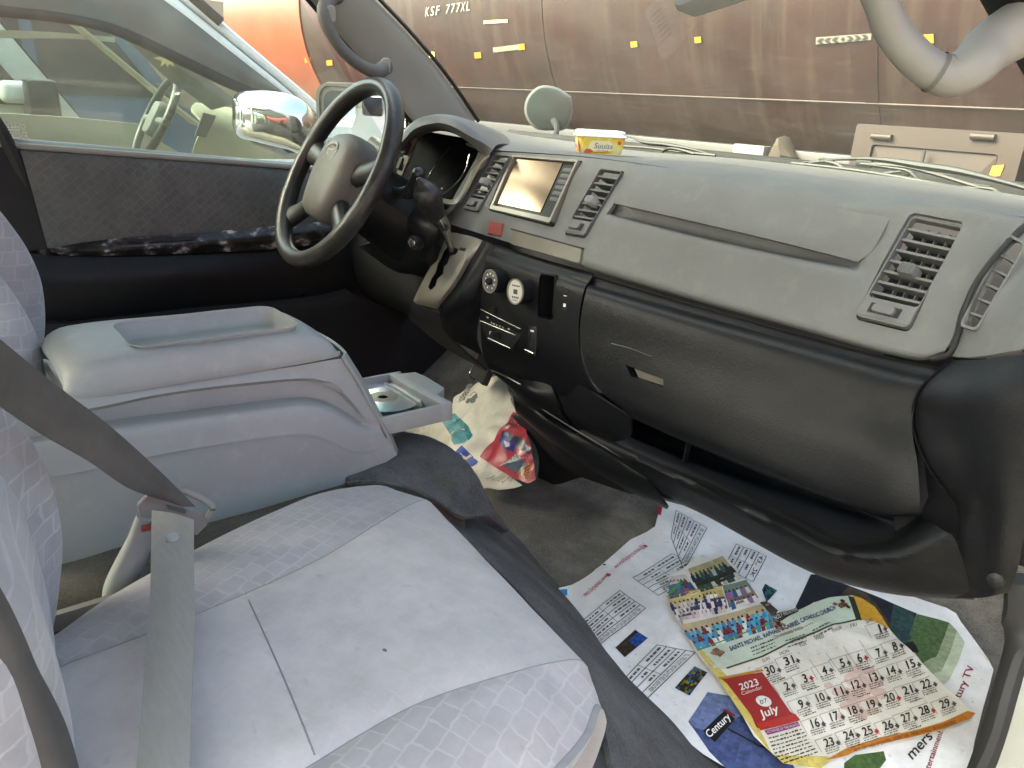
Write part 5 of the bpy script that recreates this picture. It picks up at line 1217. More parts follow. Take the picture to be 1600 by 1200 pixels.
# the tables
def table(p, rows, split, title, tpos=None):
    m = po.quadmap(p)
    P_ = lambda a, b: m(a, b)
    for k in range(rows + 1): po.line(P_(0, k / rows), P_(1, k / rows), .0011, dk)
    po.line(P_(0, 0), P_(0, 1), .0011, dk); po.line(P_(1, 0), P_(1, 1), .0011, dk); po.line(P_(split, 1 / rows), P_(split, 1), .0009, dk)
    for k in range(rows):
        for a0, a1 in ((.05, split - .06), (split + .05, .9)):
            if k == 0: continue
            x = a0
            while x < a1 - random.uniform(0, .2):
                l = random.uniform(.03, .09); b0 = (k + .35) / rows; b1 = (k + .62) / rows
                po.add([P_(x, b0), P_(x + l, b0), P_(x + l, b1), P_(x, b1)], [(0, 1, 2, 3)], INKL, 3); x += l + .02
    if title:
        vs_, fs = glyphs(title); w_ = max(v.x for v in vs_)
        po.add([P_(.06 + .8 * v.x / w_, (.22 + .55 * v.y / .72) / rows) for v in vs_], fs, dk, 3.2)
table([(1008, 955), (925, 1022), (890, 988), (968, 928)], 5, .45, '43" LED FULL HD ECTV-43 ID FEATURES')
table([(1105, 895), (1028, 935), (988, 908), (1050, 868)], 5, .5, 'KEY FEATURES')
table([(1104, 828), (1068, 893), (1048, 842), (1056, 800)], 5, .5, '50" 4K ULTRA HD SMART')
table([(1197, 873), (1176, 912), (1130, 890), (1150, 853)], 4, .5, '43" 2K')
table([(1086, 1022), (1008, 1098), (968, 1073), (1026, 1012)], 4, .55, '32" LED FULL HD ECTV-32 KEY FEATURES')
# small product pictures
po.quad([(961, 1016), (992, 987), (1012, 1000), (976, 1030)], lambda a, b: vary(hx('2b4f9a') if a > .45 and b > .3 else hx('3a2f26'), .5), 3, 10, 8)
po.quad([(1054, 1078), (1085, 1044), (1105, 1054), (1077, 1090)], lambda a, b: vary(random.choice([hx('3a2a18'), hx('7a7a2a'), hx('2a5a8a'), hx('20201a')]), .4), 3, 10, 8)
po.quad([(1190, 925), (1197, 945), (1214, 926), (1195, 915)], lambda a, b: vary(random.choice([hx('1c3a6a'), hx('2a6a6a'), hx('101820')]), .4), 3, 8, 6)
po.poly([(1029, 786), (1036, 788), (1032, 808), (1027, 806)], hx('b0203a'), 2, .01)
po.quad([(858, 926), (886, 924), (886, 934), (860, 937)], hx('2f93d6'), 2)
po.text('www.centuryd.com', (952, 903), (915, 936), (945, 899), hx('b02a3a'), 3); po.text('@centuryappliances', (1008, 858), (962, 894), (1002, 854), hx('b02a3a'), 3)
for c in ((950, 904), (1008, 857)):
    q = po.xy(*c); po.add([q + Vector((.004 * math.cos(k), .004 * math.sin(k))) for k in [i * .628 for i in range(10)]], [list(range(10))], hx('c05060'), 3)
for c in ((944, 886), (1272, 884)):
    q = po.xy(*c); po.add([q + Vector((.0026 * math.cos(k), .0026 * math.sin(k))) for k in [i * .628 for i in range(10)]], [list(range(10))], hx('101012'), 3)
po.text('ntury TV', (1496, 1102), (1521, 1048), (1484, 1098), hx('8a1c3c'), 3, bold=.02)
po.text('tertainment with', (1452, 1206), (1480, 1125), (1443, 1202), hx('8a1c3c'), 3, bold=.02)
po.text('mers', (1424, 1192), (1457, 1156), (1412, 1178), hx('2a2530'), 3, bold=.02)
po.quad([(1530, 1022), (1540, 1034), (1543, 1040), (1533, 1026)], hx('d6c21e'), 3)
po.poly([(1318, 1196), (1335, 1183), (1380, 1176), (1384, 1190), (1365, 1215), (1318, 1215)], lambda p: vary(hx('4a6636'), .3), 2, .006)
po.poly([(1396, 1012), (1425, 1005), (1432, 1015), (1434, 1024), (1415, 1024)], hx('24241f'), 3, .01)
po.build('sheet', 'paper_ink', poster)

# torn church calendar page lying on the poster
def h_cal(x, y):
    return h_poster(x + CO.x - PO.x, y + CO.y - PO.y) + .003 + .0025 * (noise.noise(Vector((x * 9, y * 9, 8))) + .5) + .003 * math.exp(-((x + y * .35 + .02) / .05) ** 2)
CO = U(1290, 1060, z=.133)
ca = Sheet(CO, (0, 0, 1), h_cal, .0004)
calr = thing('calendar_page', 'torn church calendar page for July 2023 with red month banner lying on the white poster', 'calendar', CO)
cout = [(1040, 938), (1044, 920), (1043, 906), (1056, 900), (1068, 893), (1080, 880), (1095, 870), (1108, 876), (1122, 871), (1138, 880), (1150, 893), (1154, 907), (1164, 916), (1180, 930), (1196, 946), (1206, 953), (1214, 962), (1224, 966), (1243, 961), (1258, 956), (1270, 949), (1282, 950), (1294, 943), (1312, 943), (1329, 939), (1345, 944), (1364, 955), (1375, 968), (1390, 990), (1404, 1006), (1440, 1042), (1480, 1082), (1522, 1122), (1512, 1130), (1472, 1145), (1420, 1160), (1372, 1170), (1345, 1177), (1322, 1188), (1300, 1193), (1280, 1210), (1222, 1203), (1196, 1180), (1176, 1160), (1160, 1130), (1138, 1092), (1118, 1065), (1098, 1040), (1080, 1012), (1062, 972), (1045, 952)]
ca.poly(cout, hx('f0e9dc'), 0, .008)
ca.poly([(1095, 1018), (1120, 1010), (1160, 990), (1205, 978), (1243, 962), (1270, 950), (1294, 943), (1329, 940), (1340, 975), (1300, 985), (1240, 1010), (1190, 1035), (1135, 1053), (1112, 1052)], hx('d2dcc8'), 1, .01)
ca.poly([(1329, 939), (1345, 944), (1364, 955), (1375, 968), (1388, 988), (1366, 978), (1344, 976)], lambda p: vary(hx('dba43c'), .12), 1, .006)
ca.line((1327, 942), (1340, 977), .009, hx('33402a'), 2)
ca.poly([(1087, 1020), (1098, 1022), (1135, 1064), (1180, 1140), (1205, 1190), (1290, 1190), (1300, 1193), (1280, 1210), (1222, 1203), (1196, 1180), (1160, 1130), (1118, 1065)], lambda p: vary(hx('d9c46a'), .12), 1, .008)
ca.poly([(1288, 1196), (1322, 1176), (1372, 1160), (1420, 1150), (1472, 1134), (1510, 1118), (1522, 1122), (1512, 1130), (1472, 1145), (1420, 1160), (1372, 1170), (1345, 1177), (1322, 1188), (1300, 1194)], lambda p: vary(hx('c47a2a'), .15), 2, .006)
ca.text('WITH HIM, THERE IS PLENTIFUL REDEMPTION. THE ARCHANGELS - BE OUR DEFENDERS', (1333, 1184), (1492, 1137), (1332, 1178), hx('5a2a10'), 3)
# photographs of groups of people
def crowd(q, rows, n, sky_, clothes, floor_):
    m = ca.quadmap(q)
    ca.quad(m, lambda a, b: vary(sky_ if b > .55 else floor_, .12), 2, 10, 6)
    for r in range(rows):
        b0 = .62 - .5 * r / max(1, rows - 1) if rows > 1 else .3
        for k in range(n):
            a = (k + .5 * (r % 2) + random.uniform(.1, .4)) / (n + .4); wd = .42 / n; c = vary(random.choice(clothes), .25)
            ca.add([m(a - wd, b0 - .26), m(a + wd, b0 - .26), m(a + wd * .9, b0 + .04), m(a - wd * .9, b0 + .04)], [(0, 1, 2, 3)], c, 2.2 + r * .15)
            hc = m(a, b0 + .09); e1 = m(a + wd * .55, b0 + .09) - hc; e2 = m(a, b0 + .15) - hc
            ca.add([hc + e1 * math.cos(t_) + e2 * math.sin(t_) for t_ in (0, 1.05, 2.1, 3.14, 4.2, 5.25)], [(0, 1, 2, 3, 4, 5)], vary(hx('3a2419'), .3), 2.3 + r * .15)
crowd([(1087, 1018), (1212, 982), (1203, 948), (1062, 985)], 3, 17, hx('c9b48e'), [hx('4aa3c8'), hx('5ab0d0'), hx('3a86b8'), hx('e8e4e0'), hx('8a1e38')], hx('8a7a66'))
crowd([(1056, 975), (1136, 957), (1126, 922), (1042, 942)], 3, 13, hx('d3bf7a'), [hx('efe6e0'), hx('2a2a58'), hx('f0d8d0')], hx('4a4a68'))
crowd([(1138, 956), (1184, 940), (1165, 912), (1128, 922)], 2, 6, hx('7a8a7a'), [hx('f0eae6'), hx('9a6aa0'), hx('2a5a8a')], hx('8a7a70'))
crowd([(1090, 930), (1154, 906), (1128, 874), (1074, 895)], 2, 9, hx('b8ac7e'), [hx('2a3a4a'), hx('3f5a52'), hx('c8c8b8')], hx('30392f'))
crowd([(1043, 940), (1086, 930), (1070, 904), (1046, 908)], 2, 5, hx('d8d0c0'), [hx('3a4a8a'), hx('2e6a40'), hx('8a2a3a')], hx('3a5a7a'))
ca.line((1043, 936), (1068, 916), .006, hx('3f8a48'), 3); ca.line((1090, 1022), (1206, 980), .0022, hx('5a9a4a'), 3); ca.line((1041, 941), (1128, 921), .0022, hx('a8701e'), 3)
ca.poly([(1186, 948), (1196, 946), (1206, 954), (1214, 962), (1207, 975), (1200, 966)], hx('4a463e'), 3, .006)
ca.poly([(1206, 976), (1210, 968), (1244, 957), (1246, 963), (1212, 982)], hx('2a1e18'), 3.2, .006); ca.text('HOLY REDEEMER', (1209, 977), (1245, 962), (1207, 971), hx('efe8e0'), 4)
ca.text('SAINTS MICHAEL, RAPHAEL & GABRIEL CATHOLIC CHURCH', (1140, 1025), (1304, 962), (1137, 1018), hx('2a2a6a'), 3, bold=.03)
ca.text('(The Archangels Parish)', (1207, 1006), (1250, 990), (1206, 1002), hx('4a4a4a'), 3)
ca.text('Motto: Power from on high through service', (1188, 1016), (1268, 984), (1187, 1013), hx('b04a4a'), 3)
for k in range(3):
    ca.scrib((1172 + k * 1.5, 1022 + k * 5.5), (1208 + k * 1.5, 1008 + k * 5.5), 3, INKL, 9); ca.scrib((1226 + k * 1.5, 1012 + k * 5), (1256 + k * 1.5, 1001 + k * 5), 3, INKL, 8); ca.scrib((1268 + k, 996 + k * 4.5), (1296 + k, 984 + k * 4.5), 3, INKL, 8)
for c, cl_ in (((1123, 1025), hx('8a6a4a')), ((1314, 956), hx('9a5a48')), ((1216, 982), hx('8a7a5a'))):
    q = ca.xy(*c); 
    for t_ in range(14):
        r = random.uniform(0, .012); a = random.uniform(0, 6.3); p = q + Vector((r * math.cos(a), r * math.sin(a))); s_ = .0035
        ca.add([p + Vector((-s_, -s_)), p + Vector((s_, -s_)), p + Vector((s_ * .6, s_)), p + Vector((-s_, s_ * .7))], [(0, 1, 2, 3)], vary(random.choice([cl_, hx('3a3a34'), hx('a87a5a')]), .3), 3 + t_ * .02)
for a, b_ in (((1134, 1052), (1190, 1034)), ((1190, 1034), (1240, 1009)), ((1240, 1009), (1300, 986)), ((1300, 986), (1341, 976))): ca.line(a, b_, .0028, hx('4a4a22'), 3)
for tx, (px, py), w_ in (('SUN', (1190, 1044), 12), ('MON', (1217, 1034), 15), ('TUE', (1247, 1021), 13), ('WED', (1272, 1010), 15), ('THUR', (1298, 999), 17), ('FRI', (1327, 990), 11), ('SAT', (1352, 982), 12)):
    ca.text(tx, (px, py), (px + w_ * .94, py - w_ * .36), (px - 2, py - 5.5), hx('6a6256'), 3)
days = {30: (1203, 1058), 31: (1232, 1044), 1: (1373, 990), 2: (1229, 1083), 3: (1257, 1071), 4: (1288, 1058), 5: (1316, 1045), 6: (1343, 1036), 7: (1373, 1027), 8: (1398, 1018), 9: (1251, 1112), 10: (1280, 1102), 11: (1309, 1091), 12: (1336, 1079), 13: (1364, 1067), 14: (1392, 1056), 15: (1422, 1046), 16: (1272, 1142), 17: (1302, 1131), 18: (1331, 1121), 19: (1360, 1110), 20: (1390, 1099), 21: (1418, 1086), 22: (1447, 1076), 23: (1295, 1170), 24: (1326, 1158), 25: (1355, 1152), 26: (1387, 1143), 27: (1416, 1130), 28: (1444, 1118), 29: (1476, 1108)}
gl = hx('a49c8c'); red = hx('b8323a')
for d, (px, py) in days.items():
    w_ = 15 if d > 9 else 7
    ca.text(str(d), (px - w_ / 2, py + 7), (px + w_ / 2, py + 7 - w_ * .3), (px - w_ / 2 - 5, py - 6), hx('1e1c1c'), 3.5, bold=.025)
    cc = red if d in (3, 6, 20, 25, 28) else hx('4a4a48')
    cxp, cyp = px + w_ / 2 + 5, py - 1
    ca.line((cxp - 3, cyp + 1), (cxp + 3, cyp - 1), .0028, cc, 3.5); ca.line((cxp + 1.2, cyp + 3.5), (cxp - 1.2, cyp - 3.5), .0028, cc, 3.6)
    for k in range(3): ca.scrib((px - 8 + k * 1.5, py + 11 + k * 3.2), (px + 13 + k * 1.5, py + 4 + k * 3.2), 2.2, hx('6c665c'), 7)
    if d % 3 == 0: ca.scrib((px + 2, py + 19), (px + 22, py + 12), 2.6, hx('2a2624'), 8)
    ca.line((px - 13, py + 14), (px - 24, py - 4), .0008, gl, 2.5); ca.line((px - 24, py - 4), (px + 4, py - 14), .0008, gl, 2.5)
for px in (1262, 1288, 1315, 1340): ca.line((px, 1040 - (px - 1262) * .42), (px + 22, 1070 - (px - 1262) * .42), .0008, gl, 2.5)
# pale red flower wash behind the days
for k in range(40):
    q = ca.xy(1340 + random.gauss(0, 16), 1085 + random.gauss(0, 22)); s_ = random.uniform(.004, .009); a = random.uniform(0, 6)
    ca.add([q + Vector((s_ * math.cos(a + t_), s_ * 1.6 * math.sin(a + t_))) for t_ in (0, 1.05, 2.1, 3.14, 4.2, 5.25)], [(0, 1, 2, 3, 4, 5)], vary(hx('e2c4b8'), .06), 1.2 + k * .01)
# red month banner and activity list
ca.poly([(1124, 1068), (1189, 1059), (1200, 1075), (1232, 1122), (1246, 1132), (1190, 1151), (1180, 1147), (1172, 1128), (1150, 1098), (1134, 1076)], hx('a3241f'), 3, .01)
ca.poly([(1180, 1141), (1240, 1126), (1248, 1136), (1186, 1152)], hx('bb3026'), 3.5, .01); ca.line((1122, 1069), (1190, 1056), .004, hx('c08a2a'), 4)
ca.text('2023', (1155, 1089), (1184, 1080), (1151, 1078), hx('f4eee8'), 5, bold=.02); ca.text('Calendar', (1157, 1097), (1190, 1086), (1155, 1091), hx('f0d8c8'), 5)
q = ca.xy(1191, 1106); ca.add([q + Vector((.0095 * math.cos(k * .3142), .0105 * math.sin(k * .3142))) for k in range(20)], [list(range(20))], hx('f2ece4'), 4.5); ca.text('07', (1186, 1112), (1197, 1108), (1184, 1105), hx('3a2a2a'), 5.2)
ca.text('July', (1189, 1133), (1215, 1123), (1184, 1121), hx('f6eee6'), 5, bold=.03)
ca.poly([(1192, 1152), (1244, 1138), (1248, 1144), (1197, 1159)], hx('8a2a6a'), 3, .01); ca.text('ACTIVITIES OF THE MONTH', (1197, 1157), (1246, 1144), (1195, 1153), hx('f0e0e8'), 4)
for k in range(8): ca.scrib((1199 + k * 2.2, 1166 + k * 6), (1252 + k * 3.4, 1150 + k * 5), 3, hx('4a3c18'), 11)
ca.build('sheet', 'gloss_ink', calr)

# crumpled newspaper and red leaflet on the toe board
NO = U(760, 690, z=.19); 
def h_news(x, y):
    return .018 * noise.noise(Vector((x * 11, y * 9, 2))) + .022 * abs(noise.noise(Vector((x * 23, y * 19, 6)))) + .004 * noise.noise(Vector((x * 50, y * 44, 6)))
nn = V(-.1, -.62, .78)
ne = Sheet(NO, nn, h_news, .0006)
news = thing('newspaper', 'crumpled off white sheet with teal and blue print heaped in the footwell beyond the drawer', 'newspaper', NO)
no_ = [(700, 652), (712, 625), (726, 612), (748, 604), (762, 601), (772, 594), (786, 590), (793, 594), (799, 618), (806, 646), (790, 670), (776, 700), (764, 722), (790, 738), (815, 757), (790, 762), (756, 764), (745, 742), (720, 715), (690, 692), (640, 676), (616, 672), (640, 662)]
ne.poly(no_, hx('c4c1b6'), 0, .009)
ne.poly([(690, 655), (708, 650), (728, 672), (740, 686), (730, 697), (716, 702), (704, 680)], lambda p: vary(hx('5a8f9a'), .15), 1, .006); ne.poly([(708, 650), (714, 650), (734, 668), (742, 684), (736, 692), (726, 676)], lambda p: vary(hx('2f6f7a'), .15), 2, .006)
ne.poly([(727, 703), (748, 722), (738, 730), (714, 716)], hx('2d4a96'), 1, .008)
q = ne.xy(738, 624); ne.add([q + Vector((.012 * math.cos(k * .45), .017 * math.sin(k * .45))) for k in range(14)], [list(range(14))], hx('5a5f58'), 1); 
for k in range(5): ne.scrib((720 + k * 2, 632 - k * 1), (733 + k * 2, 606 - k), 2, hx('7a7a74'), 7)
for k in range(6): ne.scrib((760 + k * 6, 748 + k * 1.5), (772 + k * 6, 741 + k), 2, hx('8a8a84'), 6)
ne.build('sheet', 'paper_ink', news)
leaf = thing('leaflet', 'red glossy leaflet with small blue pictures lying on the crumpled newspaper', 'leaflet', U(805, 710, z=.17))
lf = Sheet(NO + nn * .006, nn, lambda x, y: h_news(x, y) * .5 + .004, .0006)
lo_ = [(752, 716), (776, 684), (803, 645), (815, 650), (824, 668), (832, 695), (837, 725), (838, 750), (826, 756), (806, 750), (786, 738)]
lf.poly(lo_, lambda p: vary(hx('a83a4a'), .1), 0, .008)
lf.poly([(788, 672), (800, 650), (814, 656), (822, 672)], lambda p: vary(hx('7a2434'), .2), 1, .006)
lf.poly([(787, 676), (806, 684), (824, 694), (834, 716), (815, 706), (800, 690), (786, 686)], lambda p: vary(hx('3a4252'), .4), 1.5, .006)
lf.poly([(783, 692), (790, 683), (806, 694), (812, 702), (808, 711), (790, 704)], hx('3d3a86'), 2, .008); lf.poly([(792, 694), (800, 696), (801, 703), (793, 702)], hx('c8c8d4'), 3, .01); lf.poly([(793, 680), (800, 682), (799, 688), (793, 686)], hx('8a9ab0'), 3, .01); lf.poly([(826, 700), (832, 704), (832, 712), (826, 708)], hx('b0bac8'), 3, .01)
for k in range(7): lf.scrib((788 + k * 4, 656 + k * 2), (800 + k * 3, 645 + k * 3), 2, hx('d8a0a4'), 5, 3)
for k in range(7): lf.scrib((782 + k * 2, 730 - k * 1), (810 + k * 3, 716 + k * 1), 2.2, hx('b8c0c8'), 9, 3)
lf.poly([(788, 730), (806, 716), (826, 728), (822, 742), (806, 740)], lambda p: vary(hx('4f6070'), .25), 1.5, .006)
for k in range(5): lf.scrib((812 + k * 3, 745 + k * 1), (832, 730 + k * 4), 2.4, hx('d0a050'), 6, 3)
lf.build('sheet', 'gloss_ink', leaf)

# ---------------------------------------------------------------- margarine tub on the dash
TA = U(905, 239, y=.945); TB = U(966, 233, z=TA.z); TC = U(892, 231, z=TA.z)
tub = thing('margarine_tub', 'small yellow margarine tub with a white ribbed lid standing on the dash top', 'tub', TA)
eu = V(math.cos(R_(57)), math.sin(R_(57)), 0); ev = V(-eu.y, eu.x, 0)
TH = .046
class FrS(Fr):
    def p(s, a, b, c=0): return s.o + (s.u * a + s.v * b + s.n * c) * .66
t0_ = FrS(TA, eu, ev)
def tsec(g, z, r=.012): return [t0_.p(p[0], p[1], z) for p in rrect(-g, .118 + g, -g, .085 + g, r, seg=5)]
bm = B(); S_ = [tsec(-.004, 0), tsec(-.0035, .001), tsec(.0, TH * .5), tsec(.003, TH)]
rg = [[bm.verts.new(p) for p in s_] for s_ in S_]
n = len(rg[0])
for a, b_ in zip(rg, rg[1:]):
    for k in range(n): bm.faces.new((a[k], a[(k + 1) % n], b_[(k + 1) % n], b_[k]))
bm.faces.new(rg[0][::-1]); bm.faces.new(rg[-1])
t = NT('tub_print'); co = t.coord(); nz = t.ramp(t.noise(co, 30, 3), [(.34, (.72, .12, .03)), (.42, (.75, .42, .05)), (.52, (.78, .62, .06)), (.64, (.8, .74, .28)), (.72, (.72, .76, .55))]); t.bsdf(nz, .35); MATS['tub_print'] = t.m
obj('tub_body', bm, 'tub_print', tub)
bm = B(); rg = [[bm.verts.new(p) for p in s_] for s_ in (tsec(.007, TH - .004, .014), tsec(.0075, TH - .002, .014), tsec(.006, TH + .001, .014), tsec(.004, TH + .002, .013), tsec(.003, TH + .010, .013), tsec(-.002, TH + .0125, .012), tsec(-.008, TH + .0125, .01), tsec(-.010, TH + .011, .01))]
for a, b_ in zip(rg, rg[1:]):
    for k in range(n): bm.faces.new((a[k], a[(k + 1) % n], b_[(k + 1) % n], b_[k]))
bm.faces.new(rg[0][::-1]); bm.faces.new(rg[-1]); lid2 = obj('lid', bm, 'white_body', tub)
for k in range(7):
    bm = B(); prism(bm, t0_, rrect(.022 + k * .011, .027 + k * .011, .02, .066, .002), TH + .0105, TH + .0125, .05); obj('rib', bm, 'off_white', lid2)
def on_front(v, dd): return t0_.p(v.x, -dd - .0015 * (v.y / TH), v.y)
def on_side(v, dd): return t0_.p(-dd - .0015 * (v.y / TH), .085 - v.x, v.y)
simple('tub_blue', (.05, .07, .30), .4); simple('tub_red', (.55, .09, .04), .4); simple('tub_cream', (.72, .70, .42), .4)
def tubtext(txt, x, y, h, wd, mp, mat, slant=.25, name='lettering'):
    vs_, fs = glyphs(txt); w_ = max(v.x for v in vs_); bm = B()
    vv = [bm.verts.new(mp(Vector((x + (v.x / w_) * wd + slant * v.y * h, y + v.y * h, 0)), .0018)) for v in vs_]
    for f in fs:
        try: bm.faces.new([vv[i] for i in f])
        except ValueError: pass
    return obj(name, bm, mat, tub, smooth=False, recalc=False)
def patch(pts, mp, mat, name, d=.0009):
    bm = B(); bm.faces.new([bm.verts.new(mp(Vector((a, b_, 0)), d)) for a, b_ in pts]); return obj(name, bm, mat, tub, smooth=False, recalc=False)
patch([(.02, .010), (.045, .005), (.085, .008), (.092, .025), (.075, .034), (.03, .033)], on_front, 'tub_cream', 'label_field')
patch([(.012, .002), (.03, .002), (.037, .007), (.028, .012), (.018, .012), (.013, .007)], on_front, 'tub_red', 'fruit_print', .0012)
patch([(.099, .026), (.108, .025), (.11, .033), (.10, .034)], on_front, 'tub_red', 'fruit_print', .0012)
patch([(.06, .003), (.08, .003), (.083, .02), (.075, .03), (.062, .028)], on_side, 'tub_red', 'fruit_print', .0012)
tubtext('Suuiss', .036, .014, .02, .05, on_front, 'tub_blue'); tubtext('Suuiss', .014, .012, .018, .042, on_side, 'tub_blue')
tubtext('spread', .045, .007, .006, .03, on_front, 'tub_blue', .1, 'small_print')

# ---------------------------------------------------------------- outside: the tank trailer ahead
TD = V(-1, 0, 0); TN = V(0, -1, 0)          # along the tank to its far end, and out of its near face
S0 = V(-1.2, 3.05, 1.55); RT = 1.22
AXC = S0 - TN * RT
tank = thing('tank_trailer', 'long rusty maroon tank trailer with reflector stickers parked right across the front', 'tanker', V(AXC.x, AXC.y, GZ))
def tp(s, ang, r=RT): return AXC + TD * s + TN * (math.cos(ang) * r) + V(0, 0, math.sin(ang) * r)
SE = 4.85
bm = B(); rings = [[bm.verts.new(tp(s, 2 * math.pi * k / 72)) for k in range(72)] for s in [-4.5 + i * (SE + 4.5) / 40 for i in range(41)]]
for a, b_ in zip(rings, rings[1:]):
    for k in range(72): bm.faces.new((a[k], a[(k + 1) % 72], b_[(k + 1) % 72], b_[k]))
bm.faces.new(rings[0][::-1]); obj('tank_shell', bm, 'tank_paint', tank, angle=30)
bm = B(); rings = [[bm.verts.new(tp(SE + d, 2 * math.pi * k / 72, RT * r)) for k in range(72)] for d, r in ((0, 1.012), (.06, 1.012), (.061, 1.0), (1.7, 1.0), (2.1, .96), (2.45, .86), (2.7, .7), (2.86, .46), (2.93, .2), (2.95, .05))]
for a, b_ in zip(rings, rings[1:]):
    for k in range(72): bm.faces.new((a[k], a[(k + 1) % 72], b_[(k + 1) % 72], b_[k]))
bm.faces.new(rings[-1]); bm.faces.new(rings[0][::-1]); obj('tank_head', bm, 'tank_head', tank, angle=50)
for s in (-2.4, -.4, 1.6, 3.4):
    bm = B(); rg = [[bm.verts.new(tp(s + d, 2 * math.pi * k / 72, RT + r)) for k in range(72)] for d, r in ((-.03, -.01), (-.028, .004), (.028, .004), (.03, -.01))]
    for a, b_ in zip(rg, rg[1:]):
        for k in range(72): bm.faces.new((a[k], a[(k + 1) % 72], b_[(k + 1) % 72], b_[k]))
    obj('weld_band', bm, 'tank_paint', tank)
def onT(px, py):
    """point of the tank's side behind a measured picture point"""
    v = Vector((px - 800.0, py - 600.0, FPX)); r = Vector((AX.dot(v), AY.dot(v), AZ.dot(v))).normalized()
    o_ = CAM - AXC; a_ = r - TD * r.dot(TD); b_ = o_ - TD * o_.dot(TD)
    A = a_.dot(a_); Bq = 2 * a_.dot(b_); Cq = b_.dot(b_) - RT * RT; D = Bq * Bq - 4 * A * Cq
    if D < 0: return None
    p = CAM + r * ((-Bq - math.sqrt(D)) / (2 * A)); q = p - AXC
    return q.dot(TD), math.asin(max(-1, min(1, q.z / RT)))
def sticker(name, q, mat, parent=tank, d=.006, n=4):
    c = [onT(*p) for p in q]
    if None in c: return None
    bm = B()
    A = [[tp(c[0][0] + (c[1][0] - c[0][0]) * a + ((c[3][0] - c[0][0]) + (c[2][0] - c[3][0] - c[1][0] + c[0][0]) * a) * b_, c[0][1] + (c[1][1] - c[0][1]) * a + ((c[3][1] - c[0][1]) + (c[2][1] - c[3][1] - c[1][1] + c[0][1]) * a) * b_, RT + d) for a in (0, .5, 1)] for b_ in (0, .5, 1)]
    loft(bm, A, 5, 5); return obj(name, bm, mat, parent, thick=.003)
def sq(px, py, w_=6, h=6): return [(px - w_, py + h), (px + w_, py + h - 1), (px + w_ - 1, py - h), (px - w_ - 1, py - h + 1)]
for (px, py, m) in ((748, 86, 'amber'), (992, 69, 'amber'), (1092, 62, 'amber'), (1453, 60, 'amber'), (676, 85, 'pale_yellow'), (816, 73, 'amber'), (482, 94, 'amber'), (516, 98, 'amber')):
    k = 7.5 if px == 1453 else (5 if px > 700 else 4.5)
    sticker('reflector', sq(px, py, k, k), m)
cs = sticker('chevron_strip', [(1276, 69), (1362, 62), (1363, 52), (1276, 58)], 'off_white')
for k in range(7):
    a = 1284 + k * 11.5; b_ = 63.5 - k * .98; dr_ = -1 if k < 3 else (1 if k > 3 else 0)
    for sgn in (1, -1):
        if dr_: sticker('chevron', [(a - 3 - dr_ * 2.2, b_ + sgn * 4), (a + 2.5 - dr_ * 2.2, b_ + sgn * 4), (a + 2.5 + dr_ * 2.5, b_), (a - 3 + dr_ * 2.5, b_)], 'dark_metal', cs, .009)
    if not dr_: sticker('chevron', [(a - 3, b_), (a, b_ + 3), (a + 3, b_), (a, b_ - 3)], 'dark_metal', cs, .009)
sticker('chevron_strip', [(772, 82), (813, 77), (812, 69), (771, 74)], 'off_white')
sticker('faded_strip', [(757, 37), (794, 35), (794, 30), (757, 32)], 'pale_yellow')
for k, ch in enumerate('KSF 777XL'):
    if ch == ' ': continue
    vs_, fs = glyphs(ch); a = onT(665 + k * 8.0, 26 - k * 1.1); b_ = onT(671 + k * 8.0, 25 - k * 1.1); c_ = onT(667 + k * 8.0, 11 - k * 1.1)
    if a and b_ and c_:
        bm = B(); w_ = max(v.x for v in vs_)
        vv = [bm.verts.new(tp(a[0] + (b_[0] - a[0]) * v.x / w_ + (c_[0] - a[0]) * v.y / .72, a[1] + (b_[1] - a[1]) * v.x / w_ + (c_[1] - a[1]) * v.y / .72, RT + .008)) for v in vs_]
        for f in fs:
            try: bm.faces.new([vv[i] for i in f])
            except ValueError: pass
        obj('stencil_letter', bm, 'stencil_white', tank, smooth=False, recalc=False)
c_ = onT(1390, 163)
bm = B(); tube(bm, [tp(-4.4, c_[1], RT + .002), tp(0, c_[1], RT + .002), tp(4.7, c_[1], RT + .002)], .005, 6, 40); obj('weld_seam', bm, 'tank_paint', tank)
# chassis rail, tool box, legs, wheels of the trailer
def tbox(name, s0, s1, d0, d1, z0, z1, mat, parent=tank, bev=.01):
    bm = B(); c = AXC + TD * ((s0 + s1) / 2) + TN * ((d0 + d1) / 2); c.z = (z0 + z1) / 2
    rot = Matrix((TD, -TN, V(0, 0, 1))).transposed().to_4x4()
    box(bm, c, (abs(s1 - s0), abs(d1 - d0), z1 - z0), bev, rot); return obj(name, bm, mat, parent)
tbox('chassis_rail', -4.4, 4.4, .35, .5, .18, .42, 'dark_metal'); tbox('chassis_rail', -4.4, 4.4, -.5, -.35, .18, .42, 'dark_metal')
tbox('side_guard', -4.4, 4.4, .98, 1.06, .56, .72, 'dark_metal'); tbox('saddle_shade', -4.4, 4.4, -.9, .9, .30, .62, 'dark_metal')
for s in (-3.6, -2.4, 2.6, 3.8):
    bm = B(); c = AXC + TD * s + TN * .85; c.z = GZ + .5
    f = Fr(c, TD, V(0, 0, 1)); prism(bm, f, circ(.5, 36), -.15, .15, .1); wh = obj('wheel', bm, 'rubber', tank)
    bm = B(); prism(bm, f, circ(.28, 24), -.18, .17, .2); obj('rim', bm, 'dark_metal', wh)
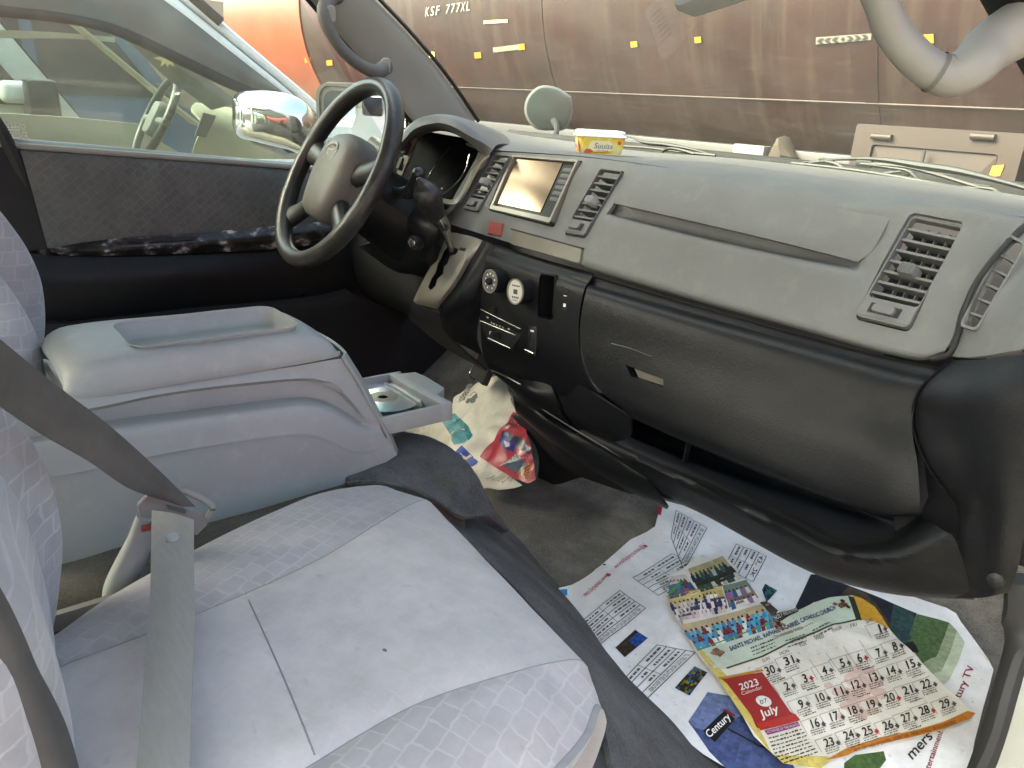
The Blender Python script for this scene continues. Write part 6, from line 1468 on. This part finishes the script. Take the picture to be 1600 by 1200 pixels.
# tool box hung under the tank side
TBY = AXC + TN * 1.55
fb_ = Fr(U(1478, 260, pl=(TBY, TN)), V(1, -.1, 0), V(0, 0, 1)); 
fb_ = Fr(fb_.o, -TD, V(0, 0, 1))
def bpx(l): 
    o = []
    for a, b_ in l:
        d = U(a, b_, pl=(fb_.o, fb_.n)) - fb_.o; o.append((d.dot(fb_.u), d.dot(fb_.v)))
    return o
bx = bpx([(1345, 198), (1606, 196), (1606, 330), (1330, 330)])
x0, x1, y1 = bx[0][0], bx[1][0], bx[0][1]; y0 = y1 - .62
bm = B(); prism(bm, fb_, rrect(x0, x1, y0, y1, .01), -.55, 0); tb = obj('tool_box', bm, 'toolbox_paint', tank)
bm = B(); ringprism(bm, fb_, rrect(x0 - .01, x1 + .01, y0, y1 + .01, .01), rrect(x0 + .06, x1 - .055, y0 + .05, y1 - .055, .01), -.02, .012); obj('frame', bm, 'toolbox_paint', tb)
bm = B(); a, c, e, g_ = (x0 + .065, y0 + .06), (x1 - .06, y0 + .06), (x1 - .06, y1 - .06), (x0 + .065, y1 - .06); mdl = ((a[0] + c[0]) / 2, (y0 + y1) / 2 - .05)
vv = [bm.verts.new(fb_.p(*p, d)) for p, d in ((a, .003), (c, .003), (e, .003), (g_, .003), (mdl, .03))]
for i in range(4): bm.faces.new((vv[i], vv[(i + 1) % 4], vv[4]))
obj('door', bm, 'toolbox_paint', tb, smooth=False, thick=.002)
for px in (1382, 1540):
    c = bpx([(px, 214)])[0]; bm = B(); p0 = fb_.p(c[0] - .035, c[1], .02); p1 = fb_.p(c[0] + .035, c[1], .02); tube(bm, [p0, p1], .011, 10, 4); obj('hinge', bm, 'toolbox_paint', tb)
c = bpx([(1449, 250)])[0]; bm = B(); tube(bm, [fb_.p(c[0], c[1] + .03, .035), fb_.p(c[0], c[1] - .03, .035)], .006, 8, 4); obj('hasp', bm, 'dark_metal', tb)
c = bpx([(1560, 267)])[0]; bm = B(); prism(bm, fb_, [(c[0] - .018, c[1] - .02), (c[0] + .014, c[1] - .014), (c[0] + .018, c[1] + .02), (c[0] - .014, c[1] + .014)], .012, .016); obj('reflector', bm, 'amber', tb)
# stray things on the guard rail of the trailer
rk = B(); c = U(1218, 243, pl=(AXC + TN * 1.1, TN)); ellipsoid(rk, c, (.075, .06, .085), u=9, v=6)
for v in rk.verts:
    k_ = 1 - .75 * max(0, (v.co.z - c.z) / .085); v.co.x = c.x + (v.co.x - c.x) * k_ + .012; v.co += noise.noise_vector(v.co * 13) * .022
tag(obj('stone', rk, 'stone', None, angle=25), 'brown stone on the trailer ledge seen just over the dash top', 'stone')
bm = B(); c = U(1173, 244, pl=(AXC + TN * 1.1, TN)); box(bm, c, (.17, .06, .10), .006); tag(obj('carton', bm, 'off_white'), 'white carton beside the brown stone beyond the windscreen', 'box')

# ---------------------------------------------------------------- the white van parked alongside
NX = -1.75
nv = thing('parked_van', 'white van parked close alongside with beige dashboard seen through its green window', 'van', (NX - .6, .6, GZ))
def nx(l, x=NX): return [U(a, b_, x=x) for a, b_ in l]
def strip(name, A, Bl, mat, d=.10, parent=nv, th=.0):
    """a body bar between two edge lines with rounded inner and outer returns"""
    bm = B(); loft(bm, [[p + V(-d, 0, 0) for p in A], [p + V(-.012, 0, 0) for p in A], [a.lerp(b_, .12) for a, b_ in zip(A, Bl)], [a.lerp(b_, .88) for a, b_ in zip(A, Bl)], [p + V(-.012, 0, 0) for p in Bl], [p + V(-d, 0, 0) for p in Bl]], 20, 18)
    return obj(name, bm, mat, parent, thick=.004, toward=(2, 1, .8))
ou = nx([(215, -100), (300, -12), (346, 30), (420, 94), (500, 163), (560, 225)]); g1 = nx([(190, -90), (276, -8), (322, 30), (392, 88), (472, 155), (532, 215)]); g0 = nx([(187, -90), (272, -8), (318, 30), (388, 88), (468, 155), (528, 215)]); inn = nx([(150, -80), (236, -10), (290, 30), (362, 84), (448, 152), (506, 212)])
strip('screen_pillar', ou, g1, 'white_body', .16); strip('door_frame', g0, inn, 'white_body', .1)
bm = B(); tube(bm, nx([(298, -8), (322, 14), (345, 34)], NX + .012), .016, 8, 12); obj('rain_gutter', bm, 'rubber', nv)
# top window frame, with dark rain visor below
vt = nx([(-120, -22), (0, 8), (80, 17), (180, 38), (290, 88), (390, 135), (452, 152)]); vb = nx([(-120, -4), (0, 26), (80, 34), (170, 52), (280, 102), (380, 147), (446, 160)])
fr_t = nx([(-160, -130), (0, -70), (90, -60), (180, -40), (260, 0), (360, 80), (450, 150)])
bm = B(); loft(bm, [fr_t, [a.lerp(b_, .5) + V(.012, 0, 0) for a, b_ in zip(resample(fr_t, 10), resample(vt, 10))], vt], 24, 8); obj('rain_visor', bm, 'far_visor' if 'far_visor' in MATS else 'grey_plastic_dark', nv, thick=.003, toward=(2, 1, .8))
bm = B(); loft(bm, [vt, [a.lerp(b_, .5) + V(.008, 0, 0) for a, b_ in zip(resample(vt, 10), resample(vb, 10))], vb], 24, 8); obj('window_rubber', bm, 'black_matte', nv, thick=.003, toward=(2, 1, .8))
bm = B(); loft(bm, [nx([(-160, -30), (0, 10), (180, 40), (290, 90), (450, 152)], NX - .01), nx([(-160, 300), (0, 300), (180, 310), (290, 310), (530, 320)], NX - .01)], 12, 6); obj('window', bm, 'far_glass', nv)
bm = B(); loft(bm, [[V(NX + .01, y, .62) for y in (-1.6, .2, 1.1, 1.55)], [V(NX + .04, y, .5) for y in (-1.6, .2, 1.1, 1.55)], [V(NX + .05, y, .1) for y in (-1.6, .2, 1.1, 1.6)], [V(NX, y, -.3) for y in (-1.6, .2, 1.1, 1.65)]], 12, 12); obj('door_skin', bm, 'white_body', nv, thick=.01, toward=(2, 1, .3))
for y in (.9, -2.6):
    bm = B(); f = Fr(V(NX - .05, y, GZ + .32), V(0, 1, 0), V(0, 0, 1)); prism(bm, f, circ(.32, 30), -.12, .06, .08); obj('tyre', bm, 'rubber', nv)
bm = B(); loft(bm, [[V(x, y, 1.28) for y in (-3.4, -1, 0.1)] for x in (NX, NX - .8, NX - 1.6)], 10, 8); obj('roof', bm, 'white_body', nv, thick=.03, toward=(0, 0, 9))
bm = B(); loft(bm, [[V(NX, y, z) for y in (-3.4, -2, -.62)] for z in (-.2, .5, 1.26)], 10, 8); obj('rear_side', bm, 'white_body', nv, thick=.02, toward=(3, 0, .5))
# inner trim, dash and wheel of that van
ia = [(205, 25), (250, 62), (300, 102), (340, 135), (372, 158)]; ib = [(160, 38), (205, 70), (258, 120), (300, 150), (330, 172)]
bm = B(); loft(bm, [nx(ia, NX - .28), [p + V(.03, 0, 0) for p in nx([((a[0] + b_[0]) / 2, (a[1] + b_[1]) / 2) for a, b_ in zip(ia, ib)], NX - .28)], nx(ib, NX - .28)], 14, 10); obj('pillar_trim', bm, 'grey_plastic_dark', nv, thick=.004, toward=(2, 0, .8))
bm = B(); loft(bm, [nx([(305, 160), (340, 165), (380, 172), (440, 190)], NX - .5), nx([(300, 172), (335, 178), (380, 190), (440, 210)], NX - .35), nx([(315, 190), (345, 200), (385, 215), (440, 225)], NX - .3), nx([(300, 240), (345, 245), (385, 250), (440, 255)], NX - .32)], 14, 12); nd = obj('dashboard', bm, 'beige_trim', nv, thick=.01, toward=(2, 0, .8))
bm = B(); loft(bm, [nx([(318, 176), (338, 181), (322, 215), (305, 212)], NX - .27)[:2], nx([(318, 176), (338, 181), (322, 215), (305, 212)], NX - .27)[3:1:-1]], 6, 6); obj('cluster', bm, 'dark_metal', nd, thick=.01, toward=(2, 0, .8))
bm = B(); cN = U(243, 188, x=NX - .42)
fwN = Fr(cN, wu, wv); tube(bm, [fwN.p(.165 * math.cos(2 * math.pi * k / 48), .165 * math.sin(2 * math.pi * k / 48)) for k in range(48)], .015, 10, 0, closed=True); obj('steering_wheel', bm, 'black_smooth', nv)
bm = B(); prism(bm, fwN, rrect(-.06, .06, -.06, .07, .03), -.03, .02, .1); obj('wheel_pad', bm, 'grey_plastic_dark', nv)
for a in (80, 170, 10, -60): 
    pass
bm = B()
tube(bm, [fwN.p(-.18, .0), fwN.p(.18, .0)], .014, 8, 6); obj('wheel_spoke', bm, 'grey_plastic_dark', nv)
bm = B(); box(bm, (NX - .55, -.15, .55), (.5, .14, .7), .05, seg=3); obj('seat_back', bm, 'grey_plastic_dark', nv)
# its far side: window frames
XF = NX - 1.5
f1 = nx([(95, 28), (150, 72), (210, 122), (255, 160), (300, 195)], XF); f2 = nx([(110, 28), (165, 72), (225, 122), (268, 158), (312, 192)], XF)
bm = B(); loft(bm, [f1, [a.lerp(b_, .5) + V(.05, 0, 0) for a, b_ in zip(f1, f2)], f2], 14, 8); obj('far_pillar', bm, 'beige_trim', nv, thick=.02, toward=(2, 0, .8))
bm = B(); loft(bm, [nx([(-60, 46), (40, 48), (110, 52), (180, 58)], XF), nx([(-60, 58), (40, 60), (110, 60), (180, 66)], XF)], 10, 4); obj('far_rail', bm, 'beige_trim', nv, thick=.03, toward=(2, 0, .8))
bm = B(); loft(bm, [nx([(-60, 175), (60, 180), (140, 186), (230, 195)], XF), nx([(-60, 188), (60, 192), (140, 198), (230, 205)], XF), nx([(-60, 250), (60, 250), (140, 250), (300, 250)], XF)], 10, 6); obj('far_door', bm, 'beige_trim', nv, thick=.03, toward=(2, 0, .8))
# chrome mirror on a black foot
cm_c = U(437, 190, x=-1.36); dv = (CAM - cm_c).normalized(); fcm = Fr(cm_c, V(0, 0, 1).cross(dv), V(0, 0, 1))
bm = B()
pts = [(362, 170), (364, 152), (374, 144), (400, 141), (432, 143), (462, 150), (482, 163), (494, 182), (499, 205), (494, 236), (482, 243), (440, 232), (400, 222), (372, 214), (364, 200)]
pp = []
for a, b_ in pts:
    d = U(a, b_, pl=(fcm.o, fcm.n)) - fcm.o; pp.append(V(d.dot(fcm.u), d.dot(fcm.v), 0))
pp = resample(pp + pp[:1], 61)[:-1]; cxm = sum(p.x for p in pp) / 60; cym = sum(p.y for p in pp) / 60
rg = [[bm.verts.new(fcm.p(cxm + (p.x - cxm) * s_, cym + (p.y - cym) * s_, d)) for p in pp] for s_, d in ((.9, -.09), (.98, -.04), (1.0, -.01), (.97, .012), (.9, .03), (.78, .045), (.55, .058), (.3, .064), (.1, .066))]
for a, b_ in zip(rg, rg[1:]):
    for k in range(60): bm.faces.new((a[k], a[(k + 1) % 60], b_[(k + 1) % 60], b_[k]))
bm.faces.new(rg[-1]); bm.faces.new(rg[0][::-1]); wm = obj('door_mirror', bm, 'chrome', nv, angle=80)
bm = B(); tube(bm, [cm_c + V(.0, .03, -.06), cm_c + V(-.12, .06, -.08), cm_c + V(-.36, .06, -.06)], [.03, .025, .03], 10, 12); obj('mirror_foot', bm, 'black_smooth', wm)
# maple leaf card hanging inside that van
lc_ = U(261, 92, x=NX - .2); f = Fr(lc_, V(.5, .85, 0), V(0, 0, 1)); lp_ = []
for k, r in enumerate((1, .45, .8, .35, .95, .4, .7, .3, .55, .3, .7, .4, .95, .35, .8, .45)): lp_.append((.045 * r * math.sin(2 * math.pi * k / 16), .05 * r * math.cos(2 * math.pi * k / 16)))
bm = B(); prism(bm, f, lp_, 0, .003); tag(obj('air_freshener', bm, 'leaf_card'), 'pale leaf shaped card hanging behind the green glass of the next van', 'air freshener')

# ---------------------------------------------------------------- further vehicles, trees and walls
def far_van(name, label, loc, rz, paint, k=1.0, group=None, cat='van'):
    r = thing(name, label, cat, loc, group); r.rotation_euler = (0, 0, rz); rot = Matrix.Rotation(rz, 4, 'Z'); L = Vector(loc)
    def W(x, y, z): return L + rot @ V(x * k, y * k, z * k)
    side = [(-2.3, .45), (2.15, .45), (2.3, .6), (2.28, 1.05), (1.95, 1.15), (1.45, 1.9), (1.2, 1.98), (-2.1, 1.98), (-2.3, 1.85)]
    def part(nm, bm, mat, par): 
        o = obj(nm, bm, mat, None, angle=30); o.parent = par; o.matrix_parent_inverse = (Matrix.Translation(L) @ rot).inverted(); return o
    bm = B(); n = len(side); lf_ = [bm.verts.new(W(-.84 if z < 1.2 else -.74, y, z)) for y, z in side]; rt_ = [bm.verts.new(W(.84 if z < 1.2 else .74, y, z)) for y, z in side]
    bm.faces.new(lf_); bm.faces.new(rt_[::-1])
    for i in range(n): bm.faces.new((lf_[i], lf_[(i + 1) % n], rt_[(i + 1) % n], rt_[i]))
    body = part('body', bm, paint, r)
    bm = B(); bm.faces.new([bm.verts.new(W(*p)) for p in ((-.74, 1.96, 1.17), (.74, 1.96, 1.17), (.66, 1.5, 1.86), (-.66, 1.5, 1.86))]); part('windscreen', bm, 'black_smooth', r)
    for sx in (-1, 1):
        for y0, y1 in ((.75, 1.75), (-.5, .65), (-2.0, -.6)):
            bm = B(); yt = y1 - (.42 if y1 > 1 else 0); bm.faces.new([bm.verts.new(W(*p)) for p in ((sx * .846, y0, 1.22), (sx * .846, y1, 1.22), (sx * .768, yt, 1.82), (sx * .768, y0, 1.82))]); part('side_window', bm, 'black_smooth', r)
        for y in (1.35, -1.4):
            bm = B(); f = Fr(W(sx * .8, y, .33), rot @ V(0, 1, 0), V(0, 0, 1)); prism(bm, f, circ(.33 * k, 22), -.1, .1, .08); part('wheel', bm, 'rubber', r)
        bm = B(); box(bm, (0, 0, 0), (.3 * k, .03, .16 * k), .01); bmesh.ops.transform(bm, matrix=Matrix.Translation(W(sx * .55, 2.3, .85)) @ rot, verts=bm.verts); part('headlight', bm, 'chrome_dark', r)
        bm = B(); box(bm, (0, 0, 0), (.22 * k, .14, .2 * k), .03); bmesh.ops.transform(bm, matrix=Matrix.Translation(W(sx * 1.0, 1.75, 1.25)) @ rot, verts=bm.verts); part('door_mirror', bm, 'black_smooth', r)
    return r
far_van('distant_van', 'silver van standing beyond the white one, seen through both its windows', (-4.7, -1.1, GZ), 0, 'silver_paint', 1.0)
far_van('distant_van', 'blue van farthest off, seen through the window of the white van', (-8.2, .4, GZ), R_(3), 'blue_paint', 1.0)
far_van('distant_van', 'white van reflected in the black door mirror beside the wheel', (-1.95, -7.5, GZ), R_(4), 'white_body', 1.0)
far_van('distant_van', 'white van behind the one in the door mirror', (-5.6, -10.5, GZ), R_(4), 'white_body', 1.0)
# white mirror of the silver van
bm = B(); c = U(32, 144, x=-3.75); box(bm, c, (.10, .19, .105), .035, seg=4); tag(obj('round_backed_mirror', bm, 'white_body'), 'white door mirror of the silver van seen through two panes of glass', 'mirror')
# dusty wall and trees around the yard
def wall(a, b_, h, label):
    bm = B(); a = V(*a, GZ); b_ = V(*b_, GZ); d = (b_ - a); c = (a + b_) / 2; c.z = GZ + h / 2; rot = Matrix.Rotation(math.atan2(d.y, d.x), 4, 'Z'); box(bm, c, (d.length, .25, h), .03, rot); tag(obj('yard_wall', bm, 'plaster'), label, 'wall')
wall((-13, -14), (-12, 22), 2.6, 'dusty pink yard wall beyond the row of vans on the far side')
wall((-14, -24), (16, -26), 2.2, 'low pale yard wall behind the vehicles in the door mirror')
t = NT('leaf_green'); co = t.coord(); c0 = t.ramp(t.noise(co, 4, 4), [(.3, (.035, .06, .02)), (.7, (.09, .12, .045))]); t.bsdf(c0, .7, spec=.2); MATS['leaf_green'] = t.m
simple('bark', (.12, .085, .06), .9)
def tree(x, y, h, label):
    r = thing('yard_tree', label, 'tree', (x, y, GZ), 'trees behind the yard'); bm = B(); tube(bm, [V(x, y, GZ), V(x + .1, y, GZ + h * .3), V(x, y + .1, GZ + h * .6)], [.16, .12, .06], 8, 8)
    for k in range(5):
        a = k * 1.3; tube(bm, [V(x + .05, y, GZ + h * .4), V(x + h * .2 * math.cos(a), y + h * .2 * math.sin(a), GZ + h * .7)], [.06, .02], 6, 4)
    obj('trunk', bm, 'bark', r)
    bm = B()
    cl_ = [(random.gauss(0, h * .17), random.gauss(0, h * .17), h * random.uniform(.5, .95)) for k in range(16)]
    for k in range(1500):
        c = random.choice(cl_); p = V(x + c[0] + random.gauss(0, h * .07), y + c[1] + random.gauss(0, h * .07), GZ + c[2] + random.gauss(0, h * .05)); s_ = random.uniform(.06, .13)
        a = V(random.gauss(0, 1), random.gauss(0, 1), random.gauss(0, .6)).normalized(); b_ = a.cross(V(random.gauss(0, 1), random.gauss(0, 1), 1)).normalized()
        bm.faces.new([bm.verts.new(p + a * s_), bm.verts.new(p + b_ * s_ * .5), bm.verts.new(p - a * s_), bm.verts.new(p - b_ * s_ * .5)])
    obj('crown', bm, 'leaf_green', r, smooth=False, recalc=False)
for x, y, h in ((-4.5, -19, 5.5), (-8.5, -20, 6.5), (-1.0, -21, 5), (3.5, -21, 6), (-12, -21, 6)): tree(x, y, h, 'leafy yard tree behind the parked vans, one of a row')
# a second red tank standing to the right, mirrored in the chrome
bm = B(); 
def rt(s, a, r=1.2): return V(9.5 + s * .2, s, 1.55) + V(math.cos(a) * r, 0, math.sin(a) * r)
rg = [[bm.verts.new(rt(s, 2 * math.pi * k / 40, r)) for k in range(40)] for s, r in ((-6, .3), (-5.8, .9), (-5.4, 1.2), (0, 1.2), (5.4, 1.2), (5.8, .9), (6, .3))]
for a, b_ in zip(rg, rg[1:]):
    for k in range(40): bm.faces.new((a[k], a[(k + 1) % 40], b_[(k + 1) % 40], b_[k]))
bm.faces.new(rg[0][::-1]); bm.faces.new(rg[-1])
rtank = thing('tank_trailer', 'red tank trailer behind the camera, showing only as the red band in the chrome mirror', 'tanker', (9.5, 0, GZ)); obj('tank_shell', bm, 'red_paint', rtank)
bm = B(); box(bm, (9.5, 0, .15), (1.2, 11, .25), .02); obj('chassis_rail', bm, 'dark_metal', rtank)
for y in (-4.2, -2.9, 3.6):
    bm = B(); prism(bm, Fr(V(9.2, y, GZ + .5), V(0, 1, 0), V(0, 0, 1)), circ(.5, 26), -.9, .9, .06); obj('wheel', bm, 'rubber', rtank)
